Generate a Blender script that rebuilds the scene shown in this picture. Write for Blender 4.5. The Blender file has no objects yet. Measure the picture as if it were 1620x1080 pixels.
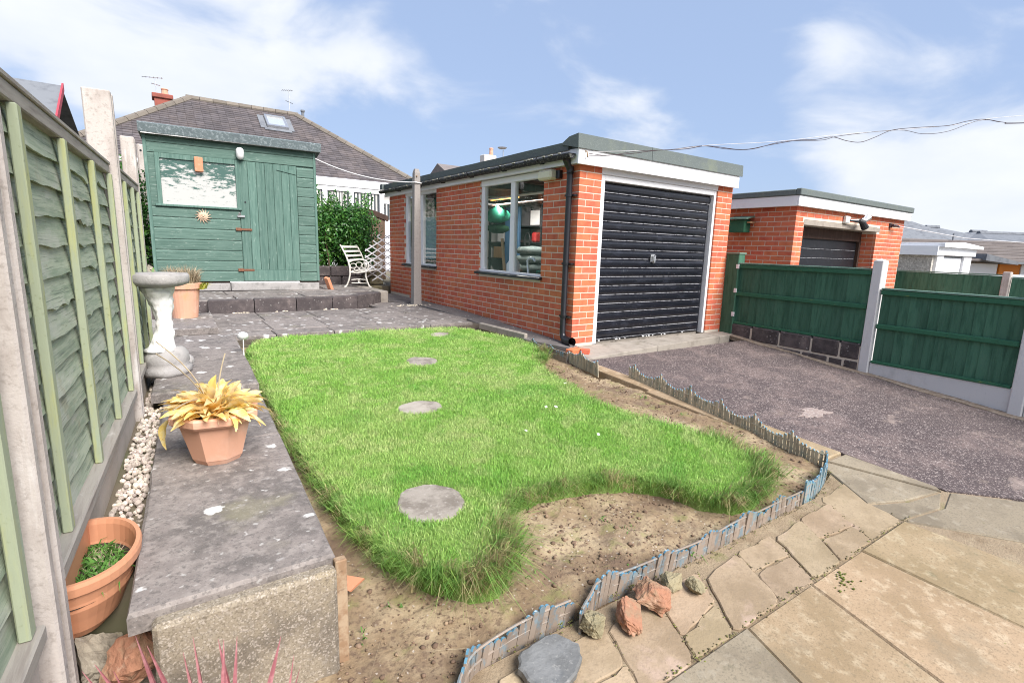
import bpy, bmesh, math, random
import numpy as np
from mathutils import Vector, Matrix, Euler, noise as mnoise

SC = bpy.context.scene
COL = SC.collection
RND = random.Random(7)
NPR = np.random.default_rng(11)
rad = math.radians

# ------------------------------------------------------------------ camera
cam_d = bpy.data.cameras.new("camera")
cam = bpy.data.objects.new("camera", cam_d)
COL.objects.link(cam)
cam.matrix_world = Matrix(((0.8264, 0.0763, -0.5586, -3.930), (-0.5626, 0.1626, -0.8103, -4.477),
                           (0.0298, 0.9840, 0.1771, 1.078), (0, 0, 0, 1)))
cam_d.sensor_fit = 'HORIZONTAL'
cam_d.sensor_width = 36.0
cam_d.lens = 812.2 / 1620 * 36
cam_d.clip_start = 0.02
cam_d.clip_end = 2000
SC.camera = cam

# ------------------------------------------------------------------ light
SUN_DIR = Vector((0.12, -0.80, 0.80)).normalized()      # towards the sun
SUN_EL = math.asin(SUN_DIR.z)
SUN_AZ = math.atan2(SUN_DIR.x, SUN_DIR.y)
sun_d = bpy.data.lights.new("sun", 'SUN')
sun_d.energy = 3.5
sun_d.angle = rad(34)
sun_d.color = (1.0, 0.965, 0.93)
sun = bpy.data.objects.new("sun", sun_d)
COL.objects.link(sun)
sun.rotation_euler = (-SUN_DIR).to_track_quat('-Z', 'Y').to_euler()
sun.location = SUN_DIR * 50

SKY_STRENGTH = 0.10
world = bpy.data.worlds.new("World")
SC.world = world
world.use_nodes = True
wn, wl = world.node_tree.nodes, world.node_tree.links
wn.clear()
w_out = wn.new('ShaderNodeOutputWorld')
w_bg = wn.new('ShaderNodeBackground')
w_bg.inputs[1].default_value = SKY_STRENGTH
sky = wn.new('ShaderNodeTexSky')
sky.sky_type = 'NISHITA'
sky.sun_disc = False
sky.sun_elevation = SUN_EL
sky.sun_rotation = SUN_AZ
sky.air_density = 1.0
sky.dust_density = 1.2
sky.ozone_density = 1.6
tc = wn.new('ShaderNodeTexCoord')


def wmath(op, a, b=None, clamp=False):
    n = wn.new('ShaderNodeMath')
    n.operation = op
    n.use_clamp = clamp
    for k, v in enumerate((a, b)):
        if v is None:
            continue
        if isinstance(v, (int, float)):
            n.inputs[k].default_value = v
        else:
            wl.new(v, n.inputs[k])
    return n.outputs[0]


# cloud cover: fractal noise over the direction, with denser banks in view, more added behind the camera to light walls
mp = wn.new('ShaderNodeMapping')
mp.inputs['Scale'].default_value = (1.0, 1.0, 2.1)
wl.new(tc.outputs['Generated'], mp.inputs[0])
n1 = wn.new('ShaderNodeTexNoise')
n1.inputs['Scale'].default_value = 3.4
n1.inputs['Detail'].default_value = 9
n1.inputs['Roughness'].default_value = 0.52
n1.inputs['Distortion'].default_value = 0.35
wl.new(mp.outputs[0], n1.inputs['Vector'])
cover = n1.outputs['Fac']
BANKS = CLOUD_BANKS = [  # direction, angular size, amount
    ((-0.10, 0.93, 0.34), 0.24, 0.20), ((-0.42, 0.83, 0.34), 0.26, 0.32), ((0.20, 0.92, 0.32), 0.15, 0.25),
    ((-0.30, 0.85, 0.44), 0.14, 0.12), ((0.88, 0.42, 0.17), 0.09, 0.16), ((0.95, 0.30, 0.06), 0.14, 0.34), ((0.985, 0.16, 0.05), 0.15, 0.34),
    ((0.845, 0.42, 0.315), 0.10, 0.16), ((0.74, 0.65, 0.13), 0.14, 0.14), ((-0.8, -0.5, 0.35), 0.5, 0.3),
    ((0.2, -0.9, 0.4), 0.45, 0.3), ((0.9, -0.4, 0.3), 0.35, 0.25)]
for d, r, a in CLOUD_BANKS:
    dv = Vector(d).normalized()
    dt = wn.new('ShaderNodeVectorMath')
    dt.operation = 'DISTANCE'
    wl.new(tc.outputs['Generated'], dt.inputs[0])
    dt.inputs[1].default_value = dv
    q = wmath('DIVIDE', dt.outputs['Value'], r)
    q = wmath('MULTIPLY', q, q)
    q = wmath('MULTIPLY', q, -1.0)
    q = wmath('EXPONENT', q)
    cover = wmath('ADD', cover, wmath('MULTIPLY', q, a))
mr = wn.new('ShaderNodeMapRange')
mr.interpolation_type = 'SMOOTHSTEP'
mr.inputs['From Min'].default_value = 0.55
mr.inputs['From Max'].default_value = 0.79
wl.new(cover, mr.inputs['Value'])
tint = wn.new('ShaderNodeMixRGB')
tint.blend_type = 'MULTIPLY'
tint.inputs[0].default_value = 1.0
tint.inputs[2].default_value = (1.0, 1.0, 1.0, 1)
wl.new(sky.outputs[0], tint.inputs[1])
haze_mix = wn.new('ShaderNodeMixRGB')
haze_mix.inputs[0].default_value = 0.80
haze_mix.inputs[2].default_value = (2.1, 2.72, 4.05, 1)
wl.new(tint.outputs[0], haze_mix.inputs[1])
n2 = wn.new('ShaderNodeTexNoise')
n2.inputs['Scale'].default_value = 7.0
n2.inputs['Detail'].default_value = 6
wl.new(mp.outputs[0], n2.inputs['Vector'])
cc = wn.new('ShaderNodeMixRGB')
cc.inputs[1].default_value = (3.5, 3.9, 4.6, 1)
cc.inputs[2].default_value = (5.0, 5.1, 5.35, 1)
wl.new(n2.outputs['Fac'], cc.inputs[0])
mx = wn.new('ShaderNodeMixRGB')
wl.new(mr.outputs[0], mx.inputs[0])
wl.new(haze_mix.outputs[0], mx.inputs[1])
wl.new(cc.outputs[0], mx.inputs[2])
wl.new(mx.outputs[0], w_bg.inputs[0])
wl.new(w_bg.outputs[0], w_out.inputs[0])

SC.view_settings.view_transform = 'Standard'
SC.view_settings.look = 'None'
SC.view_settings.gamma = 1.0
SC.view_settings.use_curve_mapping = False
SC.view_settings.exposure = 1.08
SC.render.engine = 'CYCLES'
SC.cycles.use_denoising = True
SC.cycles.max_bounces = 6
SC.cycles.pixel_filter_type = 'BLACKMAN_HARRIS'
SC.cycles.filter_width = 1.05
SC.cycles.transparent_max_bounces = 12


# ------------------------------------------------------------------ materials
def srgb(r, g, b):
    def f(c):
        c /= 255.0
        return c / 12.92 if c <= 0.04045 else ((c + 0.055) / 1.055) ** 2.4
    return (f(r), f(g), f(b))


def mat(name, base, layers=(), rough=0.85, bump=(), rnd=0.0, spec=0.3, metal=0.0, trans=None, hue=0.0, coat=0.0):
    """layers: (kind, scale or (sx,sy,sz), lo, hi, colour, amount) laid over the base colour in world space.
    bump: (kind, scale, strength, distance)."""
    m = bpy.data.materials.new(name)
    m.use_nodes = True
    N, L = m.node_tree.nodes, m.node_tree.links
    N.clear()
    out = N.new('ShaderNodeOutputMaterial')
    bs = N.new('ShaderNodeBsdfPrincipled')
    bs.inputs['Roughness'].default_value = rough
    bs.inputs['Specular IOR Level'].default_value = spec
    bs.inputs['Metallic'].default_value = metal
    bs.inputs['Coat Weight'].default_value = coat
    geo = N.new('ShaderNodeNewGeometry')
    oi = N.new('ShaderNodeObjectInfo')

    def tex(kind, scale):
        mpn = N.new('ShaderNodeMapping')
        s = (scale,) * 3 if isinstance(scale, (int, float)) else scale
        mpn.inputs['Scale'].default_value = s
        L.new(geo.outputs['Position'], mpn.inputs[0])
        if kind in ('noise', 'fine'):
            t = N.new('ShaderNodeTexNoise')
            t.inputs['Scale'].default_value = 1.0
            t.inputs['Detail'].default_value = 6 if kind == 'noise' else 3
            t.inputs['Roughness'].default_value = 0.62
            L.new(mpn.outputs[0], t.inputs['Vector'])
            return t.outputs['Fac']
        if kind in ('vor', 'chips', 'spots'):
            t = N.new('ShaderNodeTexVoronoi')
            t.inputs['Scale'].default_value = 1.0
            if kind == 'spots':      # voronoi blobs with a wobbled edge, only in some cells
                w = N.new('ShaderNodeTexNoise')
                w.inputs['Scale'].default_value = 3.0
                L.new(mpn.outputs[0], w.inputs['Vector'])
                mm = N.new('ShaderNodeMixRGB')
                mm.blend_type = 'ADD'
                mm.inputs[0].default_value = 0.55
                L.new(mpn.outputs[0], mm.inputs[1])
                L.new(w.outputs['Color'], mm.inputs[2])
                L.new(mm.outputs[0], t.inputs['Vector'])
                sp = N.new('ShaderNodeSeparateColor')
                L.new(t.outputs['Color'], sp.inputs[0])
                k = N.new('ShaderNodeMath')
                k.operation = 'MULTIPLY'
                L.new(sp.outputs[0], k.inputs[0])
                k.inputs[1].default_value = 0.55
                q = N.new('ShaderNodeMath')
                q.operation = 'SUBTRACT'
                L.new(k.outputs[0], q.inputs[0])
                L.new(t.outputs['Distance'], q.inputs[1])
                return q.outputs[0]
            L.new(mpn.outputs[0], t.inputs['Vector'])
            if kind == 'chips':
                sp = N.new('ShaderNodeSeparateColor')
                L.new(t.outputs['Color'], sp.inputs[0])
                return sp.outputs[0]
            return t.outputs['Distance']
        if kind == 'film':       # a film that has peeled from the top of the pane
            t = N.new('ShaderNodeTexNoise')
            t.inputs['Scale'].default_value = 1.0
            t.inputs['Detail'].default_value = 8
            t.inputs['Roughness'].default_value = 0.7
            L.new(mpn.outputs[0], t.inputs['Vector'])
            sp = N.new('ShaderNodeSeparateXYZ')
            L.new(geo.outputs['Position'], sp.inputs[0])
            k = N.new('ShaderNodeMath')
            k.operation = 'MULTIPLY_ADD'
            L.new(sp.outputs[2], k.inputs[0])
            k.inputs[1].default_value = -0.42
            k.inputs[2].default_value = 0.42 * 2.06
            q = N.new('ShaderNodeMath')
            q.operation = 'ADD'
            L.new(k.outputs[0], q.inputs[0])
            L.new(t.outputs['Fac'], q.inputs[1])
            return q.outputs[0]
        if kind == 'height':
            sp = N.new('ShaderNodeSeparateXYZ')
            L.new(mpn.outputs[0], sp.inputs[0])
            return sp.outputs[2]
    col = N.new('ShaderNodeRGB')
    col.outputs[0].default_value = (*base, 1)
    cur = col.outputs[0]
    for kind, scale, lo, hi, c, amt in layers:
        f = tex(kind, scale)
        r = N.new('ShaderNodeMapRange')
        r.interpolation_type = 'SMOOTHSTEP'
        r.inputs['From Min'].default_value = lo
        r.inputs['From Max'].default_value = hi
        r.inputs['To Max'].default_value = amt
        L.new(f, r.inputs['Value'])
        mxn = N.new('ShaderNodeMixRGB')
        L.new(r.outputs[0], mxn.inputs[0])
        L.new(cur, mxn.inputs[1])
        mxn.inputs[2].default_value = (*c, 1)
        cur = mxn.outputs[0]
    if rnd or hue:
        a = N.new('ShaderNodeMath')
        a.operation = 'ADD'
        L.new(oi.outputs['Random'], a.inputs[0])
        L.new(geo.outputs['Random Per Island'], a.inputs[1])
        fr = N.new('ShaderNodeMath')
        fr.operation = 'FRACT'
        L.new(a.outputs[0], fr.inputs[0])
        hv = N.new('ShaderNodeHueSaturation')
        r = N.new('ShaderNodeMapRange')
        r.inputs['To Min'].default_value = 1 - rnd
        r.inputs['To Max'].default_value = 1 + rnd
        L.new(fr.outputs[0], r.inputs['Value'])
        L.new(r.outputs[0], hv.inputs['Value'])
        if hue:
            k = N.new('ShaderNodeMath')
            k.operation = 'MULTIPLY'
            k.inputs[1].default_value = 7.31
            L.new(fr.outputs[0], k.inputs[0])
            k2 = N.new('ShaderNodeMath')
            k2.operation = 'FRACT'
            L.new(k.outputs[0], k2.inputs[0])
            r2 = N.new('ShaderNodeMapRange')
            r2.inputs['To Min'].default_value = 0.5 - hue
            r2.inputs['To Max'].default_value = 0.5 + hue
            L.new(k2.outputs[0], r2.inputs['Value'])
            L.new(r2.outputs[0], hv.inputs['Hue'])
        L.new(cur, hv.inputs['Color'])
        cur = hv.outputs[0]
    L.new(cur, bs.inputs['Base Color'])
    nrm = None
    for kind, scale, strength, dist in bump:
        b = N.new('ShaderNodeBump')
        b.inputs['Strength'].default_value = strength
        b.inputs['Distance'].default_value = dist
        L.new(tex(kind, scale), b.inputs['Height'])
        if nrm is not None:
            L.new(nrm, b.inputs['Normal'])
        nrm = b.outputs[0]
    if nrm is not None:
        L.new(nrm, bs.inputs['Normal'])
    sh = bs.outputs[0]
    if trans:
        tr = N.new('ShaderNodeBsdfTranslucent')
        L.new(cur, tr.inputs[0])
        ms = N.new('ShaderNodeMixShader')
        ms.inputs[0].default_value = trans
        L.new(sh, ms.inputs[1])
        L.new(tr.outputs[0], ms.inputs[2])
        sh = ms.outputs[0]
    L.new(sh, out.inputs[0])
    return m


def glass_mat(name, tint_c, refl=1.45):
    m = bpy.data.materials.new(name)
    m.use_nodes = True
    N, L = m.node_tree.nodes, m.node_tree.links
    N.clear()
    out = N.new('ShaderNodeOutputMaterial')
    t = N.new('ShaderNodeBsdfTransparent')
    t.inputs[0].default_value = (*tint_c, 1)
    g = N.new('ShaderNodeBsdfGlossy')
    g.inputs['Roughness'].default_value = 0.02
    ge = N.new('ShaderNodeNewGeometry')
    dp_ = N.new('ShaderNodeVectorMath')
    dp_.operation = 'DOT_PRODUCT'
    L.new(ge.outputs['Incoming'], dp_.inputs[0])
    L.new(ge.outputs['Normal'], dp_.inputs[1])
    prev = dp_.outputs['Value']
    for op, b in (('ABSOLUTE', 0), ('SUBTRACT', None), ('POWER', 5.0), ('MULTIPLY', .92), ('ADD', refl)):
        q = N.new('ShaderNodeMath')
        q.operation = op
        if op == 'SUBTRACT':
            q.inputs[0].default_value = 1.0
            L.new(prev, q.inputs[1])
        else:
            L.new(prev, q.inputs[0])
            q.inputs[1].default_value = b
        prev = q.outputs[0]
    ms = N.new('ShaderNodeMixShader')
    L.new(prev, ms.inputs[0])
    L.new(t.outputs[0], ms.inputs[1])
    L.new(g.outputs[0], ms.inputs[2])
    L.new(ms.outputs[0], out.inputs[0])
    return m


M = {}
M['brick'] = mat('brick', (0.57, 0.158, 0.078),
                 [('noise', 9, 0.4, 0.75, (0.40, 0.075, 0.04), 0.7), ('noise', 60, 0.5, 0.8, (0.56, 0.20, 0.12), 0.5),
                  ('noise', 3.1, 0.62, 0.80, (0.30, 0.10, 0.065), 0.5), ('noise', 1.1, .56, .72, (.42, .135, .065), .6), ('noise', 130, .62, .70, (.22, .08, .05), .5)],
                 rough=0.8, bump=[('noise', 90, 0.35, 0.004)], rnd=0.11, hue=0.007)
M['mortar'] = mat('mortar', (0.64, 0.55, 0.45), [('noise', 7, 0.4, 0.7, (0.60, 0.50, 0.41), 0.6), ('noise', 40, .5, .8, (.68, .60, .5), .6)],
                  rough=0.95, bump=[('noise', 120, 0.5, 0.003)])
M['white_paint'] = mat('white_paint', (0.80, 0.79, 0.80), [('noise', 5, 0.5, 0.8, (0.70, 0.68, 0.68), 0.5), ('noise', (30, 30, 6), 0.62, 0.75, (0.55, 0.52, 0.48), 0.35)],
                       rough=0.5, bump=[('noise', 40, 0.1, 0.002)], spec=.4)
M['old_white_paint'] = mat('old_white_paint', (0.74, 0.73, 0.71), [('noise', 14, 0.52, 0.72, (0.45, 0.42, 0.37), 0.6), ('noise', 70, .6, .72, (.30, .26, .2), .5)],
                           rough=0.65, bump=[('noise', 60, 0.25, 0.003)])
M['felt'] = mat('felt', (0.125, 0.145, 0.138), [('noise', 6, 0.4, 0.7, (0.11, 0.13, 0.13), 0.7), ('noise', 150, 0.55, 0.7, (0.33, 0.36, 0.35), 0.7), ('noise', 2.5, .55, .75, (.20, .22, .15), .5)],
                rough=0.95, bump=[('noise', 200, 0.6, 0.003)])
M['shed_felt'] = mat('shed_felt', (0.125, 0.155, 0.160), [('noise', 30, 0.48, 0.68, (0.32, 0.36, 0.37), 0.7), ('noise', 8, 0.5, 0.7, (0.10, 0.12, 0.13), 0.6)],
                     rough=0.95, bump=[('noise', 60, 0.7, 0.006)])
M['black_plastic'] = mat('black_plastic', (0.012, 0.012, 0.015), [('noise', 12, .55, .75, (.06, .06, .055), .5)], rough=0.35, spec=.5)
M['gutter'] = mat('gutter', (0.016, 0.016, 0.02), [('noise', 35, .52, .66, (.20, .20, .16), .75), ('noise', 90, .58, .7, (.5, .5, .45), .6)], rough=0.55)
M['garage_door'] = mat('garage_door', (0.008, 0.0085, 0.013), [('noise', (5, 5, 16), 0.50, 0.8, (0.035, 0.038, 0.052), 0.8), ('noise', 55, 0.66, 0.72, (0.35, 0.35, 0.37), 0.5)],
                       rough=0.30, spec=0.55, bump=[('noise', (10, 10, 40), 0.12, 0.004)])
M['door_seam_highlight'] = mat('door_seam_highlight', (0.36, 0.36, 0.38), [('noise', 14, .46, .62, (.07, .07, .08), .9)], rough=0.45)  # pale colour paints in the highlight along the lower edge of each rib
M['dark_door'] = mat('dark_door', (0.012, 0.012, 0.015), [('noise', 12, .5, .8, (.04, .04, .05), .6)], rough=0.4)
M['dark_wood'] = mat('dark_wood', (0.055, 0.030, 0.022), [('noise', (20, 20, 2), .4, .7, (.10, .06, .045), .7)], rough=0.8)
M['brown_fence'] = mat('brown_fence', (0.12, 0.075, 0.05), [('noise', (20, 20, 2), .4, .7, (.20, .14, .10), .7)], rough=0.9, rnd=.15)
M['glass'] = glass_mat('glass', (0.94, 0.96, 0.96), 0.035)
M['steel'] = mat('steel', (0.55, 0.55, 0.55), rough=0.35, metal=0.8)
M['rust'] = mat('rust', (0.27, 0.17, 0.10), [('noise', 18, .42, .60, (.40, .30, .20), .8), ('noise', 30, .55, .7, (.10, .06, .04), .7)], rough=0.9, bump=[('noise', 80, .4, .003)])
M['rust_hinge'] = mat('rust_hinge', (0.22, 0.10, 0.06), [('noise', 60, .45, .65, (.10, .05, .03), .7)], rough=0.9)
GRAIN = (14, 14, 70)
M['shed_board'] = mat('shed_board', (0.108, 0.178, 0.146), [('noise', (3, 3, 60), .40, .64, (0.065, 0.122, 0.098), 0.85), ('noise', (9, 9, 30), .56, .70, (0.20, 0.275, 0.235), 0.7), ('noise', 4, .54, .70, (.085, .135, .112), .7), ('noise', (18, 18, 60), .66, .72, (.42, .42, .37), .6)],
                      rough=0.7, bump=[('noise', (6, 6, 140), 0.35, 0.003)], rnd=.10)
M['shed_door'] = mat('shed_door', (0.112, 0.190, 0.157), [('noise', (45, 45, 2.5), .40, .66, (0.065, 0.13, 0.105), 0.85), ('noise', (30, 30, 6), .58, .70, (0.215, 0.30, 0.255), 0.6), ('noise', 4, .56, .72, (.085, .145, .12), .6)],
                     rough=0.7, bump=[('noise', (120, 120, 5), 0.35, 0.003)], rnd=.09)
M['slat'] = mat('slat', (0.35, 0.39, 0.29), [('noise', (3, 4, 45), .40, .66, (0.20, 0.255, 0.18), 0.8), ('noise', (5, 3.5, 9), .48, .66, (0.42, 0.43, 0.36), 0.75), ('noise', 7, .60, .74, (.27, .25, .17), .6),
                                                 ('noise', (2, 5, 150), .54, .66, (.12, .15, .115), .7), ('noise', (9, 6, 70), .62, .72, (.22, .20, .14), .6)],
                rough=0.85, bump=[('noise', (6, 5, 160), 0.5, 0.003)], rnd=.12)
M['batten'] = mat('batten', (0.32, 0.355, 0.245), [('noise', (25, 25, 3), .46, .66, (0.38, 0.39, 0.17), 0.8), ('noise', (30, 30, 4), .58, .72, (0.30, 0.37, 0.30), 0.7), ('noise', 50, .6, .75, (.15, .17, .08), .6)],
                  rough=0.9, bump=[('noise', (90, 90, 8), 0.4, 0.003)], rnd=.1)
M['grey_rail'] = mat('grey_rail', (0.33, 0.30, 0.26), [('noise', (40, 3, 40), .42, .70, (0.20, 0.17, 0.15), 0.75), ('noise', (12, 6, 12), .60, .72, (0.55, 0.52, 0.48), 0.6), ('noise', 9, .6, .75, (.22, .24, .15), .5)],
                     rough=0.9, bump=[('noise', (90, 8, 90), 0.5, 0.003)])
M['concrete_post'] = mat('concrete_post', (0.49, 0.44, 0.40), [('noise', (9, 9, 4), .42, .66, (0.35, 0.30, 0.265), 0.8), ('noise', 60, .52, .70, (.27, .23, .20), .6), ('noise', (16, 16, 2.2), .58, .72, (.64, .61, .58), .7),
                                                               ('noise', 12, .64, .74, (.22, .20, .15), .6)],
                         rough=0.95, bump=[('noise', 150, 0.45, 0.003), ('noise', 14, .2, .006)])
M['pale_post'] = mat('pale_post', (0.64, 0.62, 0.61), [('noise', (9, 9, 4), .5, .75, (0.48, 0.46, 0.44), 0.6), ('noise', 60, .6, .75, (.40, .38, .35), .4)], rough=0.95, bump=[('noise', 120, 0.35, 0.003)])
M['line_post'] = mat('line_post', (0.30, 0.27, 0.25), [('noise', 60, .45, .7, (.20, .18, .165), .7), ('noise', 140, .6, .7, (.45, .42, .39), .6)], rough=0.95, bump=[('noise', 120, 0.5, 0.004)])
M['gravel_board'] = mat('gravel_board', (0.44, 0.39, 0.34), [('noise', (7, 3, 5), .42, .7, (0.30, 0.26, 0.21), 0.8), ('noise', (14, 14, 3), .58, .72, (.24, .23, .15), .6), ('noise', 60, .6, .75, (.25, .22, .18), .5)], rough=0.95, bump=[('noise', 110, 0.4, 0.003)])
M['green_fence'] = mat('green_fence', (0.058, 0.150, 0.095), [('noise', (26, 26, 3), .42, .66, (0.028, 0.092, 0.055), 0.8), ('noise', (7, 7, 2), .52, .70, (0.075, 0.165, 0.11), 0.7), ('noise', (60, 60, 4), .60, .72, (.10, .17, .12), .6)],
                       rough=0.7, bump=[('noise', (70, 70, 5), 0.3, 0.003)], rnd=.13)
M['green_rail'] = mat('green_rail', (0.036, 0.135, 0.075), [('noise', (8, 8, 60), .62, .72, (0.24, 0.27, 0.06), 0.7), ('noise', (26, 26, 26), .5, .72, (0.022, 0.09, 0.05), 0.6)], rough=0.75)
M['green_cap'] = mat('green_cap', (0.15, 0.24, 0.19), [('noise', (20, 20, 20), .5, .72, (0.05, 0.14, 0.09), 0.7)], rough=0.7)
M['slab'] = mat('slab', (0.215, 0.185, 0.168), [('noise', 4.5, .42, .62, (0.115, 0.101, 0.093), 0.85), ('noise', 22, .44, .66, (0.29, 0.255, 0.23), 0.7), ('noise', 75, .50, .64, (.10, .09, .083), .6), ('noise', 2.3, .58, .74, (.22, .20, .13), .6), ('noise', 160, .56, .7, (.36, .33, .31), .5),
                                                ('spots', (10, 10, 5), .16, .25, (.62, .60, .57), .8), ('spots', (27, 27, 20), .26, .40, (.46, .44, .41), .6), ('noise', (19, 19, 8), .60, .72, (.42, .39, .37), .5), ('noise', 11, .66, .74, (.06, .055, .05), .6)],
                rough=0.92, bump=[('noise', 130, 0.55, 0.003), ('noise', 17, .35, .008)], rnd=.10)
M['dark_stone'] = mat('dark_stone', (0.075, 0.062, 0.062), [('noise', 7, .42, .68, (0.14, 0.115, 0.11), 0.8), ('noise', 3, .60, .74, (.30, .24, .22), .6), ('noise', 90, .58, .72, (.22, .19, .18), .6), ('spots', 30, .25, .3, (.5, .47, .44), .5)],
                      rough=0.92, bump=[('noise', 60, 0.7, 0.006)], rnd=.15)
M['exposed'] = mat('exposed', (0.27, 0.225, 0.165), [('noise', 5, .44, .62, (0.12, 0.10, 0.08), 0.8), ('noise', 3, .55, .72, (.34, .275, .17), .6), ('chips', 210, .72, .88, (0.46, 0.40, 0.34), 0.6), ('noise', 45, .5, .66, (.19, .155, .115), .6), ('noise', 40, .5, .7, (.33, .29, .24), .5), ('vor', 190, .55, .8, (.10, .08, .06), .55)],
                   rough=0.9, bump=[('vor', 190, -0.6, 0.003)])
M['paving'] = mat('paving', (0.335, 0.245, 0.15), [('noise', 3, .40, .64, (0.255, 0.185, 0.105), 0.9), ('noise', 16, .50, .68, (0.43, 0.345, 0.23), 0.7), ('noise', 90, .50, .64, (.22, .165, .10), .75), ('noise', 1.7, .54, .68, (.22, .18, .12), .6), ('noise', 9, .64, .74, (.16, .14, .08), .6), ('noise', 30, .67, .74, (.16, .17, .05), .6)],
                  rough=0.9, bump=[('noise', 140, 0.45, 0.003), ('noise', 12, .3, .008)], rnd=.12, hue=.006)
M['grey_paving'] = mat('grey_paving', (0.28, 0.232, 0.165), [('noise', 3, .42, .64, (0.19, 0.155, 0.11), 0.85), ('noise', 90, .50, .64, (.17, .145, .105), .7), ('noise', 14, .54, .68, (.34, .295, .225), .6), ('noise', 9, .62, .74, (.12, .11, .07), .6), ('noise', 26, .66, .73, (.16, .15, .04), .7)],
                       rough=0.9, bump=[('noise', 140, 0.45, 0.003), ('noise', 12, .3, .008)], rnd=.12)
M['crazy'] = mat('crazy', (0.35, 0.265, 0.175), [('noise', 3.3, .50, .64, (.25, .185, .115), .85), ('noise', 60, .52, .66, (.24, .18, .12), .6), ('noise', 6, .42, .7, (0.27, 0.20, 0.125), 0.8), ('noise', 5, .56, .72, (0.46, 0.34, 0.27), 0.6), ('noise', 90, .55, .72, (.25, .2, .14), .6), ('noise', 8, .62, .74, (.15, .14, .06), .7)],
                 rough=0.9, bump=[('noise', 100, 0.4, 0.004), ('noise', 15, .5, .012)], rnd=.14, hue=.008)
M['tarmac'] = mat('tarmac', (0.080, 0.060, 0.058), [('noise', 1.7, .44, .62, (0.165, 0.122, 0.110), 0.85), ('noise', 9, .48, .64, (.062, .047, .046), .75), ('noise', 60, .50, .70, (.065, .055, .058), .8), ('chips', 120, .92, .94, (0.48, 0.40, 0.36), 0.6), ('chips', 190, .85, .90, (0.34, 0.28, 0.255), 0.6),
                                                    ('noise', (1.5, 3.0, 1), .60, .70, (.30, .235, .20), .7), ('noise', 5, .63, .75, (.24, .19, .15), .6)],
                  rough=0.85, bump=[('vor', 62, -0.7, 0.006), ('noise', 25, .4, .01)])
M['apron'] = mat('apron', (0.33, 0.29, 0.245), [('noise', 6, .42, .7, (0.22, 0.19, 0.16), 0.8), ('noise', 90, .56, .72, (.42, .38, .33), .6), ('noise', 3, .6, .75, (.17, .15, .1), .6)], rough=0.92, bump=[('noise', 120, 0.5, 0.004)], rnd=.08)
M['soil'] = mat('soil', (0.235, 0.165, 0.098), [('noise', 2.6, .46, .64, (0.40, 0.31, 0.195), 0.85), ('noise', 2.1, .54, .68, (0.135, 0.088, 0.06), 0.8), ('noise', 45, .50, .64, (.13, .085, .058), .75), ('noise', 8, .54, .68, (.21, .20, .075), .65), ('chips', 130, .985, .995, (.50, .43, .36), .7)],
                rough=0.97, bump=[('noise', 70, 0.8, 0.008), ('noise', 200, .5, .003)])
M['clod'] = mat('clod', (0.19, 0.125, 0.085), [('noise', 30, .42, .7, (0.13, 0.085, 0.058), 0.8), ('noise', 5, .55, .7, (.30, .22, .14), .7)], rough=1.0, bump=[('noise', 150, .7, .004)], rnd=.3)
M['pebble'] = mat('pebble', (0.55, 0.47, 0.40), [('noise', 60, .5, .7, (.36, .28, .22), .6)], rough=0.75, rnd=.35, hue=.02)
M['turf'] = mat('turf', (0.17, 0.30, 0.055), [('noise', 5, .45, .7, (0.28, 0.34, 0.12), 0.8), ('noise', 60, .5, .7, (.12, .17, .05), .6)], rough=1.0, bump=[('noise', 90, 1.0, .02)])
M['grass'] = mat('grass', (0.30, 0.52, 0.11), [('noise', 2.6, .42, .58, (0.42, 0.58, 0.18), 0.9), ('noise', 5.5, .50, .62, (0.56, 0.61, 0.28), 0.6), ('noise', 2.1, .55, .68, (0.21, 0.45, 0.085), 0.7), ('noise', 16, .62, .72, (.52, .50, .25), .4)],
                 rough=0.6, rnd=.28, hue=.012, trans=.38, spec=.25)
M['edge_grass'] = mat('edge_grass', (0.18, 0.33, 0.07), [('noise', 3.5, .45, .65, (0.26, 0.42, 0.09), 0.85), ('noise', 9, .46, .60, (0.46, 0.36, 0.20), 0.85)],
                      rough=0.6, rnd=.35, hue=.02, trans=.35, spec=.25)
M['hedge'] = mat('hedge', (0.055, 0.165, 0.035), [('noise', 4.5, .45, .65, (0.13, 0.30, 0.045), 0.8), ('noise', 11, .52, .7, (0.03, 0.10, 0.03), 0.7)],
                 rough=0.4, rnd=.40, hue=.015, trans=.28, spec=.5)
M['stem'] = mat('stem', (0.10, 0.07, 0.045), [('noise', 30, .5, .7, (.05, .035, .02), .7)], rough=.95)
M['terracotta'] = mat('terracotta', (0.62, 0.335, 0.225), [('noise', 7, .45, .7, (0.68, 0.43, 0.32), 0.8), ('noise', (10, 10, 5), .54, .70, (.46, .31, .16), .7), ('noise', 40, .6, .75, (.66, .45, .34), .5)], rough=0.75, bump=[('noise', 90, .2, .002)])
M['terracotta_plastic'] = mat('terracotta_plastic', (0.58, 0.275, 0.155), [('noise', 6, .5, .75, (0.50, 0.24, 0.14), 0.7), ('noise', (9, 9, 7), .60, .75, (.30, .20, .08), .7)], rough=0.5, bump=[('noise', 60, .12, .002)])
M['pot_soil'] = mat('pot_soil', (0.045, 0.033, 0.025), [('noise', 60, .5, .7, (.12, .09, .06), .7)], rough=1, bump=[('noise', 80, 1, .01)])
M['weed'] = mat('weed', (0.11, 0.26, 0.05), [('noise', 40, .5, .7, (.22, .30, .09), .7)], rough=.6, rnd=.35, trans=.3)
M['dry_grass'] = mat('dry_grass', (0.44, 0.36, 0.24), [('noise', 20, .5, .7, (.28, .19, .13), .7)], rough=.8, rnd=.35, trans=.25)
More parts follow.
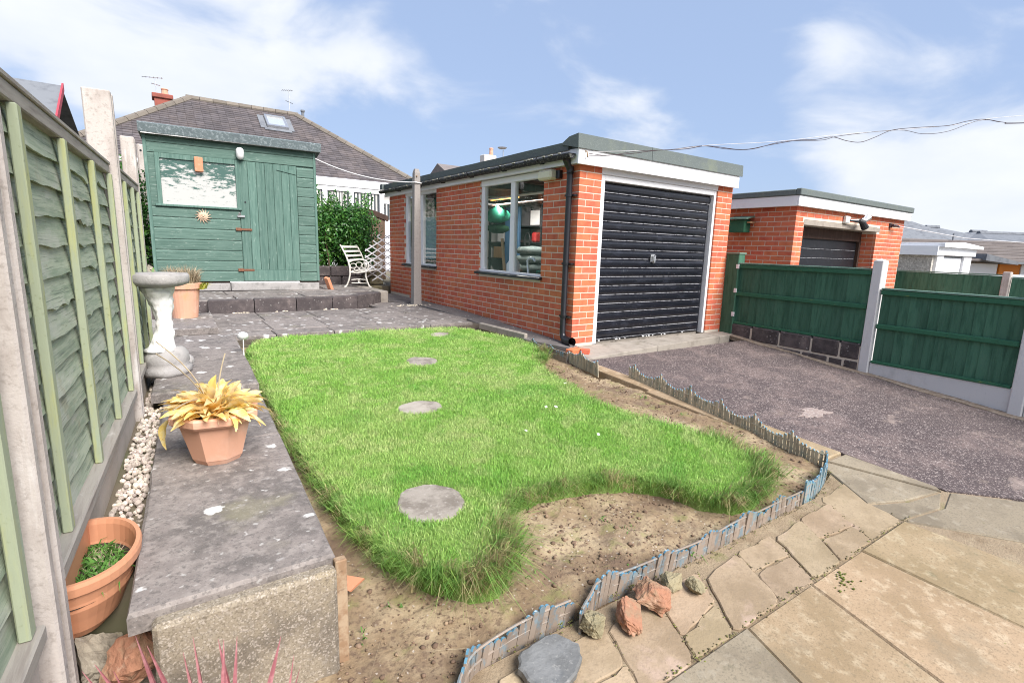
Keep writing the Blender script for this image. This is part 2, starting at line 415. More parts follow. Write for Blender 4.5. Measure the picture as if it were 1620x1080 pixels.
M['hosta'] = mat('hosta', (0.88, 0.63, 0.20), [('noise', 18, .40, .60, (0.92, 0.78, 0.46), 0.9), ('noise', 9, .56, .70, (0.72, 0.42, 0.20), 0.7), ('noise', 45, .62, .7, (.42, .20, .09), .6)], rough=.55, rnd=.16, hue=.012, trans=.4)
M['hosta_green'] = mat('hosta_green', (0.40, 0.42, 0.06), [('noise', 18, .45, .65, (0.62, 0.52, 0.08), 0.8)], rough=.55, trans=.4)
M['phormium'] = mat('phormium', (0.31, 0.11, 0.125), [('noise', 25, .42, .64, (0.46, 0.22, 0.23), 0.8), ('noise', 9, .5, .7, (.15, .07, .06), .6)], rough=.45, rnd=.2, trans=.15)
M['stone_white'] = mat('stone_white', (0.84, 0.82, 0.79), [('noise', 9, .5, .72, (0.58, 0.54, 0.50), 0.7), ('noise', 30, .6, .75, (.42, .38, .34), .5)], rough=.9, bump=[('noise', 35, .5, .01)])
M['stone_grey'] = mat('stone_grey', (0.35, 0.33, 0.315), [('noise', 9, .45, .7, (0.20, 0.19, 0.18), 0.8), ('noise', 26, .55, .72, (0.46, 0.44, 0.42), 0.7)], rough=.95, bump=[('noise', 60, .6, .006)])
M['rock_grey'] = mat('rock_grey', (0.30, 0.26, 0.20), [('noise', 14, .45, .68, (0.17, 0.145, 0.11), 0.8), ('noise', 20, .58, .72, (.45, .41, .35), .7), ('noise', 9, .6, .72, (.22, .21, .10), .6)], rough=.95, bump=[('noise', 50, .8, .01)], rnd=.1)
M['rock_olive'] = mat('rock_olive', (0.29, 0.245, 0.15), [('noise', 14, .45, .68, (0.17, 0.15, 0.09), 0.8), ('noise', 30, .6, .72, (.42, .36, .22), .6)], rough=.95, bump=[('noise', 50, .8, .01)])
M['rock_orange'] = mat('rock_orange', (0.34, 0.165, 0.10), [('noise', 12, .43, .62, (0.27, 0.185, 0.115), 0.85), ('noise', 30, .55, .70, (.46, .30, .21), .7), ('noise', 10, .62, .74, (.20, .17, .09), .6)], rough=.95, bump=[('noise', 50, .8, .01)])
M['slate'] = mat('slate', (0.135, 0.135, 0.13), [('noise', 9, .42, .66, (0.205, 0.205, 0.20), 0.8), ('noise', 16, .56, .66, (.10, .105, .11), .7), ('noise', 60, .58, .70, (.30, .29, .27), .6)], rough=.6, spec=.5, bump=[('noise', 14, .8, .012), ('noise', 60, .5, .003)])
M['roof_tile'] = mat('roof_tile', (0.100, 0.088, 0.090), [('noise', 1.6, .42, .68, (0.135, 0.112, 0.105), 0.8), ('noise', 14, .5, .72, (.075, .065, .075), .7), ('noise', 40, .62, .72, (.22, .19, .18), .5)], rough=.9, bump=[('noise', 40, .3, .01)], rnd=.22)
M['ridge_tile'] = mat('ridge_tile', (0.19, 0.165, 0.135), [('noise', 14, .45, .7, (.16, .13, .11), .7)], rough=.95, rnd=.15)
M['roof_grey'] = mat('roof_grey', (0.18, 0.19, 0.205), [('noise', 4, .45, .7, (.10, .105, .12), .7)], rough=.9)
M['roof_brown'] = mat('roof_brown', (0.20, 0.175, 0.165), [('noise', 4, .45, .7, (.15, .13, .125), .7), ('noise', 25, .6, .72, (.3, .27, .25), .5)], rough=.9, rnd=.1)
M['chimney_brick'] = mat('chimney_brick', (0.33, 0.10, 0.075), [('noise', 5, .45, .7, (.22, .08, .06), .7)], rough=.9, rnd=.2)
M['render'] = mat('render', (0.62, 0.59, 0.55), [('noise', 6, .5, .75, (.5, .47, .43), .5)], rough=.95)
M['pebbledash'] = mat('pebbledash', (0.42, 0.39, 0.35), [('chips', 22, .3, .95, (0.62, 0.58, 0.52), 0.8), ('vor', 22, .5, .8, (.22, .2, .17), .6)], rough=.95)
M['upvc'] = mat('upvc', (0.82, 0.82, 0.84), rough=.35, spec=.5)
M['blind'] = mat('blind', (0.55, 0.53, 0.50), rough=.8, rnd=.25)
M['dark_glass'] = mat('dark_glass', (0.05, 0.06, 0.065), rough=.06, spec=.8)
M['sky_glass'] = mat('sky_glass', (0.86, 0.88, 0.90), rough=.04, spec=1.0, metal=.7)
M['orange_door'] = mat('orange_door', (0.72, 0.23, 0.03), [('noise', 5, .5, .7, (.62, .18, .03), .5)], rough=.5)
M['blue_car'] = mat('blue_paint', (0.06, 0.08, 0.13), rough=.3, spec=.6)
M['red_trim'] = mat('red_trim', (0.42, 0.06, 0.08), rough=.5)
M['cream'] = mat('cream', (0.66, 0.62, 0.46), [('noise', 30, .5, .7, (.55, .5, .36), .5)], rough=.5)
M['blue_board'] = mat('blue_board', (0.05, 0.12, 0.22), rough=.6)
M['pale_blue'] = mat('pale_blue', (0.42, 0.56, 0.60), rough=.5)
M['green_bag'] = mat('green_bag', (0.03, 0.23, 0.15), [('noise', 20, .5, .7, (.02, .22, .15), .6)], rough=.45)
M['dark_green'] = mat('dark_green', (0.015, 0.06, 0.03), rough=.8)
M['red_plastic'] = mat('red_plastic', (0.45, 0.03, 0.03), rough=.5)
M['wood'] = mat('wood', (0.42, 0.27, 0.15), [('noise', (30, 30, 3), .45, .7, (.30, .18, .09), .7)], rough=.7)
M['inner_wall'] = mat('inner_wall', (0.52, 0.53, 0.53), [('noise', 4, .5, .7, (.4, .4, .4), .5)], rough=.9)
M['black_hose'] = mat('black_hose', (0.02, 0.02, 0.022), rough=.5)
M['grey_sack'] = mat('grey_sack', (0.20, 0.25, 0.25), [('noise', 12, .5, .7, (.42, .46, .46), .6)], rough=.5)
M['lichen_board'] = mat('trellis_white', (0.78, 0.77, 0.78), rough=.5)
M['bench_paint'] = mat('bench_paint', (0.74, 0.70, 0.62), [('noise', 40, .55, .7, (.50, .40, .28), .6)], rough=.5)
M['orange_tile'] = mat('orange_tile', (0.58, 0.25, 0.14), [('noise', 20, .5, .7, (.66, .36, .24), .6)], rough=.8)
M['sun_clay'] = mat('sun_clay', (0.58, 0.42, 0.30), [('noise', 30, .5, .7, (.44, .28, .18), .7)], rough=.85)
M['lamp_white'] = mat('lamp_white', (0.66, 0.66, 0.64), rough=.25, spec=.6)
M['rope'] = mat('rope', (0.74, 0.72, 0.70), rough=.8)
M['wire_dark'] = mat('wire_dark', (0.06, 0.04, 0.045), rough=.6)
M['wire_pale'] = mat('wire_pale', (0.6, 0.58, 0.58), rough=.6)
M['picket_fresh'] = mat('picket_fresh', (0.16, 0.245, 0.28), [('noise', (30, 30, 9), .50, .66, (0.29, 0.25, 0.21), 0.8), ('noise', 60, .62, .72, (.45, .48, .48), .6)], rough=.55, rnd=.15)
M['picket_blue'] = mat('picket_blue', (0.245, 0.195, 0.155), [('noise', (18, 18, 9), .50, .62, (0.155, 0.215, 0.245), 0.85), ('noise', (14, 14, 40), .5, .7, (.17, .13, .10), .7), ('noise', 70, .6, .72, (.42, .45, .44), .6)], rough=.55, rnd=.15)
M['picket_tan'] = mat('picket_tan', (0.42, 0.36, 0.26), [('noise', (30, 30, 9), .46, .68, (0.17, 0.20, 0.165), 0.8), ('noise', 60, .58, .72, (.36, .31, .22), .6)], rough=.7, rnd=.2)
M['picket_tip'] = mat('picket_tip', (0.10, 0.23, 0.32), [('noise', 60, .54, .68, (.60, .65, .66), .8)], rough=.5, rnd=.15)
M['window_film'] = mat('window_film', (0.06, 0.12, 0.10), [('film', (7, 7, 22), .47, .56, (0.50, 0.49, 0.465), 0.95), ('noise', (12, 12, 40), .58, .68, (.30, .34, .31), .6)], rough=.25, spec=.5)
M['moss'] = mat('moss', (0.15, 0.17, 0.04), [('noise', 60, .5, .7, (.08, .08, .03), .7)], rough=1, bump=[('noise', 120, 1, .01)])
M['earth'] = mat('earth', (0.16, 0.13, 0.09), [('noise', 1.5, .45, .7, (.10, .12, .05), .7)], rough=1)
M['petal'] = mat('petal', (0.85, 0.84, 0.83), rough=.6)


# ------------------------------------------------------------------ mesh building
class MB:
    """Collects simple solids and links them as one mesh object."""
    def __init__(self, off=(0, 0, 0)):
        self.v, self.f, self.o, self.mi = [], [], off, []
        self.slot = 0

    def add(self, vs, fs):
        b = len(self.v)
        ox, oy, oz = self.o
        self.v += [(x - ox, y - oy, z - oz) for x, y, z in vs]
        self.f += [tuple(i + b for i in f) for f in fs]
        self.mi += [self.slot] * len(fs)
        return self

    def box(self, x0, x1, y0, y1, z0, z1, c=0.0, rot=None, ctr=None):
        cx, cy, cz = (x0 + x1) / 2, (y0 + y1) / 2, (z0 + z1) / 2
        hx, hy, hz = abs(x1 - x0) / 2, abs(y1 - y0) / 2, abs(z1 - z0) / 2
        c = min(c, hx * .45, hy * .45, hz * .45)
        vs, fs = unit_box(hx, hy, hz, c)
        if rot is not None:
            vs = [tuple(rot @ Vector(p)) for p in vs]
        return self.add([(x + cx, y + cy, z + cz) for x, y, z in vs], fs)

    def tube(self, pts, r, n=6, cap=True, closed=False):
        pts = [Vector(p) for p in pts]
        rs = r if isinstance(r, (list, tuple)) else [r] * len(pts)
        vs, fs = [], []
        up = None
        m = len(pts)
        for i, p in enumerate(pts):
            a = pts[(i - 1) % m] if (closed or i > 0) else p
            b = pts[(i + 1) % m] if (closed or i < m - 1) else p
            t = (b - a)
            t = t.normalized() if t.length > 1e-9 else Vector((0, 0, 1))
            if up is None:
                up = Vector((0, 0, 1)) if abs(t.z) < .9 else Vector((1, 0, 0))
            s = t.cross(up)
            s = s.normalized() if s.length > 1e-6 else t.orthogonal().normalized()
            up = s.cross(t).normalized()
            for k in range(n):
                w = 2 * math.pi * k / n
                vs.append(tuple(p + (s * math.cos(w) + up * math.sin(w)) * rs[i]))
        for i in range(m if closed else m - 1):
            j = (i + 1) % m
            for k in range(n):
                fs.append((i * n + k, i * n + (k + 1) % n, j * n + (k + 1) % n, j * n + k))
        if cap and not closed:
            fs.append(tuple(range(n)))
            fs.append(tuple(range((m - 1) * n, m * n))[::-1])
        return self.add(vs, fs)

    def lathe(self, prof, n=24, ctr=(0, 0, 0), start=0.0, fn=None, cap=True):
        vs, fs = [], []
        for i, (r, z) in enumerate(prof):
            for k in range(n):
                a = start + 2 * math.pi * k / n
                rr = r if fn is None else r * fn(a, z, r)
                vs.append((ctr[0] + rr * math.cos(a), ctr[1] + rr * math.sin(a), ctr[2] + z))
        for i in range(len(prof) - 1):
            for k in range(n):
                fs.append((i * n + k, i * n + (k + 1) % n, (i + 1) * n + (k + 1) % n, (i + 1) * n + k))
        if cap:
            fs.append(tuple(range(n))[::-1])
            fs.append(tuple(range((len(prof) - 1) * n, len(prof) * n)))
        return self.add(vs, fs)

    def prism(self, poly, z0, z1, inset=0.0):
        """poly [(x,y)] counter-clockwise or not; z0/z1 numbers or functions of (x,y); chamfered top edge by inset."""
        f0 = z0 if callable(z0) else (lambda x, y: z0)
        f1 = z1 if callable(z1) else (lambda x, y: z1)
        a = sum(poly[i][0] * poly[(i + 1) % len(poly)][1] - poly[(i + 1) % len(poly)][0] * poly[i][1] for i in range(len(poly)))
        if a < 0:
            poly = poly[::-1]
        n = len(poly)
        vs = [(x, y, f0(x, y)) for x, y in poly]
        if inset:
            cx, cy = sum(p[0] for p in poly) / n, sum(p[1] for p in poly) / n
            vs += [(x, y, f1(x, y) - inset) for x, y in poly]
            for x, y in poly:
                d = math.hypot(x - cx, y - cy) or 1
                k = max(0, 1 - inset * 1.3 / d)
                vs.append((cx + (x - cx) * k, cy + (y - cy) * k, f1(x, y)))
        else:
            vs += [(x, y, f1(x, y)) for x, y in poly]
        L = len(vs) // n
        fs = [tuple(range(n))[::-1], tuple(range((L - 1) * n, L * n))]
        for l in range(L - 1):
            for i in range(n):
                j = (i + 1) % n
                fs.append((l * n + i, l * n + j, (l + 1) * n + j, (l + 1) * n + i))
        return self.add(vs, fs)

    def build(self, name, m, parent=None, smooth=False, label=None, kind=None):
        me = bpy.data.meshes.new(name)
        me.from_pydata(self.v, [], self.f)
        for mm in (m if isinstance(m, (list, tuple)) else [m]):
            me.materials.append(mm)
        if any(self.mi):
            me.polygons.foreach_set('material_index', self.mi)
        if smooth:
            me.polygons.foreach_set('use_smooth', [True] * len(me.polygons))
        return link(name, me, parent, label, kind)


def unit_box(hx, hy, hz, c=0.0):
    if c <= 0:
        vs = [(sx * hx, sy * hy, sz * hz) for sz in (-1, 1) for sy in (-1, 1) for sx in (-1, 1)]
        return vs, [(0, 2, 3, 1), (4, 5, 7, 6), (0, 1, 5, 4), (2, 6, 7, 3), (0, 4, 6, 2), (1, 3, 7, 5)]
    vs, idx = [], {}
    for sx in (-1, 1):
        for sy in (-1, 1):
            for sz in (-1, 1):
                for ax in range(3):
                    h = [hx - c, hy - c, hz - c]
                    h[ax] += c
                    idx[(sx, sy, sz, ax)] = len(vs)
                    vs.append((sx * h[0], sy * h[1], sz * h[2]))
    fs = []
    S = (-1, 1)
    for ax in range(3):
        u, w = (ax + 1) % 3, (ax + 2) % 3
        for s in S:
            q = []
            for a, b in ((-1, -1), (1, -1), (1, 1), (-1, 1)):
                k = [0, 0, 0]
                k[ax], k[u], k[w] = s, a, b
                q.append(idx[(*k, ax)])
            fs.append(tuple(q if s > 0 else q[::-1]))
        for a in S:                     # edge chamfers along axis ax
            for b in S:
                q = []
                for s, pl in ((-1, u), (1, u), (1, w), (-1, w)):
                    k = [0, 0, 0]
                    k[ax], k[u], k[w] = s, a, b
                    q.append(idx[(*k, pl)])
                fs.append(tuple(q if a * b < 0 else q[::-1]))
    for sx in S:
        for sy in S:
            for sz in S:
                q = tuple(idx[(sx, sy, sz, ax)] for ax in range(3))
                fs.append(q if sx * sy * sz > 0 else q[::-1])
    return vs, fs


def link(name, me, parent=None, label=None, kind=None):
    o = bpy.data.objects.new(name, me)
    COL.objects.link(o)
    if parent is not None:
        o.parent = parent
    if label:
        o['label'] = label
    if kind:
        o['kind'] = kind
    return o


def tag(o, label, cat, group=None):
    o['label'] = label
    o['category'] = cat
    if group:
        o['group'] = group
    return o


def thing(name, label, cat, loc=(0, 0, 0), rz=0.0, group=None):
    o = bpy.data.objects.new(name, None)
    COL.objects.link(o)
    o.empty_display_size = 0.1
    o.location = loc
    o.rotation_euler = (0, 0, rz)
    return tag(o, label, cat, group)


def copy_tree(o, parent=None):
    c = o.copy()
    COL.objects.link(c)
    if parent is not None:
        c.parent = parent
    for ch in list(o.children):
        copy_tree(ch, c)
    return c


_bm = {}


def box_mesh(sx, sy, sz, m, c=0.0):
    k = (round(sx, 3), round(sy, 3), round(sz, 3), m.name, c)
    if k not in _bm:
        vs, fs = unit_box(sx / 2, sy / 2, sz / 2, c)
        me = bpy.data.meshes.new('block')
        me.from_pydata(vs, [], fs)
        me.materials.append(m)
        _bm[k] = me
    return _bm[k]


def put_box(name, x0, x1, y0, y1, z0, z1, m, parent, c=0.0, jit=0.0):
    o = link(name, box_mesh(x1 - x0, y1 - y0, z1 - z0, m, c), parent)
    o.location = ((x0 + x1) / 2, (y0 + y1) / 2, (z0 + z1) / 2)
    if jit:
        o.rotation_euler = (RND.gauss(0, jit), RND.gauss(0, jit), RND.gauss(0, jit))
    return o


def fast_mesh(name, verts, quads=None, tris=None):
    me = bpy.data.meshes.new(name)
    verts = np.asarray(verts, np.float32).reshape(-1, 3)
    me.vertices.add(len(verts))
    me.vertices.foreach_set('co', verts.ravel())
    loops, starts, pos = [], [], 0
    for arr, k in ((quads, 4), (tris, 3)):
        if arr is None or len(arr) == 0:
            continue
        arr = np.asarray(arr, np.int32).reshape(-1, k)
        loops.append(arr.ravel())
        starts.append(np.arange(len(arr), dtype=np.int32) * k + pos)
        pos += arr.size
    loops, starts = np.concatenate(loops), np.concatenate(starts)
    me.loops.add(len(loops))
    me.loops.foreach_set('vertex_index', loops)
    me.polygons.add(len(starts))
    me.polygons.foreach_set('loop_start', starts)
    me.update(calc_edges=True)
    me.validate()
    return me


def rock_mesh(name, size, seed, m, sub=3, rough=.28, facets=7):
    """A broken stone: an icosphere cut back by random planes, then roughened."""
    if facets == 9:
        return shard_mesh(name, size, seed, m)
    bm = bmesh.new()
    bmesh.ops.create_icosphere(bm, subdivisions=sub, radius=1.0)
    r = random.Random(seed)
    planes = [(Vector((r.gauss(0, 1), r.gauss(0, 1), r.gauss(0, 1))).normalized(), r.uniform(.62, .88)) for _ in range(facets)]
    for v in bm.verts:
        p = v.co.copy()
        for n, d in planes:
            q = p.dot(n)
            if q > d:
                p -= n * (q - d) * .92
        p *= 1 + rough * .35 * mnoise.noise(p * 2.3 + Vector((seed, 0, 0))) + rough * .15 * mnoise.noise(p * 6 + Vector((0, seed, 0)))
        v.co = Vector((p.x * size[0], p.y * size[1], p.z * size[2]))
    me = bpy.data.meshes.new(name)
    bm.to_mesh(me)
    bm.free()
    me.materials.append(m)
    return me


def shard_mesh(name, size, seed, m):
    """An angular broken stone: the hull of a few points, its faces then roughened."""
    r = random.Random(seed)
    bm = bmesh.new()
    for _ in range(13):
        v = Vector((r.gauss(0, 1), r.gauss(0, 1), r.gauss(0, 1))).normalized() * r.uniform(.8, 1.08)
        bm.verts.new(v)
    h = bmesh.ops.convex_hull(bm, input=bm.verts[:])
    bmesh.ops.delete(bm, geom=[g for g in h['geom_interior'] if isinstance(g, bmesh.types.BMVert)], context='VERTS')
    bmesh.ops.subdivide_edges(bm, edges=bm.edges[:], cuts=7, use_grid_fill=True)
    for v in bm.verts:
        p = v.co
        k = 1 + .12 * mnoise.noise(p * 3 + Vector((seed, 0, 0))) + .10 * mnoise.noise(p * 8 + Vector((0, seed, 0))) + .05 * mnoise.noise(p * 19)
        v.co = Vector((p.x * k * size[0], p.y * k * size[1], p.z * k * size[2]))
    me = bpy.data.meshes.new(name)
    bm.to_mesh(me)
    bm.free()
    me.materials.append(m)
    return me


def inside(poly, x, y):
    poly = np.asarray(poly)
    x, y = np.asarray(x), np.asarray(y)
    r = np.zeros(x.shape, bool)
    j = len(poly) - 1
    for i in range(len(poly)):
        xi, yi = poly[i]
        xj, yj = poly[j]
        with np.errstate(divide='ignore', invalid='ignore'):
            r ^= ((yi > y) != (yj > y)) & (x < (xj - xi) * (y - yi) / (yj - yi + 1e-12) + xi)
        j = i
    return r


def edge_dist(poly, x, y):
    """distance to the outline and the outward direction at each point"""
    best = np.full(x.shape, 1e9)
    bx, by = np.zeros(x.shape), np.zeros(x.shape)
    n = len(poly)
    for i in range(n):
        ax, ay = poly[i]
        cx, cy = poly[(i + 1) % n]
        dx, dy = cx - ax, cy - ay
        t = np.clip(((x - ax) * dx + (y - ay) * dy) / (dx * dx + dy * dy), 0, 1)
        px, py = ax + t * dx, ay + t * dy
        d = np.hypot(x - px, y - py)
        k = d < best
        best[k] = d[k]
        bx[k], by[k] = (px - x)[k], (py - y)[k]
    m = np.maximum(np.hypot(bx, by), 1e-6)
    return best, bx / m, by / m


def blades(x, y, z, h, w, lean_x, lean_y, rng):
    """two-segment grass blades; lean gives the tip's horizontal shift in units of height"""
    n = len(x)
    a = rng.uniform(0, 2 * np.pi, n)
    wx, wy = np.cos(a) * w / 2, np.sin(a) * w / 2
    V = np.zeros((n, 5, 3), np.float32)
    V[:, 0] = np.stack([x - wx, y - wy, z], 1)
    V[:, 1] = np.stack([x + wx, y + wy, z], 1)
    mx_, my_, mz = x + lean_x * h * .35, y + lean_y * h * .35, z + h * .62
    V[:, 2] = np.stack([mx_ - wx * .8, my_ - wy * .8, mz], 1)
    V[:, 3] = np.stack([mx_ + wx * .8, my_ + wy * .8, mz], 1)
    ll = np.hypot(lean_x, lean_y)
    V[:, 4] = np.stack([x + lean_x * h, y + lean_y * h, z + h * np.clip(1.0 - .42 * ll, -.4, 1)], 1)
    b = (np.arange(n) * 5)[:, None]
    return V, b + np.array([[0, 1, 3, 2]]), b + np.array([[2, 3, 4]])


# ================================================================== THE SETTING
def Gz(y):          # paved ground falls towards the viewer
    return -0.03 + 0.09 * y


def Sz(y):          # flower bed
    return -0.10 + 0.06 * y


def Lz(y):          # lawn
    return -0.02 + 0.06 * y


# distant ground: one sheet to the horizon, falling away on the downhill side
xs = [-600, -200, -60, -20, -9, 0, 6, 9, 12, 16, 20, 30, 60, 200, 600]
ys = [-600, -200, -60, -20, -8, -4, 0, 4, 8, 14, 20, 40, 80, 200, 600]
mb = MB()
vs = []
for y in ys:
    for x in xs:
        t = min(1, max(0, (x - 7) / 14))
        vs.append((x, y, -1.0 - 1.1 * t * t * (3 - 2 * t) - (0.4 if x > 60 else 0)))
W_ = len(xs)
mb.add(vs, [(j * W_ + i, j * W_ + i + 1, (j + 1) * W_ + i + 1, (j + 1) * W_ + i) for j in range(len(ys) - 1) for i in range(W_ - 1)])
mb.build('ground', M['earth'], kind='structure')

mb = MB()
mb.box(-9, 3.4, 5.9, 40, -1.3, 0.24)
mb.build('back_garden_ground', M['earth'], kind='structure')
mb = MB()
mb.box(-12, -4.32, -9, 5.9, -1.3, 0.0)
mb.build('neighbouring_garden_ground', M['earth'], kind='structure')

# neighbour's drive beyond the green fence
mb = MB()
mb.prism([(2.6, -9), (9.0, -9), (9.0, 4.5), (3.1, 4.5)], -1.3, lambda x, y: Gz(min(y, 0.5)) - 0.03 - 0.02 * (x - 2.6))
mb.build('neighbouring_drive', M['apron'], kind='structure')

# driveway of worn tarmac
drive_poly = [(-0.21, -0.50), (0.04, -2.94), (0.10, -3.54), (0.46, -3.84), (0.9, -4.4), (1.5, -6.5), (2.52, -6.5), (2.66, -3.33), (2.74, -1.99), (2.86, -0.12), (2.86, -0.50)]
mb = MB()
mb.prism(drive_poly, -1.2, lambda x, y: Gz(y))
mb.build('driveway', M['tarmac'], kind='structure')
# loose dirt and leaf litter gathered along the foot of the fence
mb = MB()
L_, R_ = [], []
for i in range(40):
    y = -0.05 - i * 0.1
    xf = 2.93 + 0.074 * (y + 0.1)
    w = 0.17 + 0.07 * mnoise.noise(Vector((y * 2.1, 3, 0))) + .03 * mnoise.noise(Vector((y * 9, 3, 0)))
    L_.append((xf - w, y))
    R_.append((xf + .01, y))
mb.prism(L_ + R_[::-1], lambda x, y: Gz(y) - .05, lambda x, y: Gz(y) + .006 + .012 * max(0, mnoise.noise(Vector((x * 18, y * 18, 0)))))
mb.build('dirt_strip', mat('dirt_strip', (.25, .19, .14), [('noise', 18, .42, .66, (.40, .33, .27), .8), ('noise', 60, .55, .7, (.12, .09, .06), .7)], rough=1, bump=[('noise', 90, 1, .01)]), kind='structure')
# thin worn concrete patch where the tarmac has broken away
for k, (cx, cy, rx, ry) in enumerate([(0.72, -2.43, .20, .07)]):
    pts = []
    for i in range(48):
        a = i / 48 * 2 * math.pi
        q = 1 + .7 * mnoise.noise(Vector((math.cos(a) * 1.7, math.sin(a) * 1.7, k * 5))) + .35 * mnoise.noise(Vector((math.cos(a) * 6, math.sin(a) * 6, k * 5)))
        pts.append((cx + rx * q * math.cos(a), cy + ry * q * math.sin(a)))
    mb = MB()
    mb.prism(pts, lambda x, y: Gz(y) - .02, lambda x, y: Gz(y) + .004)
    mb.build('worn_patch', mat('worn_concrete', (.31, .245, .215), [('noise', 12, .45, .65, (.22, .175, .165), .8), ('chips', 105, .86, .92, (.48, .42, .38), .7)], rough=.9, bump=[('noise', 60, .7, .006)]), kind='structure')

# concrete apron in front of the garage door, in three casts
apron = bpy.data.objects.new('garage_apron', None)
COL.objects.link(apron)
apron['kind'] = 'structure'
for pts in ([(-0.20, -0.50), (-0.04, -0.015), (1.10, -0.015), (1.10, -0.36)], [(1.108, -0.36), (1.108, -0.015), (2.50, -0.015), (2.50, -0.27)], [(2.508, -0.27), (2.508, -0.015), (2.86, -0.015), (2.90, -0.25)]):
    mb = MB()
    mb.prism(pts, -0.4, lambda x, y: -0.026 + 0.055 * y, inset=.008)
    mb.build('apron_slab', M['apron'], apron)

# concrete strip between the picket edging and the drive
strip = bpy.data.objects.new('kerb_strip', None)
COL.objects.link(strip)
strip['kind'] = 'structure'
ysplit = [-0.62, -1.45, -2.28, -2.95]
for a, b in zip(ysplit[:-1], ysplit[1:]):
    xa, xb = -0.21 + (-0.62 - a) * .105, -0.21 + (-0.62 - b) * .105
    mb = MB()
    mb.prism([(-0.36, a - .004), (xa, a - .004), (xb, b + .004), (-0.30, b + .004)], -0.6, lambda x, y: Gz(y) + .006, inset=.008)
    mb.build('strip_slab', M['paving'], strip)

# lower path: cut paving slabs, crazy paving and broken grey slabs
path = MB()
path.prism([(-4.4, -6.5), (1.0, -6.5), (0.40, -3.8), (0.0, -2.95), (-0.30, -2.95), (-0.37, -3.06), (-0.8, -3.17), (-3.2, -3.19), (-3.55, -3.6), (-4.4, -3.9)], -1.2, lambda x, y: Gz(y) - .010)
path = path.build('lower_path', mat('path_bed', (.27, .205, .135), [('noise', 3.3, .50, .64, (.20, .145, .09), .85), ('noise', 14, .45, .7, (.34, .27, .18), .8), ('noise', 7, .58, .7, (.15, .15, .05), .7)], rough=1, bump=[('noise', 90, 1, .008)]), kind='structure')


def slab_poly(pts, m, top=0.0, name='slab', parent=None, inset=.007, th=.05):
    mb = MB()
    cx, cy = sum(p[0] for p in pts) / len(pts), sum(p[1] for p in pts) / len(pts)
    tx, ty = RND.gauss(0, .006), RND.gauss(0, .006)
    mb.prism(pts, lambda x, y: Gz(y) - th, lambda x, y: Gz(y) + top + tx * (x - cx) + ty * (y - cy), inset=inset)
    return mb.build(name, m, parent or path)


g = .004
rows = [(-3.548, -4.40), (-4.41, -5.3)]
xl0 = [(-0.60, -0.40), (-1.13, -1.04), (-1.63, -1.80), (-2.13, -2.36), (-2.78, -3.0), (-3.40, -3.6)]
for r, (ya, yb) in enumerate(rows):
    for i in range(len(xl0) - 1):
        (a0, a1), (b0, b1) = xl0[i], xl0[i + 1]
        sh = 0 if r == 0 else -.22
        if r:
            a0, b0 = a1, b1
        mm = M['grey_paving'] if (i == 3 or (r == 1 and i in (1, 4))) else M['paving']
        slab_poly([(a0 - g + sh, ya), (a1 - g + sh, yb), (b1 + g + sh, yb), (b0 + g + sh, ya)], mm, top=RND.uniform(-.004, .004))
# three broken grey slabs at the mouth of the drive
slab_poly([(-0.21, -2.97), (0.03, -2.97), (0.09, -3.50), (0.055, -3.53)], M['grey_paving'], .004)
slab_poly([(-0.33, -2.99), (-0.23, -2.98), (0.035, -3.52), (-0.30, -3.46), (-0.58, -3.36)], M['grey_paving'], .0)
slab_poly([(-0.58, -3.375), (-0.30, -3.475), (0.03, -3.535), (-0.20, -3.60), (-0.585, -3.535)], M['grey_paving'], -.004)
slab_poly([(0.10, -3.56), (0.44, -3.85), (0.78, -4.35), (-0.16, -4.0), (-0.585, -3.55), (-0.19, -3.615)], M['grey_paving'], -.002)
slab_poly([(0.80, -4.37), (1.1, -5.2), (-0.3, -5.2), (-0.39, -4.4), (-0.17, -4.02)], M['paving'], .0)
# crazy paving between the edging and the slabs
CT = [-.40, -.80, -1.14, -1.44, -1.74, -2.03, -2.32, -2.62, -2.86, -3.12]
CB = [-.60, -.98, -1.32, -1.58, -1.86, -2.20, -2.44, -2.72, -2.96, -3.24]
CR = []
rc = random.Random(3)
for i in range(len(CT) - 1):
    t0, t1, b0, b1 = CT[i] - .004, CT[i + 1] + .004, CB[i] - .004, CB[i + 1] + .004
    yt = -3.235 - .03 * rc.random() if i else -3.17
    yb = -3.541
    if i in (1, 3, 5, 7):
        f0, f1 = rc.uniform(.45, .75), rc.uniform(.4, .7)
        p0 = (t0 + (b0 - t0) * f0, yt + (yb - yt) * f0)
        p1 = (t1 + (b1 - t1) * f1, yt + (yb - yt) * f1)
        CR += [[(t0, yt), p0, p1, (t1, yt)], [(p0[0], p0[1] - .008), (b0, yb), (b1, yb), (p1[0], p1[1] - .008)]]
    else:
        CR.append([(t0, yt), (b0, yb), (b1, yb), (t1, yt - .02)])
for pts in CR:
    q = []
    for i, p in enumerate(pts):          # straight-ish broken sides with nibbled corners
        b = pts[(i + 1) % len(pts)]
        for t in (.07, .3, .52, .75, .93):
            q.append((p[0] + (b[0] - p[0]) * t + RND.gauss(0, .0035), p[1] + (b[1] - p[1]) * t + RND.gauss(0, .0035)))
    slab_poly(q, M['crazy'], top=RND.uniform(-.006, .002), name='paving_stone', inset=.004)

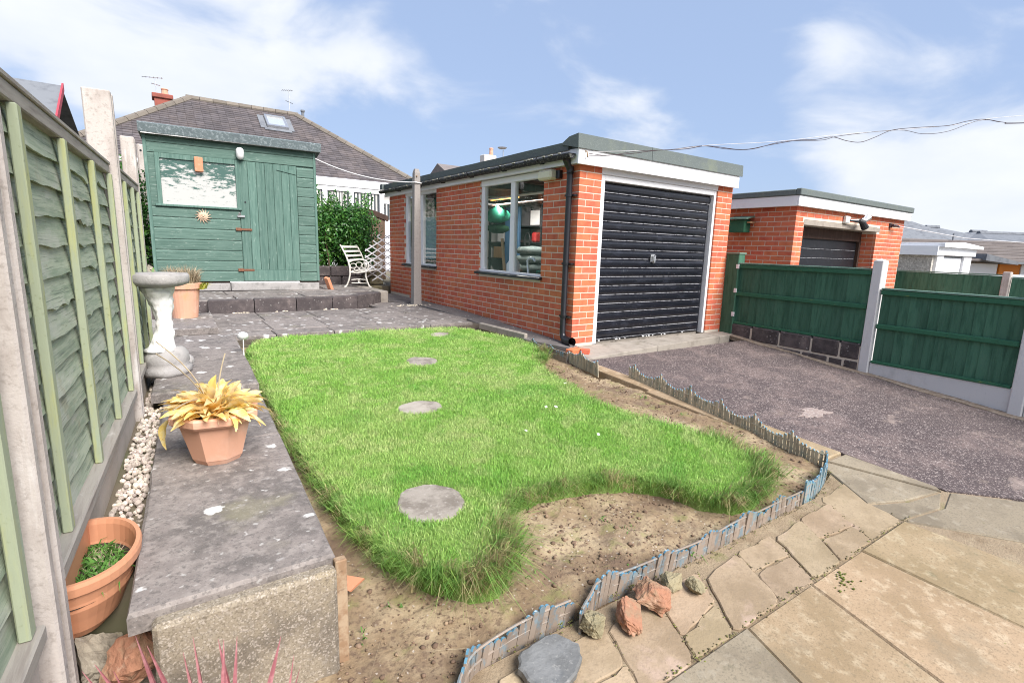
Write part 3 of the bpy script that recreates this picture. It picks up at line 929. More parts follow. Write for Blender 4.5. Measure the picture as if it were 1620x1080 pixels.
# ---------------- flower bed soil
EDGE_FRONT = [(-3.42, -3.46), (-3.21, -3.205), (-3.09, -3.175), (-2.88, -3.165), (-2.70, -3.172), (-2.57, -3.15), (-2.355, -3.153), (-2.13, -3.174), (-1.815, -3.182), (-1.415, -3.171), (-1.09, -3.170), (-0.76, -3.15), (-0.50, -3.09), (-0.375, -3.02)]
EDGE_SIDE = [(-0.40, -2.97), (-0.33, -2.70), (-0.255, -2.305), (-0.235, -1.89), (-0.205, -1.504), (-0.19, -1.085)]
EDGE_TOP = [(-0.42, -0.90), (-0.37, -0.66), (-0.345, -0.365)]
EDGE_TOP2 = [(-0.36, -0.34), (-0.37, -0.05), (-0.365, 0.30)]
bed_poly = [(-4.28, -4.2), (-3.75, -3.9)] + EDGE_FRONT + EDGE_SIDE + EDGE_TOP + EDGE_TOP2 + [(-0.42, 1.9), (-3.56, 1.9), (-3.56, -2.9), (-4.28, -2.3)]
nx, ny = 250, 370
gx, gy = np.meshgrid(np.linspace(-4.3, -0.15, nx), np.linspace(-4.2, 1.9, ny))
hz = np.zeros_like(gx)
for j in range(ny):
    for i in range(nx):
        x, y = gx[j, i], gy[j, i]
        v = Vector((x, y, 0))
        c = mnoise.noise(v * 34)
        hz[j, i] = .016 * mnoise.noise(v * 3.1) + .010 * mnoise.noise(v * 11) + .013 * max(0, c - .05) + .005 * mnoise.noise(v * 70)
hz += Sz(gy)
ed, _, _ = edge_dist(bed_poly, gx, gy)
ins = inside(bed_poly, gx, gy)
hz = np.where(ins, hz, hz - .16)
idx = np.arange(nx * ny).reshape(ny, nx)
q = np.stack([idx[:-1, :-1], idx[:-1, 1:], idx[1:, 1:], idx[1:, :-1]], -1).reshape(-1, 4)
me = fast_mesh('soil_bed', np.stack([gx, gy, hz], -1).reshape(-1, 3), quads=q)
me.materials.append(M['soil'])
me.polygons.foreach_set('use_smooth', [True] * len(me.polygons))
link('soil_bed', me, kind='structure')

# ---------------- lawn
LAWN = [(-3.26, 1.0), (-3.12, 1.34), (-2.74, 1.42), (-2.36, 1.34), (-1.9, 1.39), (-1.586, 1.34), (-1.1, 1.37), (-0.767, 1.20), (-0.54, 0.75), (-0.44, 0.38), (-0.45, 0.0), (-0.62, -0.30),
        (-0.86, -0.50), (-0.94, -0.787), (-1.03, -1.2), (-1.106, -1.647), (-1.02, -1.9), (-0.953, -2.15), (-0.86, -2.40), (-0.822, -2.581), (-0.84, -2.75), (-0.92, -2.90), (-1.116, -3.02), (-1.325, -3.09), (-1.50, -3.07),
        (-1.62, -2.95), (-1.66, -2.80), (-1.80, -2.63), (-2.05, -2.54), (-2.30, -2.50), (-2.50, -2.50), (-2.62, -2.58), (-2.70, -2.72), (-2.80, -2.88), (-2.92, -2.97), (-3.04, -2.95), (-3.156, -2.80),
        (-3.242, -2.604), (-3.291, -2.345), (-3.326, -1.947), (-3.337, -1.35), (-3.337, -0.642), (-3.33, 0.186), (-3.30, 0.8)]
STONES = [(-2.905, -2.335, .19, .20, 7), (-2.41, -1.125, .20, .15, 6), (-1.885, 0.01, .18, .17, 8), (-1.17, 1.02, .17, .13, 6)]
stone_polys = []
for k, (cx, cy, rx, ry, n) in enumerate(STONES):
    pts = []
    for i in range(n):
        a = 2 * math.pi * (i + .3) / n
        pts.append((cx + rx * math.cos(a) * RND.uniform(.93, 1.07), cy + ry * math.sin(a) * RND.uniform(.93, 1.07)))
    q = []
    for i, p in enumerate(pts):
        a, b = pts[i - 1], pts[(i + 1) % n]
        q += [(p[0] * .82 + a[0] * .18, p[1] * .82 + a[1] * .18), (p[0] * .82 + b[0] * .18, p[1] * .82 + b[1] * .18)]
    stone_polys.append(q)
mb = MB()
mb.prism(LAWN, lambda x, y: Sz(y) - .10, lambda x, y: Lz(y))
mb.build('lawn', M['turf'], kind='structure')
SL = ['large grey stepping stone nearest the viewer, set in the lawn above the bare soil', 'second stepping stone up the lawn, pale grey and rounded',
      'third stepping stone up the lawn, small pale oval in grass', 'half overgrown stepping stone at the far end of the lawn by the patio']
mstep = mat('step_stone', (.30, .265, .225), [('noise', 8, .42, .62, (.165, .14, .115), .9), ('noise', 3.5, .5, .64, (.40, .355, .30), .7), ('noise', 60, .55, .7, (.40, .37, .33), .7), ('noise', 20, .6, .7, (.15, .13, .1), .6)], rough=.95, bump=[('noise', 90, .7, .005)])
for k, q in enumerate(stone_polys):
    cx, cy = STONES[k][0], STONES[k][1]
    mb = MB(off=(cx, cy, Lz(cy)))
    mb.prism(q, lambda x, y: Lz(y) - .05, lambda x, y: Lz(y) + .006 + .006 * mnoise.noise(Vector((x * 9, y * 9, 0))), inset=.012)
    o = mb.build('stepping_stone', mstep)
    o.location = (cx, cy, Lz(cy))
    tag(o, SL[k], 'stepping stone', 'stepping stones set in the lawn')

# ---------------- patio slabs, bench-high border slabs and wall path
patio = MB()
patio.box(-4.0, -0.36, 1.43, 4.2, -1.0, 0.062)
patio.box(-4.0, -3.40, -0.1, 1.4295, -1.0, 0.062)
patio = patio.build('patio', mat('patio_bed', (.09, .075, .06), [('noise', 20, .45, .7, (.16, .14, .10), .7)], rough=1), kind='structure')


def flag(x0, x1, y0, y1, z, parent=patio, m=None, name='slab', sk=0.0):
    gg = .005
    mb = MB()
    tx, ty = RND.gauss(0, .004), RND.gauss(0, .004)
    s = lambda y: sk * y
    cx, cy = (x0 + x1) / 2, (y0 + y1) / 2
    mb.prism([(x0 + gg + s(y0), y0 + gg), (x1 - gg + s(y0), y0 + gg), (x1 - gg + s(y1), y1 - gg), (x0 + gg + s(y1), y1 - gg)], z - .05, lambda x, y: z + tx * (x - cx) + ty * (y - cy), inset=.008)
    return mb.build(name, m or M['slab'], parent)


for y0, y1, xs_ in ((1.43, 1.79, [-3.36, -2.93, -2.32, -1.72, -1.12, -0.50]), (1.80, 2.62, [-3.36, -2.90, -2.28, -1.66, -1.05, -0.38]), (2.63, 3.40, [-3.40, -2.86, -2.20, -1.50, -0.95, -0.38])):
    for a, b in zip(xs_[:-1], xs_[1:]):
        flag(a, b, y0, y1, .10)
flag(-1.1, -0.38, 3.41, 4.15, .10)
# path of dark slabs along the garage wall
wall_path = MB()
wall_path.prism([(-0.37, 0.32), (-0.15, -0.16), (-0.01, -0.16), (-0.01, 5.9), (-0.80, 5.9), (-0.80, 4.1), (-0.37, 4.1)], -1.0, lambda x, y: min(.085, -.03 + .045 * (y + .2)))
wall_path = wall_path.build('wall_path', M['dark_stone'], kind='structure')
for a, b in ((0.02, 0.95), (0.96, 1.9), (1.91, 2.85), (2.86, 3.8), (3.81, 4.7), (4.71, 5.6)):
    mb = MB()
    zz = lambda x, y: min(.112, .008 + .04 * y)
    if a < .1:
        pts = [(-0.36, 0.36), (-0.16, -0.17), (-0.012, -0.15), (-0.012, b), (-0.36, b)]
    else:
        pts = [(-0.36 if a < 3.9 else -.78, a), (-0.012, a), (-0.012, b), (-0.36 if a < 3.7 else -.78, b)]
    mb.prism(pts, -.06, zz, inset=.006)
    mb.build('slab', mat('wall_path_slab', (.145, .13, .125), [('noise', 5, .42, .68, (.095, .085, .08), .8), ('noise', 70, .55, .7, (.22, .2, .19), .6), ('spots', 22, .22, .28, (.5, .48, .45), .7)], rough=.92, bump=[('noise', 110, .5, .004)]) if a < .1 else bpy.data.materials['wall_path_slab'], wall_path)
kb = MB()
kb.box(-.405, -.350, -.45, .45, -.05, .035, c=.010)
kb = kb.build('kerb_stone', M['apron'])
kb.location = (.0, .95, .055)
kb.rotation_euler = (rad(1.5), 0, rad(7))
tag(kb, 'short pale concrete edging kerb beside the path below the garage window', 'kerb')

# raised border of slabs along the left fence, from the front slab to the patio
FS = .047       # the fence and this border lean that much off the garage's axis
border = thing('slab_border', 'raised border of grey lichen spotted paving slabs beside the waney fence', 'raised border', (-3.6, -2.9, Sz(-2.9)))
OB = (-3.6, -2.9, Sz(-2.9))


def bslab(y0, y1, z, xl=-3.93, xr=-3.392, th=.055, name='slab'):
    mb = MB(off=OB)
    n = 10
    left, right = [], []
    for i in range(n + 1):
        y = y0 + (y1 - y0) * i / n
        right.append((xr + FS * y + .004 * mnoise.noise(Vector((y * 9, z, 1))), y))
        left.append((xl + FS * y + .006 * mnoise.noise(Vector((y * 9, z, 7))), y))
    mb.prism(right + left[::-1], z - th, lambda x, y: z + .002 * mnoise.noise(Vector((x * 6, y * 6, 0))), inset=.009)
    return mb.build(name, M['slab'], border)


bslab(-2.935, -1.70, .10, th=.06)
bslab(-1.692, -.765, .097)
bslab(-.757, .05, .142, xl=-3.99, th=.06)
bslab(.058, .62, .132, xl=-3.99)
bslab(.628, 1.18, .122, xl=-3.99)
bslab(1.188, 2.1, .108, xl=-3.99)
bslab(2.108, 3.4, .106, xl=-3.99)
mb = MB(off=OB)
mb.box(-3.90, -3.56, -2.75, -.8, -.5, .038)
mb.box(-3.96, -3.46, -.74, 3.3, -.5, .055)
mb.build('support_wall', M['dark_stone'], border)
mb = MB(off=OB)
mb.box(-4.015, -3.541, -2.998, -2.942, -.45, .085, c=.012)
fs = mb.build('front_slab', M['exposed'], border, label='exposed pebble slab standing on edge')
mb = MB(off=OB)
mb.box(-3.538, -3.502, -2.965, -2.935, -.45, .090, c=.003)
mb.build('rusty_strip', M['rust'], border)
st = MB()
st.prism([(-3.80 - .12, 1.66), (-3.455, 1.66), (-3.42, 2.95), (-3.92, 2.95)], .112, .178, inset=.008)
st = st.build('step_slab', M['slab'])
tag(st, 'thick loose grey slab lying on the border under the pot of dead grass', 'paving slab')

# gravel in the gap between the fence and the border
gv, gf = [], []
base_v, base_f = unit_box(1, 1, 1, .5)
mb = MB()
for i in range(900):
    y = RND.uniform(-2.45, 1.3)
    x = -4.035 + .059 * y + .01 + RND.random() * (.10 if y < -.75 else .04)
    s = RND.uniform(.006, .013)
    R_ = Euler((RND.uniform(0, 6), RND.uniform(0, 6), RND.uniform(0, 6))).to_matrix()
    z = .035 + RND.uniform(-.006, .012)
    vs = [R_ @ Vector((a * s, b * s * RND.uniform(.7, 1), c * s * .8)) for a, b, c in base_v]
    mb.add([(p.x + x, p.y + y, p.z + z) for p in vs], base_f)
mb.build('gravel', M['pebble'], kind='stuff')
mb = MB()
mb.prism([(-4.25, -2.62), (-3.9, -2.62), (-3.70, 1.4), (-3.98, 1.4)], -.6, lambda x, y: .027)
mb.build('gravel_bed', M['earth'], kind='structure')

# ---------------- terrace under the shed and its dark kerb
terr = MB()
terr.prism([(-4.1, 3.50), (-2.3, 3.54), (-1.55, 3.62), (-1.0, 3.95), (-.68, 4.45), (-.50, 5.3), (-.42, 6.1), (-4.3, 6.1)], -1.0, .255)
terr = terr.build('terrace', M['dark_stone'], kind='structure')
for a in ((-4.0, -3.05, 3.56, 4.25), (-3.04, -2.1, 3.58, 4.25), (-2.09, -1.2, 3.85, 4.6), (-3.9, -3.1, 4.26, 4.95), (-3.09, -2.1, 4.26, 4.95), (-2.09, -1.35, 4.61, 5.1), (-1.34, -.78, 4.5, 5.2), (-1.42, -.66, 5.21, 6.0)):
    flag(*a, .272, parent=terr)
kerb = thing('terrace_kerb', 'curved kerb of dark sooty stone blocks edging the terrace in front of the shed', 'kerb', (-2.3, 3.45, .1))
KC = [(-3.42, 3.42), (-2.86, 3.41), (-2.30, 3.45), (-1.78, 3.47), (-1.36, 3.60), (-1.00, 3.88), (-.76, 4.18)]
for i in range(len(KC) - 1):
    a, b = Vector(KC[i]), Vector(KC[i + 1])
    t = (b - a).normalized()
    nrm = Vector((-t.y, t.x))
    a2, b2 = a + t * .006, b - t * .006
    mb = MB(off=(-2.3, 3.45, .1))
    mb.prism([tuple(a2), tuple(b2), tuple(b2 + nrm * .13), tuple(a2 + nrm * .13)], .02, .285 + RND.uniform(-.006, .006), inset=.014)
    mb.build('kerb_block', M['dark_stone'], kerb)
mb = MB(off=(-2.3, 3.45, .1))
mb.box(-.80, -.62, 4.19, 5.5, .02, .288, c=.014)
mb.build('kerb_block', M['apron'], kerb, label='long pale block returning towards the garden seat')
# white grit washed along the kerb
mb = MB()
for i in range(170):
    if i < 100:
        t = RND.random()
        x, y = -3.2 + 2.1 * t, 3.375 + .02 * RND.random()
        if not (.28 < t < .36 or .02 < t < .14 or .6 < t < .7):
            continue
    else:
        x, y = RND.gauss(-.38, .2), RND.gauss(3.50, .06)
    s = RND.uniform(.006, .016)
    mb.box(x - s, x + s, y - s * .7, y + s * .7, .100, .100 + s, c=s * .4, rot=Euler((0, 0, RND.uniform(0, 3))).to_matrix())
mb.build('grit', mat('grit', (.66, .58, .46), rough=.9, rnd=.25), kind='stuff')


# ================================================================== BRICK GARAGE (front-left corner at the origin)
CAMP = Vector((-3.93, -4.477, 1.078))
GW, GL = 2.875, 5.69
garage = thing('brick_garage', 'red brick garage with black up-and-over door and two white framed side windows', 'garage', (0, 0, 0))
W1 = (0.64, 2.15, 0.725, 2.0)       # y0,y1,z0,z1 of the front window opening
W2 = (3.57, 4.925, 0.725, 2.03)
mb = MB()
e = .0025
t = .11
# side wall facing the garden
for y0, y1, z0, z1 in ((e, W1[0], -.6, 2.03), (W1[0], W1[1], -.6, W1[2]), (W1[1], W2[0], -.6, 2.03), (W2[0], W2[1], -.6, W2[2]), (W2[1], GL - e, -.6, 2.03)):
    mb.box(e, t, y0, y1, z0, z1)
mb.box(t, .335 - e, e, t, -.6, 2.03)
mb.box(2.54 + e, GW - e, e, t, -.6, 2.03)
mb.box(GW - t, GW - e, t, GL - e, -.6, 2.03)
mb.box(t, GW - t, GL - t, GL - e, -.6, 2.03)
mb.build('wall', M['mortar'], garage, label='mortar joints and core of the brick walls')
# bricks
BR = []          # (axis, along0, along1, row, side)


def course(a0, a1, lead, gaps, z0):
    """stretchers from a0 to a1 along one wall; lead is the length already taken at the corner"""
    out = []
    x = a0 + lead
    while x < a1 - .02:
        out.append((x, min(x + .213, a1)))
        x += .225
    res = []
    for p, q in out:
        segs = [(p, q)]
        for g0, g1, gz0, gz1 in gaps:
            if z0 + .065 > gz0 + .01 and z0 < gz1 - .01:
                nx_ = []
                for s0, s1 in segs:
                    if s1 <= g0 or s0 >= g1:
                        nx_.append((s0, s1))
                    else:
                        if g0 - s0 > .025:
                            nx_.append((s0, g0))
                        if s1 - g1 > .025:
                            nx_.append((g1, s1))
                segs = nx_
        res += segs
    return res


bricks = []      # boxes x0,x1,y0,y1,z0,z1
for r in range(27):
    z0 = r * .075 + .006
    z1 = z0 + .063
    ev = r % 2 == 0
    cx = .215 if ev else .1025
    cy = .1025 if ev else .215
    bricks.append((0, cx, 0, cy, z0, z1))
    bricks.append((cx + .01, .335, 0, .04, z0, z1))
    for p, q in course(0, GL, cy + .01, [W1, W2], z0):
        if p > 2.3 and z1 < .05 + .02 * p:
            continue
        bricks.append((0, .035, p, q, z0, z1))
    bricks.append((GW - cx, GW, 0, cy, z0, z1))
    bricks.append((2.54, GW - cx - .01, 0, .04, z0, z1))
    for p, q in course(0, GL, cy + .01, [], z0):
        if r % 1 == 0 and p < 1.2:
            bricks.append((GW - .035, GW, p, q, z0, z1))


def lay(bricks, parent, limit=300, name='brick', jit=.0015):
    def key(b):
        return (Vector(((b[0] + b[1]) / 2, (b[2] + b[3]) / 2, (b[4] + b[5]) / 2)) - CAMP).length
    vis = sorted(bricks, key=key)
    for b in vis[:limit]:
        o = put_box(name, *b, M['brick'], parent)
        o.rotation_euler = (RND.gauss(0, jit), RND.gauss(0, jit), RND.gauss(0, jit * .6))
    if vis[limit:]:
        mb = MB()
        for b in vis[limit:]:
            k = RND.uniform(-.001, .001)
            mb.box(b[0] + k, b[1] + k, b[2] + k, b[3] + k, b[4], b[5])
        mb.build('brickwork', M['brick'], parent, kind='stuff')


front_b = [b for b in bricks if b[0] < 2.0 or b[2] < .02]
lay([b for b in bricks if not (b[0] > 2.8 and b[2] > .2)], garage)
mb = MB()
for b in bricks:
    if b[0] > 2.8 and b[2] > .2:
        mb.box(*b)
mb.build('brickwork', M['brick'], garage, kind='stuff', label='brickwork of the side turned away')
# floor and inside lining
mb = MB()
mb.box(t, GW - t, t, GL - t, -.55, .01)
mb.build('floor', M['apron'], garage)
mb = MB()
mb.box(GW - t - .012, GW - t - .002, .12, GL - t - .02, .02, 2.02)
mb.box(t + .002, GW - t - .012, GL - t - .014, GL - t - .003, .02, 2.02)
mb.build('inner_lining', M['inner_wall'], garage)
# fascias
mb = MB()
mb.box(-.10, GW + .005, -.082, -.058, 2.006, 2.172, c=.003)
mb.box(-.078, -.058, -.056, GL + .05, 2.018, 2.172, c=.003)
mb.box(GW - .02, GW + .003, -.056, GL + .05, 2.02, 2.172, c=.003)
mb.build('fascia', M['white_paint'], garage)
mb = MB()
mb.box(-.056, .06, -.056, GL, 2.03, 2.05)
mb.box(.06, GW - .02, -.056, .12, 2.031, 2.05)
mb.build('soffit', M['white_paint'], garage)
# felt roof with an upstand along the front
mb = MB()
mb.box(-.06, GW, -.05, GL + .04, 2.174, 2.235)
mb.build('roof', M['felt'], garage)
mb = MB()
xs_ = [-.125, 1.04, 1.046, GW + .05]
for a, b in ((xs_[0], xs_[1]), (xs_[2], xs_[3])):
    vs = [(a, -.10, 2.166), (b, -.10, 2.166), (b, -.092, 2.315), (a, -.092, 2.315), (a, .06, 2.30), (b, .06, 2.30), (a, .20, 2.236), (b, .20, 2.236), (a, -.084, 2.166), (b, -.084, 2.166)]
    mb.add(vs, [(0, 1, 2, 3), (3, 2, 5, 4), (4, 5, 7, 6), (1, 9, 7, 5), (1, 5, 2), (0, 3, 4), (0, 4, 6, 8), (8, 9, 1, 0)])
mb.build('roof_edge', M['felt'], garage)
mb = MB()
n = 16
L_ = []
for i in range(n + 1):
    y = .10 + (GL + .0 - .10) * i / n
    w = .006 * mnoise.noise(Vector((y * 1.7, 2, 0)))
    L_.append((y, w))
vs = []
for y, w in L_:
    vs += [(-.098, y, 2.166 + w), (-.108, y, 2.255 + w), (.05, y, 2.262 + w), (.12, y, 2.236)]
fs = []
for i in range(n):
    for k in range(3):
        fs.append((i * 4 + k, i * 4 + 4 + k, i * 4 + 5 + k, i * 4 + 1 + k))
fs += [(0, 1, 2, 3), (n * 4 + 3, n * 4 + 2, n * 4 + 1, n * 4)]
mb.add(vs, fs)
mb.box(-.15, .35, GL + .002, GL + .12, 2.165, 2.26)
mb.build('roof_edge', M['felt'], garage)
# gutter
gut = MB()
R0 = .052
m_ = 9
ring = [(math.cos(math.pi + math.pi * k / m_), math.sin(math.pi + math.pi * k / m_)) for k in range(m_ + 1)]
vs, fs = [], []
NY = 12
for i in range(NY + 1):
    y = -.02 + (GL + .12) * i / NY
    zc = 2.128 - .012 * (1 - i / NY) + .004 * mnoise.noise(Vector((y, 0, 3)))
    for c, s in ring:
        vs.append((-.140 + R0 * c, y, zc + R0 * s))
    for c, s in ring[::-1]:
        vs.append((-.140 + (R0 - .006) * c, y, zc + (R0 - .006) * s))
K = 2 * (m_ + 1)
for i in range(NY):
    for k in range(K):
        fs.append((i * K + k, i * K + (k + 1) % K, (i + 1) * K + (k + 1) % K, (i + 1) * K + k))
fs += [tuple(range(m_ + 1)), tuple(range(NY * K, NY * K + m_ + 1))[::-1]]
gut.add(vs, fs)
gut = gut.build('gutter', M['gutter'], garage, smooth=True)
for y in (.55, 1.35, 2.2, 3.1, 4.0, 4.9):
    mb = MB()
    mb.tube([(-.078, y, 2.135), (-.085, y, 2.075), (-.14, y, 2.066), (-.197, y, 2.10), (-.197, y, 2.135)], .010, 5)
    mb.build('bracket', M['black_plastic'], gut)
mb = MB()
for i in range(46):       # moss and grit clinging to the outer lip
    y = RND.uniform(.1, GL)
    s = RND.uniform(.005, .014)
    mb.box(-.197 - s * .4, -.197 + s * .8, y - s * 1.6, y + s * 1.6, 2.118, 2.12 + s, c=s * .3)
mb.build('moss', mat('gutter_moss', (.40, .38, .32), [('noise', 50, .5, .65, (.12, .13, .06), .9)], rough=1), gut, kind='stuff')
# downpipe
dp = MB()
dp.tube([(-.125, .10, 2.085), (-.105, .10, 2.04), (-.062, .105, 1.97), (-.052, .105, 1.90), (-.052, .105, .13), (-.055, .085, .075), (-.062, .04, .045)], [.045, .04, .034, .034, .034, .036, .036], 14)
dp.tube([(-.058, .065, .058), (-.066, -.02, .035), (-.075, -.10, .05)], [.046, .050, .052], 14, cap=False)
dp.tube([(-.052, .105, 2.0), (-.052, .105, 1.92)], .040, 14)
dp = dp.build('downpipe', M['black_plastic'], garage, smooth=True)
for z in (1.69, .93, .32):
    mb = MB()
    mb.tube([(-.052, .105, z - .016), (-.052, .105, z + .016)], .041, 12)
    mb.box(-.045, .0, .02, .19, z - .009, z + .009)
    mb.build('clip', M['black_plastic'], dp)


def g_window(y0, y1, z0, z1, mull, right_w):
    fr = MB()
    x0, x1 = .025, .085
    fr.box(x0, x1, y0 + .003, y0 + right_w, z0 + .05, z1 - .055, c=.003)
    fr.box(x0, x1, y1 - .095, y1 - .003, z0 + .05, z1 - .055, c=.003)
    fr.box(x0 + .003, x1, mull - .05, mull + .05, z0 + .05, z1 - .055, c=.003)
    fr.box(x0 - .008, x1, y0 + .003, y1 - .003, z1 - .055, z1 + .02, c=.003)
    fr.box(x0 - .012, x1, y0 + .003, y1 - .003, z0 + .012, z0 + .048, c=.003)
    w = fr.build('window', M['white_paint'], garage)
    for a, b in ((y0 + right_w - .01, mull - .04), (mull + .04, y1 - .085)):
        mb = MB()
        mb.box(.052, .056, a, b, z0 + .045, z1 - .05)
        mb.build('pane', M['glass'], w)
    mb = MB()
    vs = [(-.055, y0 - .03, z0 - .018), (-.055, y1 + .05, z0 - .018), (-.05, y1 + .05, z0 + .010), (-.05, y0 - .03, z0 + .010), (.09, y0 + .005, z0 - .018), (.09, y1 - .005, z0 - .018), (.09, y1 - .005, z0 + .030), (.09, y0 + .005, z0 + .030), (0.0, y0 - .03, z0 - .018), (0, y1 + .05, z0 - .018), (0, y1 + .05, z0 + .02), (0, y0 - .03, z0 + .02)]
    mb.add(vs, [(0, 3, 2, 1), (3, 11, 10, 2), (0, 1, 9, 8), (1, 2, 10, 9), (0, 8, 11, 3), (11, 7, 6, 10), (8, 9, 5, 4)])
    mb.build('sill', M['gutter'] if y0 > 3 else M['black_plastic'], w)
    return w


g_window(*W1, 1.345, .035)
g_window(*W2, 4.22, .03)
# up-and-over door with pressed horizontal ribs
DX0, DX1, DZ1 = .415, 2.49, 1.885
fr = MB()
fr.box(.338, .413, .02, .10, -.03, DZ1 + .065, c=.004)
fr.box(2.492, 2.538, .02, .10, -.03, DZ1 + .065, c=.004)
fr.box(.413, 2.492, .022, .10, DZ1, DZ1 + .065, c=.004)
fr.box(.30, 2.545, .004, .06, DZ1 + .066, 2.022, c=.004)
dfr = fr.build('door_frame', M['white_paint'], garage)
door = MB()
door.box(DX0 - .01, DX1 + .01, .092, .105, -.01, DZ1 + .02)
door = door.build('garage_door', M['garage_door'], garage)
nr = 17
pitch = (DZ1 - .02) / nr
for k in range(nr):
    z0 = .012 + k * pitch
    mb = MB()
    pr = [(.090, z0 + .003), (.070, z0 + .014), (.062, z0 + .030), (.060, z0 + pitch * .55), (.064, z0 + pitch - .022), (.090, z0 + pitch - .004)]
    xa, xb = DX0 + .012, DX1 - (.05 if k < nr - 1 else .012)
    vs = [(xa, y, z) for y, z in pr] + [(xb, y, z) for y, z in pr]
    q = len(pr)
    mb.add(vs, [(i, q + i, q + i + 1, i + 1) for i in range(q - 1)] + [tuple(range(q)), tuple(range(q, 2 * q))[::-1]])
    mb.build('rib', M['garage_door'], door)
    mb = MB()
    mb.box(xa, xb, .072, .0915, z0 - .0040, z0 + .0028)
    mb.build('seam_highlight', M['door_seam_highlight'], door)
mb = MB()
mb.box(1.325, 1.405, .048, .064, .965, 1.065, c=.006)
mb.tube([(1.35, .05, 1.04), (1.35, .02, 1.02), (1.35, .02, .985), (1.35, .045, .97)], .012, 6)
mb.tube([(1.385, .05, 1.05), (1.385, .03, 1.045), (1.375, .03, .96), (1.372, .05, .955)], .011, 6)
mb.build('handle', M['steel'], door)
mb = MB()
for i in range(14):
    x = RND.uniform(DX0, DX1)
    s = RND.uniform(.004, .013)
    mb.box(x - s * 1.5, x + s * 1.5, .045, .058, -.01, .0 + s * .6, c=.003)
mb.build('door_grit', M['old_white_paint'], door, kind='stuff')

# floodlight at the head of the window
fl = thing('wall_light', 'cream bulkhead light on the brickwork beside the front garage window head', 'wall light', (-.03, .45, 1.93))
mb = MB(off=(-.03, .45, 1.93))
mb.box(-.13, -.01, .36, .62, 1.885, 1.995, c=.022)
mb.build('housing', M['cream'], fl)
mb = MB(off=(-.03, .45, 1.93))
mb.box(-.06, .0, .29, .355, 1.89, 1.985, c=.008)
mb.build('bracket', M['black_plastic'], fl)

# ------------------------------------------------ what shows through the garage windows
def gthing(name, label, cat, m, fn, group=None, smooth=False, loc=(0, 0, 0)):
    mb = MB(off=loc)
    fn(mb)
    o = mb.build(name, m, smooth=smooth)
    o.location = loc
    return tag(o, label, cat, group)


def shelf(mb):
    for y in (3.6, 4.55, 5.48):
        mb.box(2.25, 2.29, y, y + .04, .01, 1.95)
        mb.box(2.68, 2.72, y, y + .04, .01, 1.95)
    for z in (.45, .85, 1.2, 1.53):
        mb.box(2.24, 2.73, 3.58, 5.54, z, z + .02)


gthing('storage_rack', 'dark metal shelving rack inside the garage behind the front window', 'rack', M['black_hose'], shelf, loc=(2.5, 4.5, .01))
gthing('blue_panel', 'tall blue panel standing inside the garage behind the front window mullion', 'panel', M['blue_board'], lambda mb: mb.box(2.08, 2.14, 4.12, 4.62, .01, 1.92, c=.01), loc=(2.1, 4.4, .01))
gthing('white_box', 'white box with dark edges on the rack, upper right through the front window', 'box', M['upvc'], lambda mb: mb.box(2.28, 2.62, 3.72, 4.02, 1.552, 1.84, c=.01), loc=(2.45, 3.9, 1.552))
gthing('black_case', 'black case on the top shelf of the rack beside the white box', 'case', M['black_hose'], lambda mb: mb.box(2.28, 2.62, 3.62, 3.71, 1.552, 1.86, c=.01), loc=(2.45, 3.66, 1.552))
gthing('black_case', 'wide black case on the top rack shelf, left pane of the front window', 'case', M['black_hose'], lambda mb: mb.box(2.28, 2.62, 4.95, 5.4, 1.552, 1.80, c=.02), loc=(2.45, 5.2, 1.552))
gthing('cardboard_box', 'pale carton on the rack in the left pane of the front window', 'box', M['upvc'], lambda mb: mb.box(2.3, 2.6, 5.0, 5.25, 1.222, 1.48, c=.01), loc=(2.45, 5.1, 1.222))
gthing('cardboard_box', 'brown carton lower on the rack in the left pane of the front window', 'box', M['wood'], lambda mb: mb.box(2.3, 2.6, 4.8, 5.4, .872, 1.12, c=.01), loc=(2.45, 5.1, .872))
gthing('grey_canister', 'grey canister beside the pale carton on the rack inside the garage', 'canister', M['stone_grey'], lambda mb: mb.lathe([(.09, 1.222), (.10, 1.24), (.10, 1.42), (.05, 1.47)], 12, ctr=(2.42, 4.82, 0)), loc=(2.42, 4.82, 1.222))
gthing('red_can', 'red plastic can on the rack shelf below the white box inside the garage', 'can', M['red_plastic'], lambda mb: mb.box(2.3, 2.5, 3.86, 4.0, 1.222, 1.42, c=.03), loc=(2.4, 3.9, 1.222))


def hosecoil(mb):
    for r, dz in ((.15, 0), (.135, .02), (.16, -.01)):
        mb.tube([(2.20, 3.98 + r * .6 * math.cos(a), 1.25 + dz + r * math.sin(a)) for a in [i / 14 * 6.283 for i in range(14)]], .012, 5, closed=True)


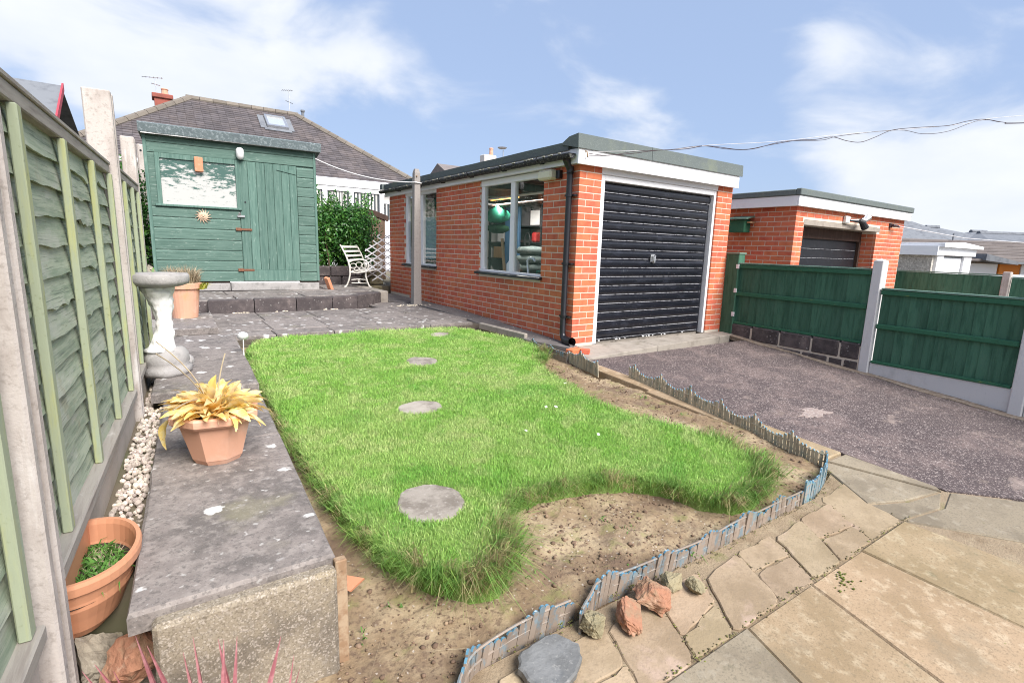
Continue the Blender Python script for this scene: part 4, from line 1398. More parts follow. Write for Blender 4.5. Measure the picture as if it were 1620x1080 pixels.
gthing('hose_coil', 'black cable coil hanging on the rack behind the front window', 'cable', M['black_hose'], hosecoil, loc=(2.20, 3.98, 1.25))
gthing('green_bag', 'bright green plastic bag hanging from the roof timbers inside the garage', 'bag', M['green_bag'],
       lambda mb: mb.lathe([(.015, 1.86), (.05, 1.82), (.17, 1.77), (.23, 1.69), (.21, 1.60), (.10, 1.55), (.02, 1.54)], 14, ctr=(1.3, 3.72, 0), fn=lambda a, z, r: 1 + .16 * math.sin(3 * a + z * 9)), smooth=True, loc=(1.3, 3.72, 1.54))
gthing('dark_holdall', 'dark bag hanging below the green bag inside the garage', 'bag', M['dark_green'], lambda mb: mb.lathe([(.05, 1.53), (.2, 1.49), (.22, 1.42), (.1, 1.36)], 12, ctr=(1.38, 3.80, 0)), smooth=True, loc=(1.38, 3.80, 1.36))
for k, (y, lb) in enumerate(((1.75, 'wooden tool handle leaning inside the front garage window'), (1.5, 'white painted stick leaning inside the front garage window'))):
    gthing('broom_stick' if k == 0 else 'garden_cane', lb, 'tool', M['wood'] if k == 0 else M['upvc'], lambda mb: mb.tube([(.22, y, .55), (.20, y + .09, 1.22 - .1 * k)], .022, 8), loc=(.2, y, .55))


def jug(mb):
    mb.lathe([(.09, .62), (.10, .70), (.10, .85), (.06, .93), (.03, .95)], 14, ctr=(.26, 1.62, 0))
    mb.tube([(.26, 1.72, .90), (.26, 1.78, .86), (.26, 1.77, .74), (.26, 1.72, .70)], .012, 6)


gthing('work_bench', 'low workbench just inside the front garage window', 'bench', M['wood'], lambda mb: (mb.box(.13, .62, .35, 2.6, .57, .61), mb.box(.16, .2, .4, .45, .01, .57), mb.box(.55, .6, .4, .45, .01, .57), mb.box(.16, .2, 2.5, 2.55, .01, .57), mb.box(.55, .6, 2.5, 2.55, .01, .57)), loc=(.35, 1.4, .01))
gthing('plastic_jug', 'white plastic jug on the bench inside the front garage window', 'jug', M['upvc'], jug, smooth=True, loc=(.26, 1.62, .61))
gthing('wall_hook', 'white bent pipe standing inside the right pane of the front garage window', 'pipe', M['upvc'], lambda mb: mb.tube([(.2, 1.15, .61), (.2, 1.2, .93), (.2, 1.14, .97), (.2, 1.06, .96), (.2, 1.03, .92)], .016, 7), smooth=True, loc=(.2, 1.15, .61))
gthing('plastic_crate', 'green plastic crate low in the right pane of the front garage window', 'crate', M['green_bag'], lambda mb: (mb.box(.2, .5, .62, 1.02, .612, .70), mb.tube([(.2, .65, .70), (.2, .66, .80), (.2, .98, .80), (.2, .99, .70)], .012, 5)), loc=(.35, .85, .612))
for k in range(3):
    gthing('grey_sack', ['lowest of three shiny grey bags piled inside the garage', 'middle shiny grey bag of the pile inside the garage', 'topmost shiny grey bag of the pile inside the garage'][k], 'bag', M['grey_sack'],
           lambda mb: mb.lathe([(.04, 0), (.26, .03), (.30, .09), (.24, .15), (.05, .17)], 16, ctr=(1.75 + .03 * k, 3.25, .66 + .155 * k), fn=lambda a, z, r: 1 + .12 * math.sin(5 * a + k)), group='shiny grey bags piled in the garage', smooth=True, loc=(1.75, 3.25, .66 + .155 * k))
gthing('tool_chest', 'dark chest under the grey bags inside the garage', 'chest', M['black_hose'], lambda mb: mb.box(1.4, 2.1, 2.85, 3.6, .01, .66, c=.02), loc=(1.78, 3.2, .01))
for k, (x, z, r) in enumerate(((.9, 1.93, .02), (1.3, 1.86, .035), (1.8, 1.95, .02))):
    gthing('roof_timber', ['white plastic pipe nearest the window, slung under the garage roof', 'fat brown pipe slung under the garage roof', 'thin white pipe farthest from the window, slung under the garage roof'][k], 'pipe', M['upvc'] if k != 1 else M['dark_wood'],
           lambda mb: mb.tube([(x, .15, z), (x + .15, GL - .15, z)], r, 8), loc=(x, 2.8, z))
for k, y in enumerate((1.3, 2.5, 3.7, 4.9)):
    mb = MB()
    mb.box(.12, GW - .12, y - .025, y + .025, 2.0, 2.12)
    mb.build('joist', M['dark_wood'], garage)
mb = MB()
mb.box(.14, GW - .14, .14, GL - .14, 2.135, 2.16)
mb.build('ceiling_boards', M['dark_wood'], garage)
# the strip lamp glowing orange under the roof, seen through the left pane
lampm = bpy.data.materials.new('lamp_glow')
lampm.use_nodes = True
lb_ = lampm.node_tree.nodes['Principled BSDF']
lb_.inputs['Emission Color'].default_value = (1.0, .42, .08, 1)
lb_.inputs['Emission Strength'].default_value = 2.2
gthing('strip_lamp', 'glowing orange strip lamp under the garage roof, seen through the front window', 'lamp', lampm, lambda mb: mb.box(1.48, 1.53, 3.35, 4.25, 1.985, 2.012), loc=(1.5, 3.8, 1.985))
ld = bpy.data.lights.new('strip_lamp_light', 'AREA')
ld.shape = 'RECTANGLE'
ld.size, ld.size_y = .1, 1.6
ld.energy = 34
ld.color = (1.0, .93, .85)
lo = bpy.data.objects.new('strip_lamp_light', ld)
COL.objects.link(lo)
lo.location = (1.4, 3.2, 1.94)
# behind the far window: pale drawers, a dark plant-like bundle and a round cream dial
cab = thing('pale_cabinet', 'pale blue panelled cabinet behind the far garage window', 'cabinet', (.55, 4.3, .01))
mb = MB(off=(.55, 4.3, .01))
mb.box(.34, .86, 3.95, 4.95, .01, 1.62, c=.008)
mb.build('carcass', M['pale_blue'], cab)
for k in range(9):
    mb = MB(off=(.55, 4.3, .01))
    mb.box(.325, .339, 3.98, 4.40, .86 + k * .085, .86 + k * .085 + .078, c=.004)
    mb.build('drawer_front', M['pale_blue'], cab)
mb = MB(off=(.55, 4.3, .01))
mb.box(.30, .338, 3.95, 4.95, .78, .84)
mb.build('ledge', M['black_hose'], cab)
gthing('round_dial', 'round cream dial hanging at the far garage window', 'dial', M['cream'], lambda mb: mb.lathe([(.09, 0), (.10, .01), (.10, .04), (.07, .055)], 18, ctr=(0, 0, 0)), loc=(0, 0, 0))
o = bpy.data.objects['round_dial']
o.rotation_euler = (0, -math.pi / 2, 0)
o.location = (.20, 3.86, 1.60)
gthing('dark_bundle', 'dark green bundle hanging above the cream dial in the far garage window', 'bundle', M['dark_green'], lambda mb: mb.lathe([(.03, 1.92), (.1, 1.9), (.14, 1.82), (.13, 1.74), (.04, 1.70)], 12, ctr=(.2, 3.86, 0), fn=lambda a, z, r: 1 + .1 * math.sin(7 * a + z * 40)), smooth=True, loc=(.2, 3.86, 1.70))

# broken bricks under the end of the path
for k, (x, y, lb) in enumerate(((-.17, -.25, 'loose red brick under the end of the path at the garage corner'), (-.05, -.30, 'second loose red brick beside the downpipe foot, broken'))):
    o = link('loose_brick', box_mesh(.2 - .07 * k, .1, .06, M['brick'], .006))
    o.location = (x, y, Gz(y) + .032)
    o.rotation_euler = (.05, .1 * k, .25 + .5 * k)
    tag(o, lb, 'brick')


# ================================================================== SECOND GARAGE ON THE NEXT PLOT
G2X, G2Y, G2R = 4.10, -.30, 8.16
g2 = thing('brick_garage', 'second red brick garage on the next plot, with flat felt roof and dark recessed door', 'garage', (G2X, G2Y, -.35))
O2 = (G2X, G2Y, -.35)


def P2(name, m, fn, **k):
    mb = MB(off=O2)
    fn(mb)
    return mb.build(name, m, g2, **k)


D0, D1, DT = 4.36, 6.98, 1.575
def g2core(mb):
    mb.box(G2X + e, G2X + .11, G2Y + e, G2Y + 5, -.6, 1.88)
    mb.box(G2X + .11, D0 - e, G2Y + e, G2Y + .22, -.6, 1.88)
    mb.box(D1 + e, G2R - e, G2Y + e, G2Y + .34, -.6, 1.88)
    mb.box(D0 - e, D1 + e, G2Y + e, G2Y + .22, 1.66, 1.88)
    mb.box(G2R - .1, G2R - e, G2Y + .34, G2Y + 5, -.6, 1.88)


P2('wall', M['mortar'], g2core)
b2 = []
for r in range(-6, 25):
    z0 = 1.845 - .075 * (25 - r) + .006
    z1 = z0 + .063
    ev = r % 2 == 0
    cx, cy = (.215, .1025) if ev else (.1025, .215)
    b2.append((G2X, G2X + cx, G2Y, G2Y + cy, z0, z1))
    gap = [(D0, D1, -1, DT)] + ([(D0 - .02, D1 + .12, DT, 1.66)])
    for p, q in course(G2X, G2R, cx + .01, gap, z0):
        b2.append((p, q, G2Y, G2Y + .04, z0, z1))
    for p, q in course(G2Y, G2Y + 2.4, cy + .01, [], z0):
        b2.append((G2X, G2X + .04, p, q, z0, z1))
    if z1 < DT:
        b2.append((D1, D1 + .04, G2Y + .045, G2Y + .15 if ev else G2Y + .26, z0, z1))
        b2.append((D1, D1 + .04, G2Y + .16 if ev else G2Y + .27, G2Y + .345, z0, z1))
g2b = [(a - O2[0], b - O2[0], c - O2[1], d - O2[1], f - O2[2], h - O2[2]) for a, b, c, d, f, h in b2]
vis2 = [b for b in g2b if b[4] > 1.02]
rest = [b for b in g2b if b[4] <= 1.02]
for b in vis2[:300]:
    put_box('brick', *b, M['brick'], g2, jit=.0015)
mb = MB()
for b in rest + vis2[300:]:
    mb.box(*b)
mb.build('brickwork', M['brick'], g2, kind='stuff')
P2('fascia', M['white_paint'], lambda mb: (mb.box(G2X - .13, G2R + .03, G2Y - .085, G2Y - .06, 1.835, 1.985, c=.003), mb.box(G2X - .13, G2X - .105, G2Y - .058, G2Y + 5, 1.835, 1.985, c=.003), mb.box(G2X - .10, G2R, G2Y - .058, G2Y + .2, 1.882, 1.90)))
P2('roof', M['felt'], lambda mb: (mb.box(G2X - .15, G2R + .06, G2Y - .11, G2Y - .03, 1.987, 2.085, c=.01), mb.box(G2X - .15, G2X - .07, G2Y - .028, G2Y + 5, 1.987, 2.075, c=.01), mb.box(G2X - .07, G2R + .03, G2Y - .028, G2Y + 5, 1.95, 2.03)))
P2('lintel', M['apron'], lambda mb: mb.box(D0 - .015, D1 + .115, G2Y - .004, G2Y + .2, DT + .002, 1.655, c=.006))
dd = P2('garage_door', M['dark_door'], lambda mb: mb.box(D0 - .1, D1 - .02, G2Y + .30, G2Y + .33, -.4, DT))
P2('door_head', M['dark_wood'], lambda mb: (mb.box(D0 - .1, D1 - .005, G2Y + .24, G2Y + .29, 1.40, DT - .004), mb.box(D1 - .07, D1 - .012, G2Y + .23, G2Y + .29, -.4, 1.398)))
for k in range(8):
    z0 = 1.385 - .155 * (k + 1)
    mb = MB(off=O2)
    mb.box(D0 - .08, D1 - .08, G2Y + .278, G2Y + .299, z0 + .012, z0 + .150, c=.008)
    mb.build('rib', M['dark_door'], dd)
    mb = MB(off=O2)
    mb.box(D0 - .08, D1 - .08, G2Y + .288, G2Y + .2985, z0 + .001, z0 + .0105)
    mb.build('seam_highlight', M['door_seam_highlight'], dd)
P2('gutter', M['black_plastic'], lambda mb: mb.tube([(G2R + .08, G2Y - .06, 1.93), (G2R + .08, G2Y + 4.9, 1.93)], .035, 8))

# bird box
bbx = thing('bird_box', 'dark green nest box with a sloping lid on the second garage side wall', 'bird box', (4.02, .56, 1.44))
B_ = (4.02, .56, 1.44)
mb = MB(off=B_)
mb.box(3.92, 4.092, .42, .70, 1.455, 1.655, c=.006)
mb.build('box', M['green_rail'], bbx)
mb = MB(off=B_)
mb.add([(3.87, .36, 1.655), (3.87, .73, 1.655), (4.095, .73, 1.70), (4.095, .36, 1.70), (3.87, .36, 1.675), (3.87, .73, 1.675), (4.095, .73, 1.72), (4.095, .36, 1.72)], [(0, 3, 2, 1), (4, 5, 6, 7), (0, 1, 5, 4), (1, 2, 6, 5), (2, 3, 7, 6), (3, 0, 4, 7)])
mb.build('lid', M['green_cap'], bbx)
mb = MB(off=B_)
mb.lathe([(.018, 0), (.018, .01)], 10)
o = mb.build('entrance_ring', M['cream'], bbx)
o.rotation_euler = (0, -math.pi / 2, 0)
o.location = (3.919 - B_[0], .60 - B_[1], 1.60 - B_[2])
mb = MB(off=B_)
mb.box(3.96, 4.09, .34, .40, 1.60, 1.625)
mb.build('perch', M['wood'], bbx)

# twin security lamp and cable hook
sl = thing('security_lamp', 'twin headed security lamp above the dark door of the second garage', 'security lamp', (5.75, -.32, 1.70))
S_ = (5.75, -.32, 1.70)
mb = MB(off=S_)
mb.box(5.60, 5.74, -.36, -.302, 1.665, 1.785, c=.012)
mb.build('sensor_box', M['lamp_white'], sl)
for (x, z, dx, dz) in ((5.98, 1.70, .10, -.09), (6.05, 1.73, .09, .06)):
    mb = MB(off=S_)
    mb.tube([(5.72, -.36, 1.72), (x - .05, -.42, z)], .018, 6)
    mb.tube([(x - .06, -.42, z + .02), (x, -.44, z), (x + dx, -.46, z + dz)], [.025, .045, .06], 10)
    mb.build('lamp_head', M['steel'] if dz > 0 else M['black_hose'], sl)
hk = MB(off=(7.55, -.33, 1.70))
hk.tube([(7.50, -.30, 1.72), (7.50, -.36, 1.72), (7.56, -.40, 1.715), (7.72, -.38, 1.70)], [.022, .03, .022, .012], 7)
hk.box(7.46, 7.54, -.325, -.301, 1.68, 1.76)
hk = hk.build('cable_hook', M['wire_dark'])
hk.location = (7.55, -.33, 1.70)
tag(hk, 'black iron cable hook on the right pier of the second garage', 'hook')


# ================================================================== GREEN FENCE BETWEEN THE DRIVES
AR = -math.atan(.074)
rf = thing('board_fence', 'low green close boarded fence with concrete posts along the drive', 'fence', (2.93, -.10, -.04), AR)


def RF(name, m, fn, parent=None, **k):
    mb = MB()
    fn(mb)
    return mb.build(name, m, parent or rf, **k)


zo = .04      # world z = local z - .04
def panel(y0, y1, z0, z1, nb, lb):
    """y runs towards the viewer as negative; the rails are on this side"""
    z0 += zo
    z1 += zo
    pn = RF('fence_panel', M['green_rail'], lambda mb: mb.box(-.034, -.004, y1, y0, z1 - .075, z1 - .022, c=.004), label=lb)
    RF('rail', M['green_rail'], lambda mb: mb.box(-.036, -.004, y1, y0, (z0 + z1) / 2 - .03, (z0 + z1) / 2 + .022, c=.006), pn)
    RF('capping', M['green_cap'], lambda mb: mb.box(-.042, .03, y1, y0, z1 - .02, z1, c=.004), pn)
    RF('base_rail', M['green_rail'], lambda mb: mb.box(-.036, .02, y1, y0, z0, z0 + .028, c=.004), pn)
    w = (y0 - y1) / nb
    for k in range(nb):
        a = y0 - k * w
        mb = MB()
        b = a - w - .002
        d = RND.uniform(-.002, .002)
        b = max(b, y1)
        # feather-edged: thick at one side, thin at the other
        mb.add([(0.000 + d, a, z0 + .029), (.012 + d, a, z0 + .029), (.012 + d, b, z0 + .029), (.010 + d, b, z0 + .029), (0.000 + d, a, z1 - .021), (.012 + d, a, z1 - .021), (.012 + d, b, z1 - .021), (.010 + d, b, z1 - .021)],
               [(0, 1, 2, 3), (4, 7, 6, 5), (0, 4, 5, 1), (1, 5, 6, 2), (2, 6, 7, 3), (3, 7, 4, 0)])
        mb.build('board', M['green_fence'], pn)
    return pn


LY = lambda y: (y + .10) / math.cos(AR)
panel(LY(-.17), LY(-1.925), .115, .983, 14, 'upper fence panel standing on the dark stone plinth')
panel(LY(-2.055), LY(-3.265), -.085, .773, 13, 'lower fence panel on a concrete gravel board')
panel(LY(-3.40), LY(-4.70), -.20, .62, 13, 'panel cut by the picture edge')
for yc, zt in ((-1.99, 1.09), (-3.33, .93), (-4.77, .8)):
    def post(mb):
        y = LY(yc)
        mb.box(-.052, .07, y - .052, y + .052, -.9, zt + zo - .02, c=.008)
        mb.add([(-.052, y - .052, zt + zo - .021), (.07, y - .052, zt + zo - .021), (.07, y + .052, zt + zo - .021), (-.052, y + .052, zt + zo - .021), (0, y, zt + zo + .004)], [(0, 1, 4), (1, 2, 4), (2, 3, 4), (3, 0, 4)])
    RF('concrete_post', M['pale_post'], post)
RF('gravel_board', M['pale_post'], lambda mb: mb.box(-.02, .02, LY(-3.275), LY(-2.045), -.8, -.088 + zo, c=.004))
RF('gravel_board', M['pale_post'], lambda mb: mb.box(-.02, .02, LY(-4.71), LY(-3.385), -.8, -.203 + zo, c=.004))
wp = RF('wooden_post', M['green_fence'], lambda mb: mb.box(-.05, .085, -.115, .10, -.6, 1.10 + zo, c=.008), label='green timber end post against the garage')
RF('post_cap', M['green_cap'], lambda mb: mb.box(-.06, .095, -.125, .11, 1.102 + zo, 1.122 + zo, c=.004), wp)
for z in (.94, .60, .26):
    RF('clip', M['upvc'], lambda mb: mb.box(-.056, -.040, -.125, -.085, z, z + .06), wp)

pl = thing('stone_plinth', 'low wall of dark sooty stone blocks with pale joints under the green fence', 'wall', (2.93, -.10, -.3), AR)
def PL(name, m, fn):
    mb = MB(off=(0, 0, -.3 + .04))
    fn(mb)
    return mb.build(name, m, pl)


PL('mortar_bed', M['mortar'], lambda mb: mb.box(-.043, .09, LY(-1.935), LY(-.07), -.7, .125))
for i, (a, b) in enumerate(((-.06, -.52), (-.535, -.93), (-.945, -1.36), (-1.375, -1.70), (-1.715, -1.93))):
    PL('stone_block', M['dark_stone'], lambda mb: mb.box(-.050 + RND.uniform(-.006, .006), .07, LY(b), LY(a), -.085 + .04, .112 + .04, c=.014))
for i, (a, b) in enumerate(((-.3, -.9), (-.91, -1.25), (-1.265, -1.58), (-1.595, -1.76), (-1.775, -1.93))):
    PL('stone_block', M['dark_stone'], lambda mb: mb.box(-.046 + RND.uniform(-.008, .004), .07, LY(b), LY(a), -.34, -.10 + .04, c=.014))

# far green fence across the neighbour's drive
ff = thing('board_fence', 'far green boarded fence beyond the neighbouring drive, in front of the white garage', 'fence', (8.40, .1, -.5), -.02)
def FFp(name, m, fn, **k):
    mb = MB()
    fn(mb)
    return mb.build(name, m, ff, **k)


for (y0, y1, zt) in ((.28, -1.92, 1.37), (-2.06, -4.0, 1.335), (-4.1, -6.0, 1.27)):
    w = (y0 - y1) / 17
    for k in range(17):
        a = y0 - k * w
        FFp('board', M['green_fence'], lambda mb: mb.box(-.014 + .006 * (k % 2), .014, a - w - .004, a - .002 * (k % 2), -.4, zt - .006 * k / 17))
    FFp('capping', M['green_cap'], lambda mb: mb.box(-.022, .03, y1, y0, zt + .002, zt + .024))
for y in (-1.99, -4.05):
    FFp('concrete_post', M['concrete_post'], lambda mb: mb.box(-.06, .06, y - .055, y + .055, -.4, 1.44, c=.012))


# ================================================================== WANEY LAP FENCE ON THE LEFT
AL = -math.atan(.059)
lf = thing('waney_fence', 'weathered grey green waney lap fence with mossy battens and concrete posts along the left side', 'fence', (-4.060 + .059 * -.85, -.85, 0), AL)
CL = math.cos(AL)


def LF(name, m, fn, parent=None, **k):
    mb = MB()
    fn(mb)
    return mb.build(name, m, parent or lf, **k)


def slat_mesh(L, seed):
    nseg = 44
    rr = random.Random(seed)
    nicks = [(rr.uniform(.1, .95) * L, rr.uniform(.008, .024), rr.uniform(.02, .05)) for _ in range(rr.choice((1, 2, 2, 3)))]
    vs, fs = [], []
    ph = rr.uniform(0, 50)
    for i in range(nseg + 1):
        y = -L * i / nseg
        lo = -.052 + .012 * mnoise.noise(Vector((y * 2.6, ph, 0))) + .006 * mnoise.noise(Vector((y * 9, ph, 4)))
        for c, d, w in nicks:
            lo -= d * math.exp(-((-y - c) / w) ** 2) * (1 if c > .3 else -1)
        wob = .004 * mnoise.noise(Vector((y * 3.1, ph, 9)))
        vs += [(-.022, y, .070), (-.004 + wob, y, lo), (-.014 + wob, y, lo + .001), (-.030, y, .070)]
    for i in range(nseg):
        for k in range(4):
            fs.append((i * 4 + k, i * 4 + (k + 1) % 4, i * 4 + 4 + (k + 1) % 4, i * 4 + 4 + k))
    fs += [(3, 2, 1, 0), (nseg * 4, nseg * 4 + 1, nseg * 4 + 2, nseg * 4 + 3)]
    me = bpy.data.meshes.new('slat')
    me.from_pydata(vs, [], fs)
    me.materials.append(M['slat'])
    return me


SLM = [slat_mesh(1.90, 40 + k) for k in range(8)]


def lap_panel(y0, z0, L, battens, lb):
    """y0: far end; the panel runs L metres towards the viewer"""
    pn = LF('fence_panel', M['grey_rail'], lambda mb: mb.box(-.038, .012, y0 - L, y0, z0 + 1.19, z0 + 1.236, c=.004), label=lb)
    LF('capping', M['grey_rail'], lambda mb: mb.box(-.045, .018, y0 - L, y0, z0 + 1.2355, z0 + 1.252, c=.003), pn)
    LF('base_rail', M['grey_rail'], lambda mb: mb.box(-.040, .034, y0 - L, y0, z0 - .03, z0 + .012, c=.005), pn)
    for k in range(13):
        o = link('slat', SLM[(k * 3 + int(L * 10)) % 8], pn)
        o.location = (0, y0, z0 + .055 + .092 * k)
        o.scale = (1, L / 1.90, 1)
    for yb in battens:
        w = .020
        LF('batten', M['batten'], lambda mb: mb.box(-.001, .022, yb - w, yb + w, z0 + .013, z0 + 1.188, c=.003), pn)
    return pn


ly = lambda y: (y + .85) / CL
lap_panel(ly(-.925), .215, 1.90, [ly(-2.61), ly(-2.06), ly(-1.49), ly(-.955)], 'nearest whole panel, above the half round planter')
lap_panel(ly(.615), .235, 1.39, [ly(.56), ly(.15), ly(-.3), ly(-.74)], 'narrow seen panel beyond the tall post')
lap_panel(ly(-3.02), .19, 1.90, [ly(-3.06), ly(-3.6), ly(-4.2), ly(-4.8)], 'panel cut by the picture edge')
for y0, y1, zt, zb in ((-.925, -2.84, .183, -.6), (.615, -.78, .20, -.6), (-3.02, -4.95, .155, -.7)):
    LF('gravel_board', M['gravel_board'], lambda mb: mb.box(-.030, .012, ly(y1), ly(y0), zb, zt, c=.004))


def cpost(yc, zt, xi=.046):
    # concrete post: a recessed web between two ribs, as cast for slotted panels
    def f(mb):
        y = ly(yc)
        mb.box(-.075, xi, y - .058, y - .020, -.9, zt, c=.006)
        mb.box(-.058, xi - .016, y - .0195, y + .0195, -.9, zt + .004, c=.004)
        mb.box(-.075, xi, y + .020, y + .058, -.9, zt, c=.006)
    return f


LF('concrete_post', M['concrete_post'], cpost(-.85, 1.83), label='tall pale post standing above the panel')
LF('concrete_post', M['concrete_post'], cpost(.68, 1.84, .015))
LF('concrete_post', M['concrete_post'], cpost(-2.93, 1.60))


# ================================================================== GREEN SHED
SO = (-4.015, 5.277, .27)
SA = math.atan2(-.189, 2.422)
shed = thing('garden_shed', 'green painted timber shed with a plank door and one white streaked window', 'shed', SO, SA)


def SH(name, m, fn, parent=None, **k):
    mb = MB(off=(0, 0, .27))
    fn(mb)
    return mb.build(name, m, parent or shed, **k)


U0, U1 = .045, 2.455
ZT = 2.60
# carcass
SH('wall', M['shed_board'], lambda mb: (mb.box(U0 + .01, U1 - .01, .022, .05, .42, 2.58), mb.box(U0, U0 + .03, .0, 1.75, .42, 2.55), mb.box(U1 - .03, U1, 0.0, 1.75, .42, 2.52), mb.box(U0, U1, 1.72, 1.75, .42, 2.35)), label='sides and back of the shed')
BM = M['shed_board']
def board(u0, u1, z0, z1):
    # shiplap: a scooped top edge and a straight drip edge
    def f(mb):
        pr = [(.021, z0), (-.001, z0), (-.003, z0 + .004), (-.003, z1 - .030), (.005, z1 - .014), (.010, z1 - .001), (.021, z1 - .001)]
        vs = [(u0, y, z) for y, z in pr] + [(u1, y, z) for y, z in pr]
        q = len(pr)
        mb.add(vs, [(i, q + i, q + (i + 1) % q, (i + 1) % q) for i in range(q)] + [tuple(range(q)), tuple(range(q, 2 * q))[::-1]])
    return SH('board', BM, f)


zs = [.415, .585, .75, .915, 1.08, 1.25, 1.415, 1.565]
for a, b in zip(zs[:-1], zs[1:]):
    board(U0 + .035, 1.262, a, b)
zr = [.415 + .1595 * i for i in range(13)]
for a, b in zip(zr[:-1], zr[1:]):
    board(2.158, U1 - .03, a, b)
board(U0 + .035, U1 - .03, 2.352, 2.50)
board(U0 + .035, U1 - .03, 2.501, 2.60)
board(U0 + .035, .165, 1.57, 2.35)
for a, b in ((U0 - .012, U0 + .034), (U1 - .029, U1 + .012)):
    SH('corner_trim', M['shed_door'], lambda mb: mb.box(a, b, -.012, .03, .42, 2.59, c=.003))
# window
wn_ = SH('window', M['shed_door'], lambda mb: (mb.box(.165, .225, -.018, .02, 1.572, 2.348, c=.004), mb.box(1.232, 1.298, -.018, .02, 1.572, 2.348, c=.004), mb.box(.2255, 1.2315, -.018, .02, 2.275, 2.348, c=.004), mb.box(.13, 1.30, -.032, .02, 1.566, 1.600, c=.006)))
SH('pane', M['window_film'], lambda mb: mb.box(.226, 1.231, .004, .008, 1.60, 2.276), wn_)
# door
dr = SH('door', M['shed_door'], lambda mb: (mb.box(1.272, 2.150, .008, .021, .42, 2.345), mb.box(1.27, 2.15, -.016, .007, .42, .605, c=.004)))
us = [1.272, 1.408, 1.535, 1.662, 1.79, 1.915, 2.035, 2.150]
for a, b in zip(us[:-1], us[1:]):
    SH('plank', M['shed_door'], lambda mb: mb.box(a + .003, b - .003, -.006 + RND.uniform(-.002, .002), .0075, .606, 2.342, c=.004), dr)
SH('brace', M['shed_door'], lambda mb: mb.add([(1.84, -.008, 2.255), (2.148, -.008, 2.20), (2.148, -.008, 2.275), (1.84, -.008, 2.262), (1.84, -.018, 2.255), (2.148, -.018, 2.20), (2.148, -.018, 2.275), (1.84, -.018, 2.262)], [(4, 5, 6, 7), (0, 1, 5, 4), (2, 3, 7, 6), (1, 2, 6, 5), (0, 4, 7, 3)]), dr)
for z in (1.262, .602):
    SH('hinge', M['rust_hinge'], lambda mb: (mb.box(1.215, 1.43, -.024, -.017, z - .016, z + .016, c=.002), mb.box(1.19, 1.27, -.026, -.010, z - .024, z + .024, c=.003)), dr)
SH('lock_hole', M['black_plastic'], lambda mb: mb.tube([(1.352, -.009, 1.70), (1.352, .0, 1.70)], .014, 10), dr)
SH('hasp', M['steel'], lambda mb: (mb.box(1.225, 1.335, -.034, -.018, 1.455, 1.49, c=.004), mb.tube([(1.27, -.03, 1.49), (1.262, -.045, 1.53), (1.25, -.045, 1.52), (1.248, -.03, 1.48)], .010, 6)), dr)
# roof: felt over a pent falling to the back
def felt(mb):
    n = 26
    vs = []
    for i in range(n + 1):
        u = -.0 + (2.545) * i / n
        w = .008 * mnoise.noise(Vector((u * 5, 1, 0)))
        zt = 2.752 - .016 * i / n
        vs += [(u, -.115 + w * .5, 2.612 + w - .016 * i / n), (u, -.135, zt - .018), (u, -.110, zt), (u, 1.86, 2.44), (u, 1.86, 2.40), (u, -.09, 2.612)]
    fs = []
    for i in range(n):
        for k in range(6):
            fs.append((i * 6 + k, i * 6 + (k + 1) % 6, i * 6 + 6 + (k + 1) % 6, i * 6 + 6 + k))
    fs += [tuple(range(6))[::-1], tuple(range(n * 6, n * 6 + 6))]
    mb.add(vs, fs)


SH('roof', M['shed_felt'], felt)
SH('drip_trim', M['old_white_paint'], lambda mb: mb.box(.03, 2.52, -.106, -.092, 2.596, 2.611))
SH('plinth_slab', M['stone_grey'], lambda mb: mb.box(.05, 1.06, -.05, .5, .262, .385, c=.008))
SH('plinth_slab', M['stone_grey'], lambda mb: mb.box(1.07, 2.45, -.05, .5, .262, .388, c=.008))
SH('plinth_slab', M['dark_stone'], lambda mb: mb.box(.05, 2.45, .51, 1.75, .262, .40))
SH('threshold', M['old_white_paint'], lambda mb: mb.box(1.06, 2.13, -.03, .03, .39, .412, c=.003))
SH('floor_bearer', M['dark_wood'], lambda mb: mb.box(.06, 2.45, .031, 1.7, .389, .419))


def on_shed(name, label, cat, u, v, z, m, fn, smooth=False):
    """things hung on the shed front keep their own origin"""
    p = Matrix.Rotation(SA, 3, 'Z') @ Vector((u, v, 0))
    mb = MB()
    fn(mb)
    o = mb.build(name, m, smooth=smooth)
    o.location = (SO[0] + p.x, SO[1] + p.y, z)
    o.rotation_euler = (0, 0, SA)
    return tag(o, label, cat)


on_shed('wall_plaque', 'orange rounded clay plaque hung over the top of the shed window', 'plaque', .735, -.04, 2.225, M['orange_tile'], lambda mb: mb.box(-.058, .058, -.022, .018, -.11, .11, c=.035))
on_shed('outdoor_lamp', 'small white oval bulkhead lamp under the shed eaves', 'lamp', 1.315, -.06, 2.46, M['lamp_white'], lambda mb: mb.lathe([(.01, -.105), (.035, -.095), (.056, -.06), (.06, 0), (.056, .05), (.035, .075), (.01, .08)], 14), smooth=True)


def sunface(mb):
    n = 14
    mb.tube([(0, .0, 0), (0, -.02, 0), (0, -.032, 0)], [.064, .062, .035], 18)
    for k in range(n):
        a = 2 * math.pi * k / n
        for s in (0,):
            p = lambda r, da, y: (r * math.cos(a + da), y, r * math.sin(a + da))
            mb.add([p(.058, -.2, -.004), p(.058, .2, -.004), p(.122, .32, -.004), p(.058, -.2, -.018), p(.058, .2, -.018), p(.118, .30, -.010)], [(0, 2, 1), (3, 4, 5), (0, 3, 5, 2), (1, 2, 5, 4)])
    mb.tube([(0, -.030, .018), (0, -.044, -.008)], [.008, .012], 6)
    for sx in (-.022, .022):
        mb.tube([(sx, -.028, .018), (sx, -.038, .018)], .009, 6)
    mb.tube([(-.025, -.034, -.022), (0, -.037, -.032), (.025, -.034, -.022)], .005, 5)


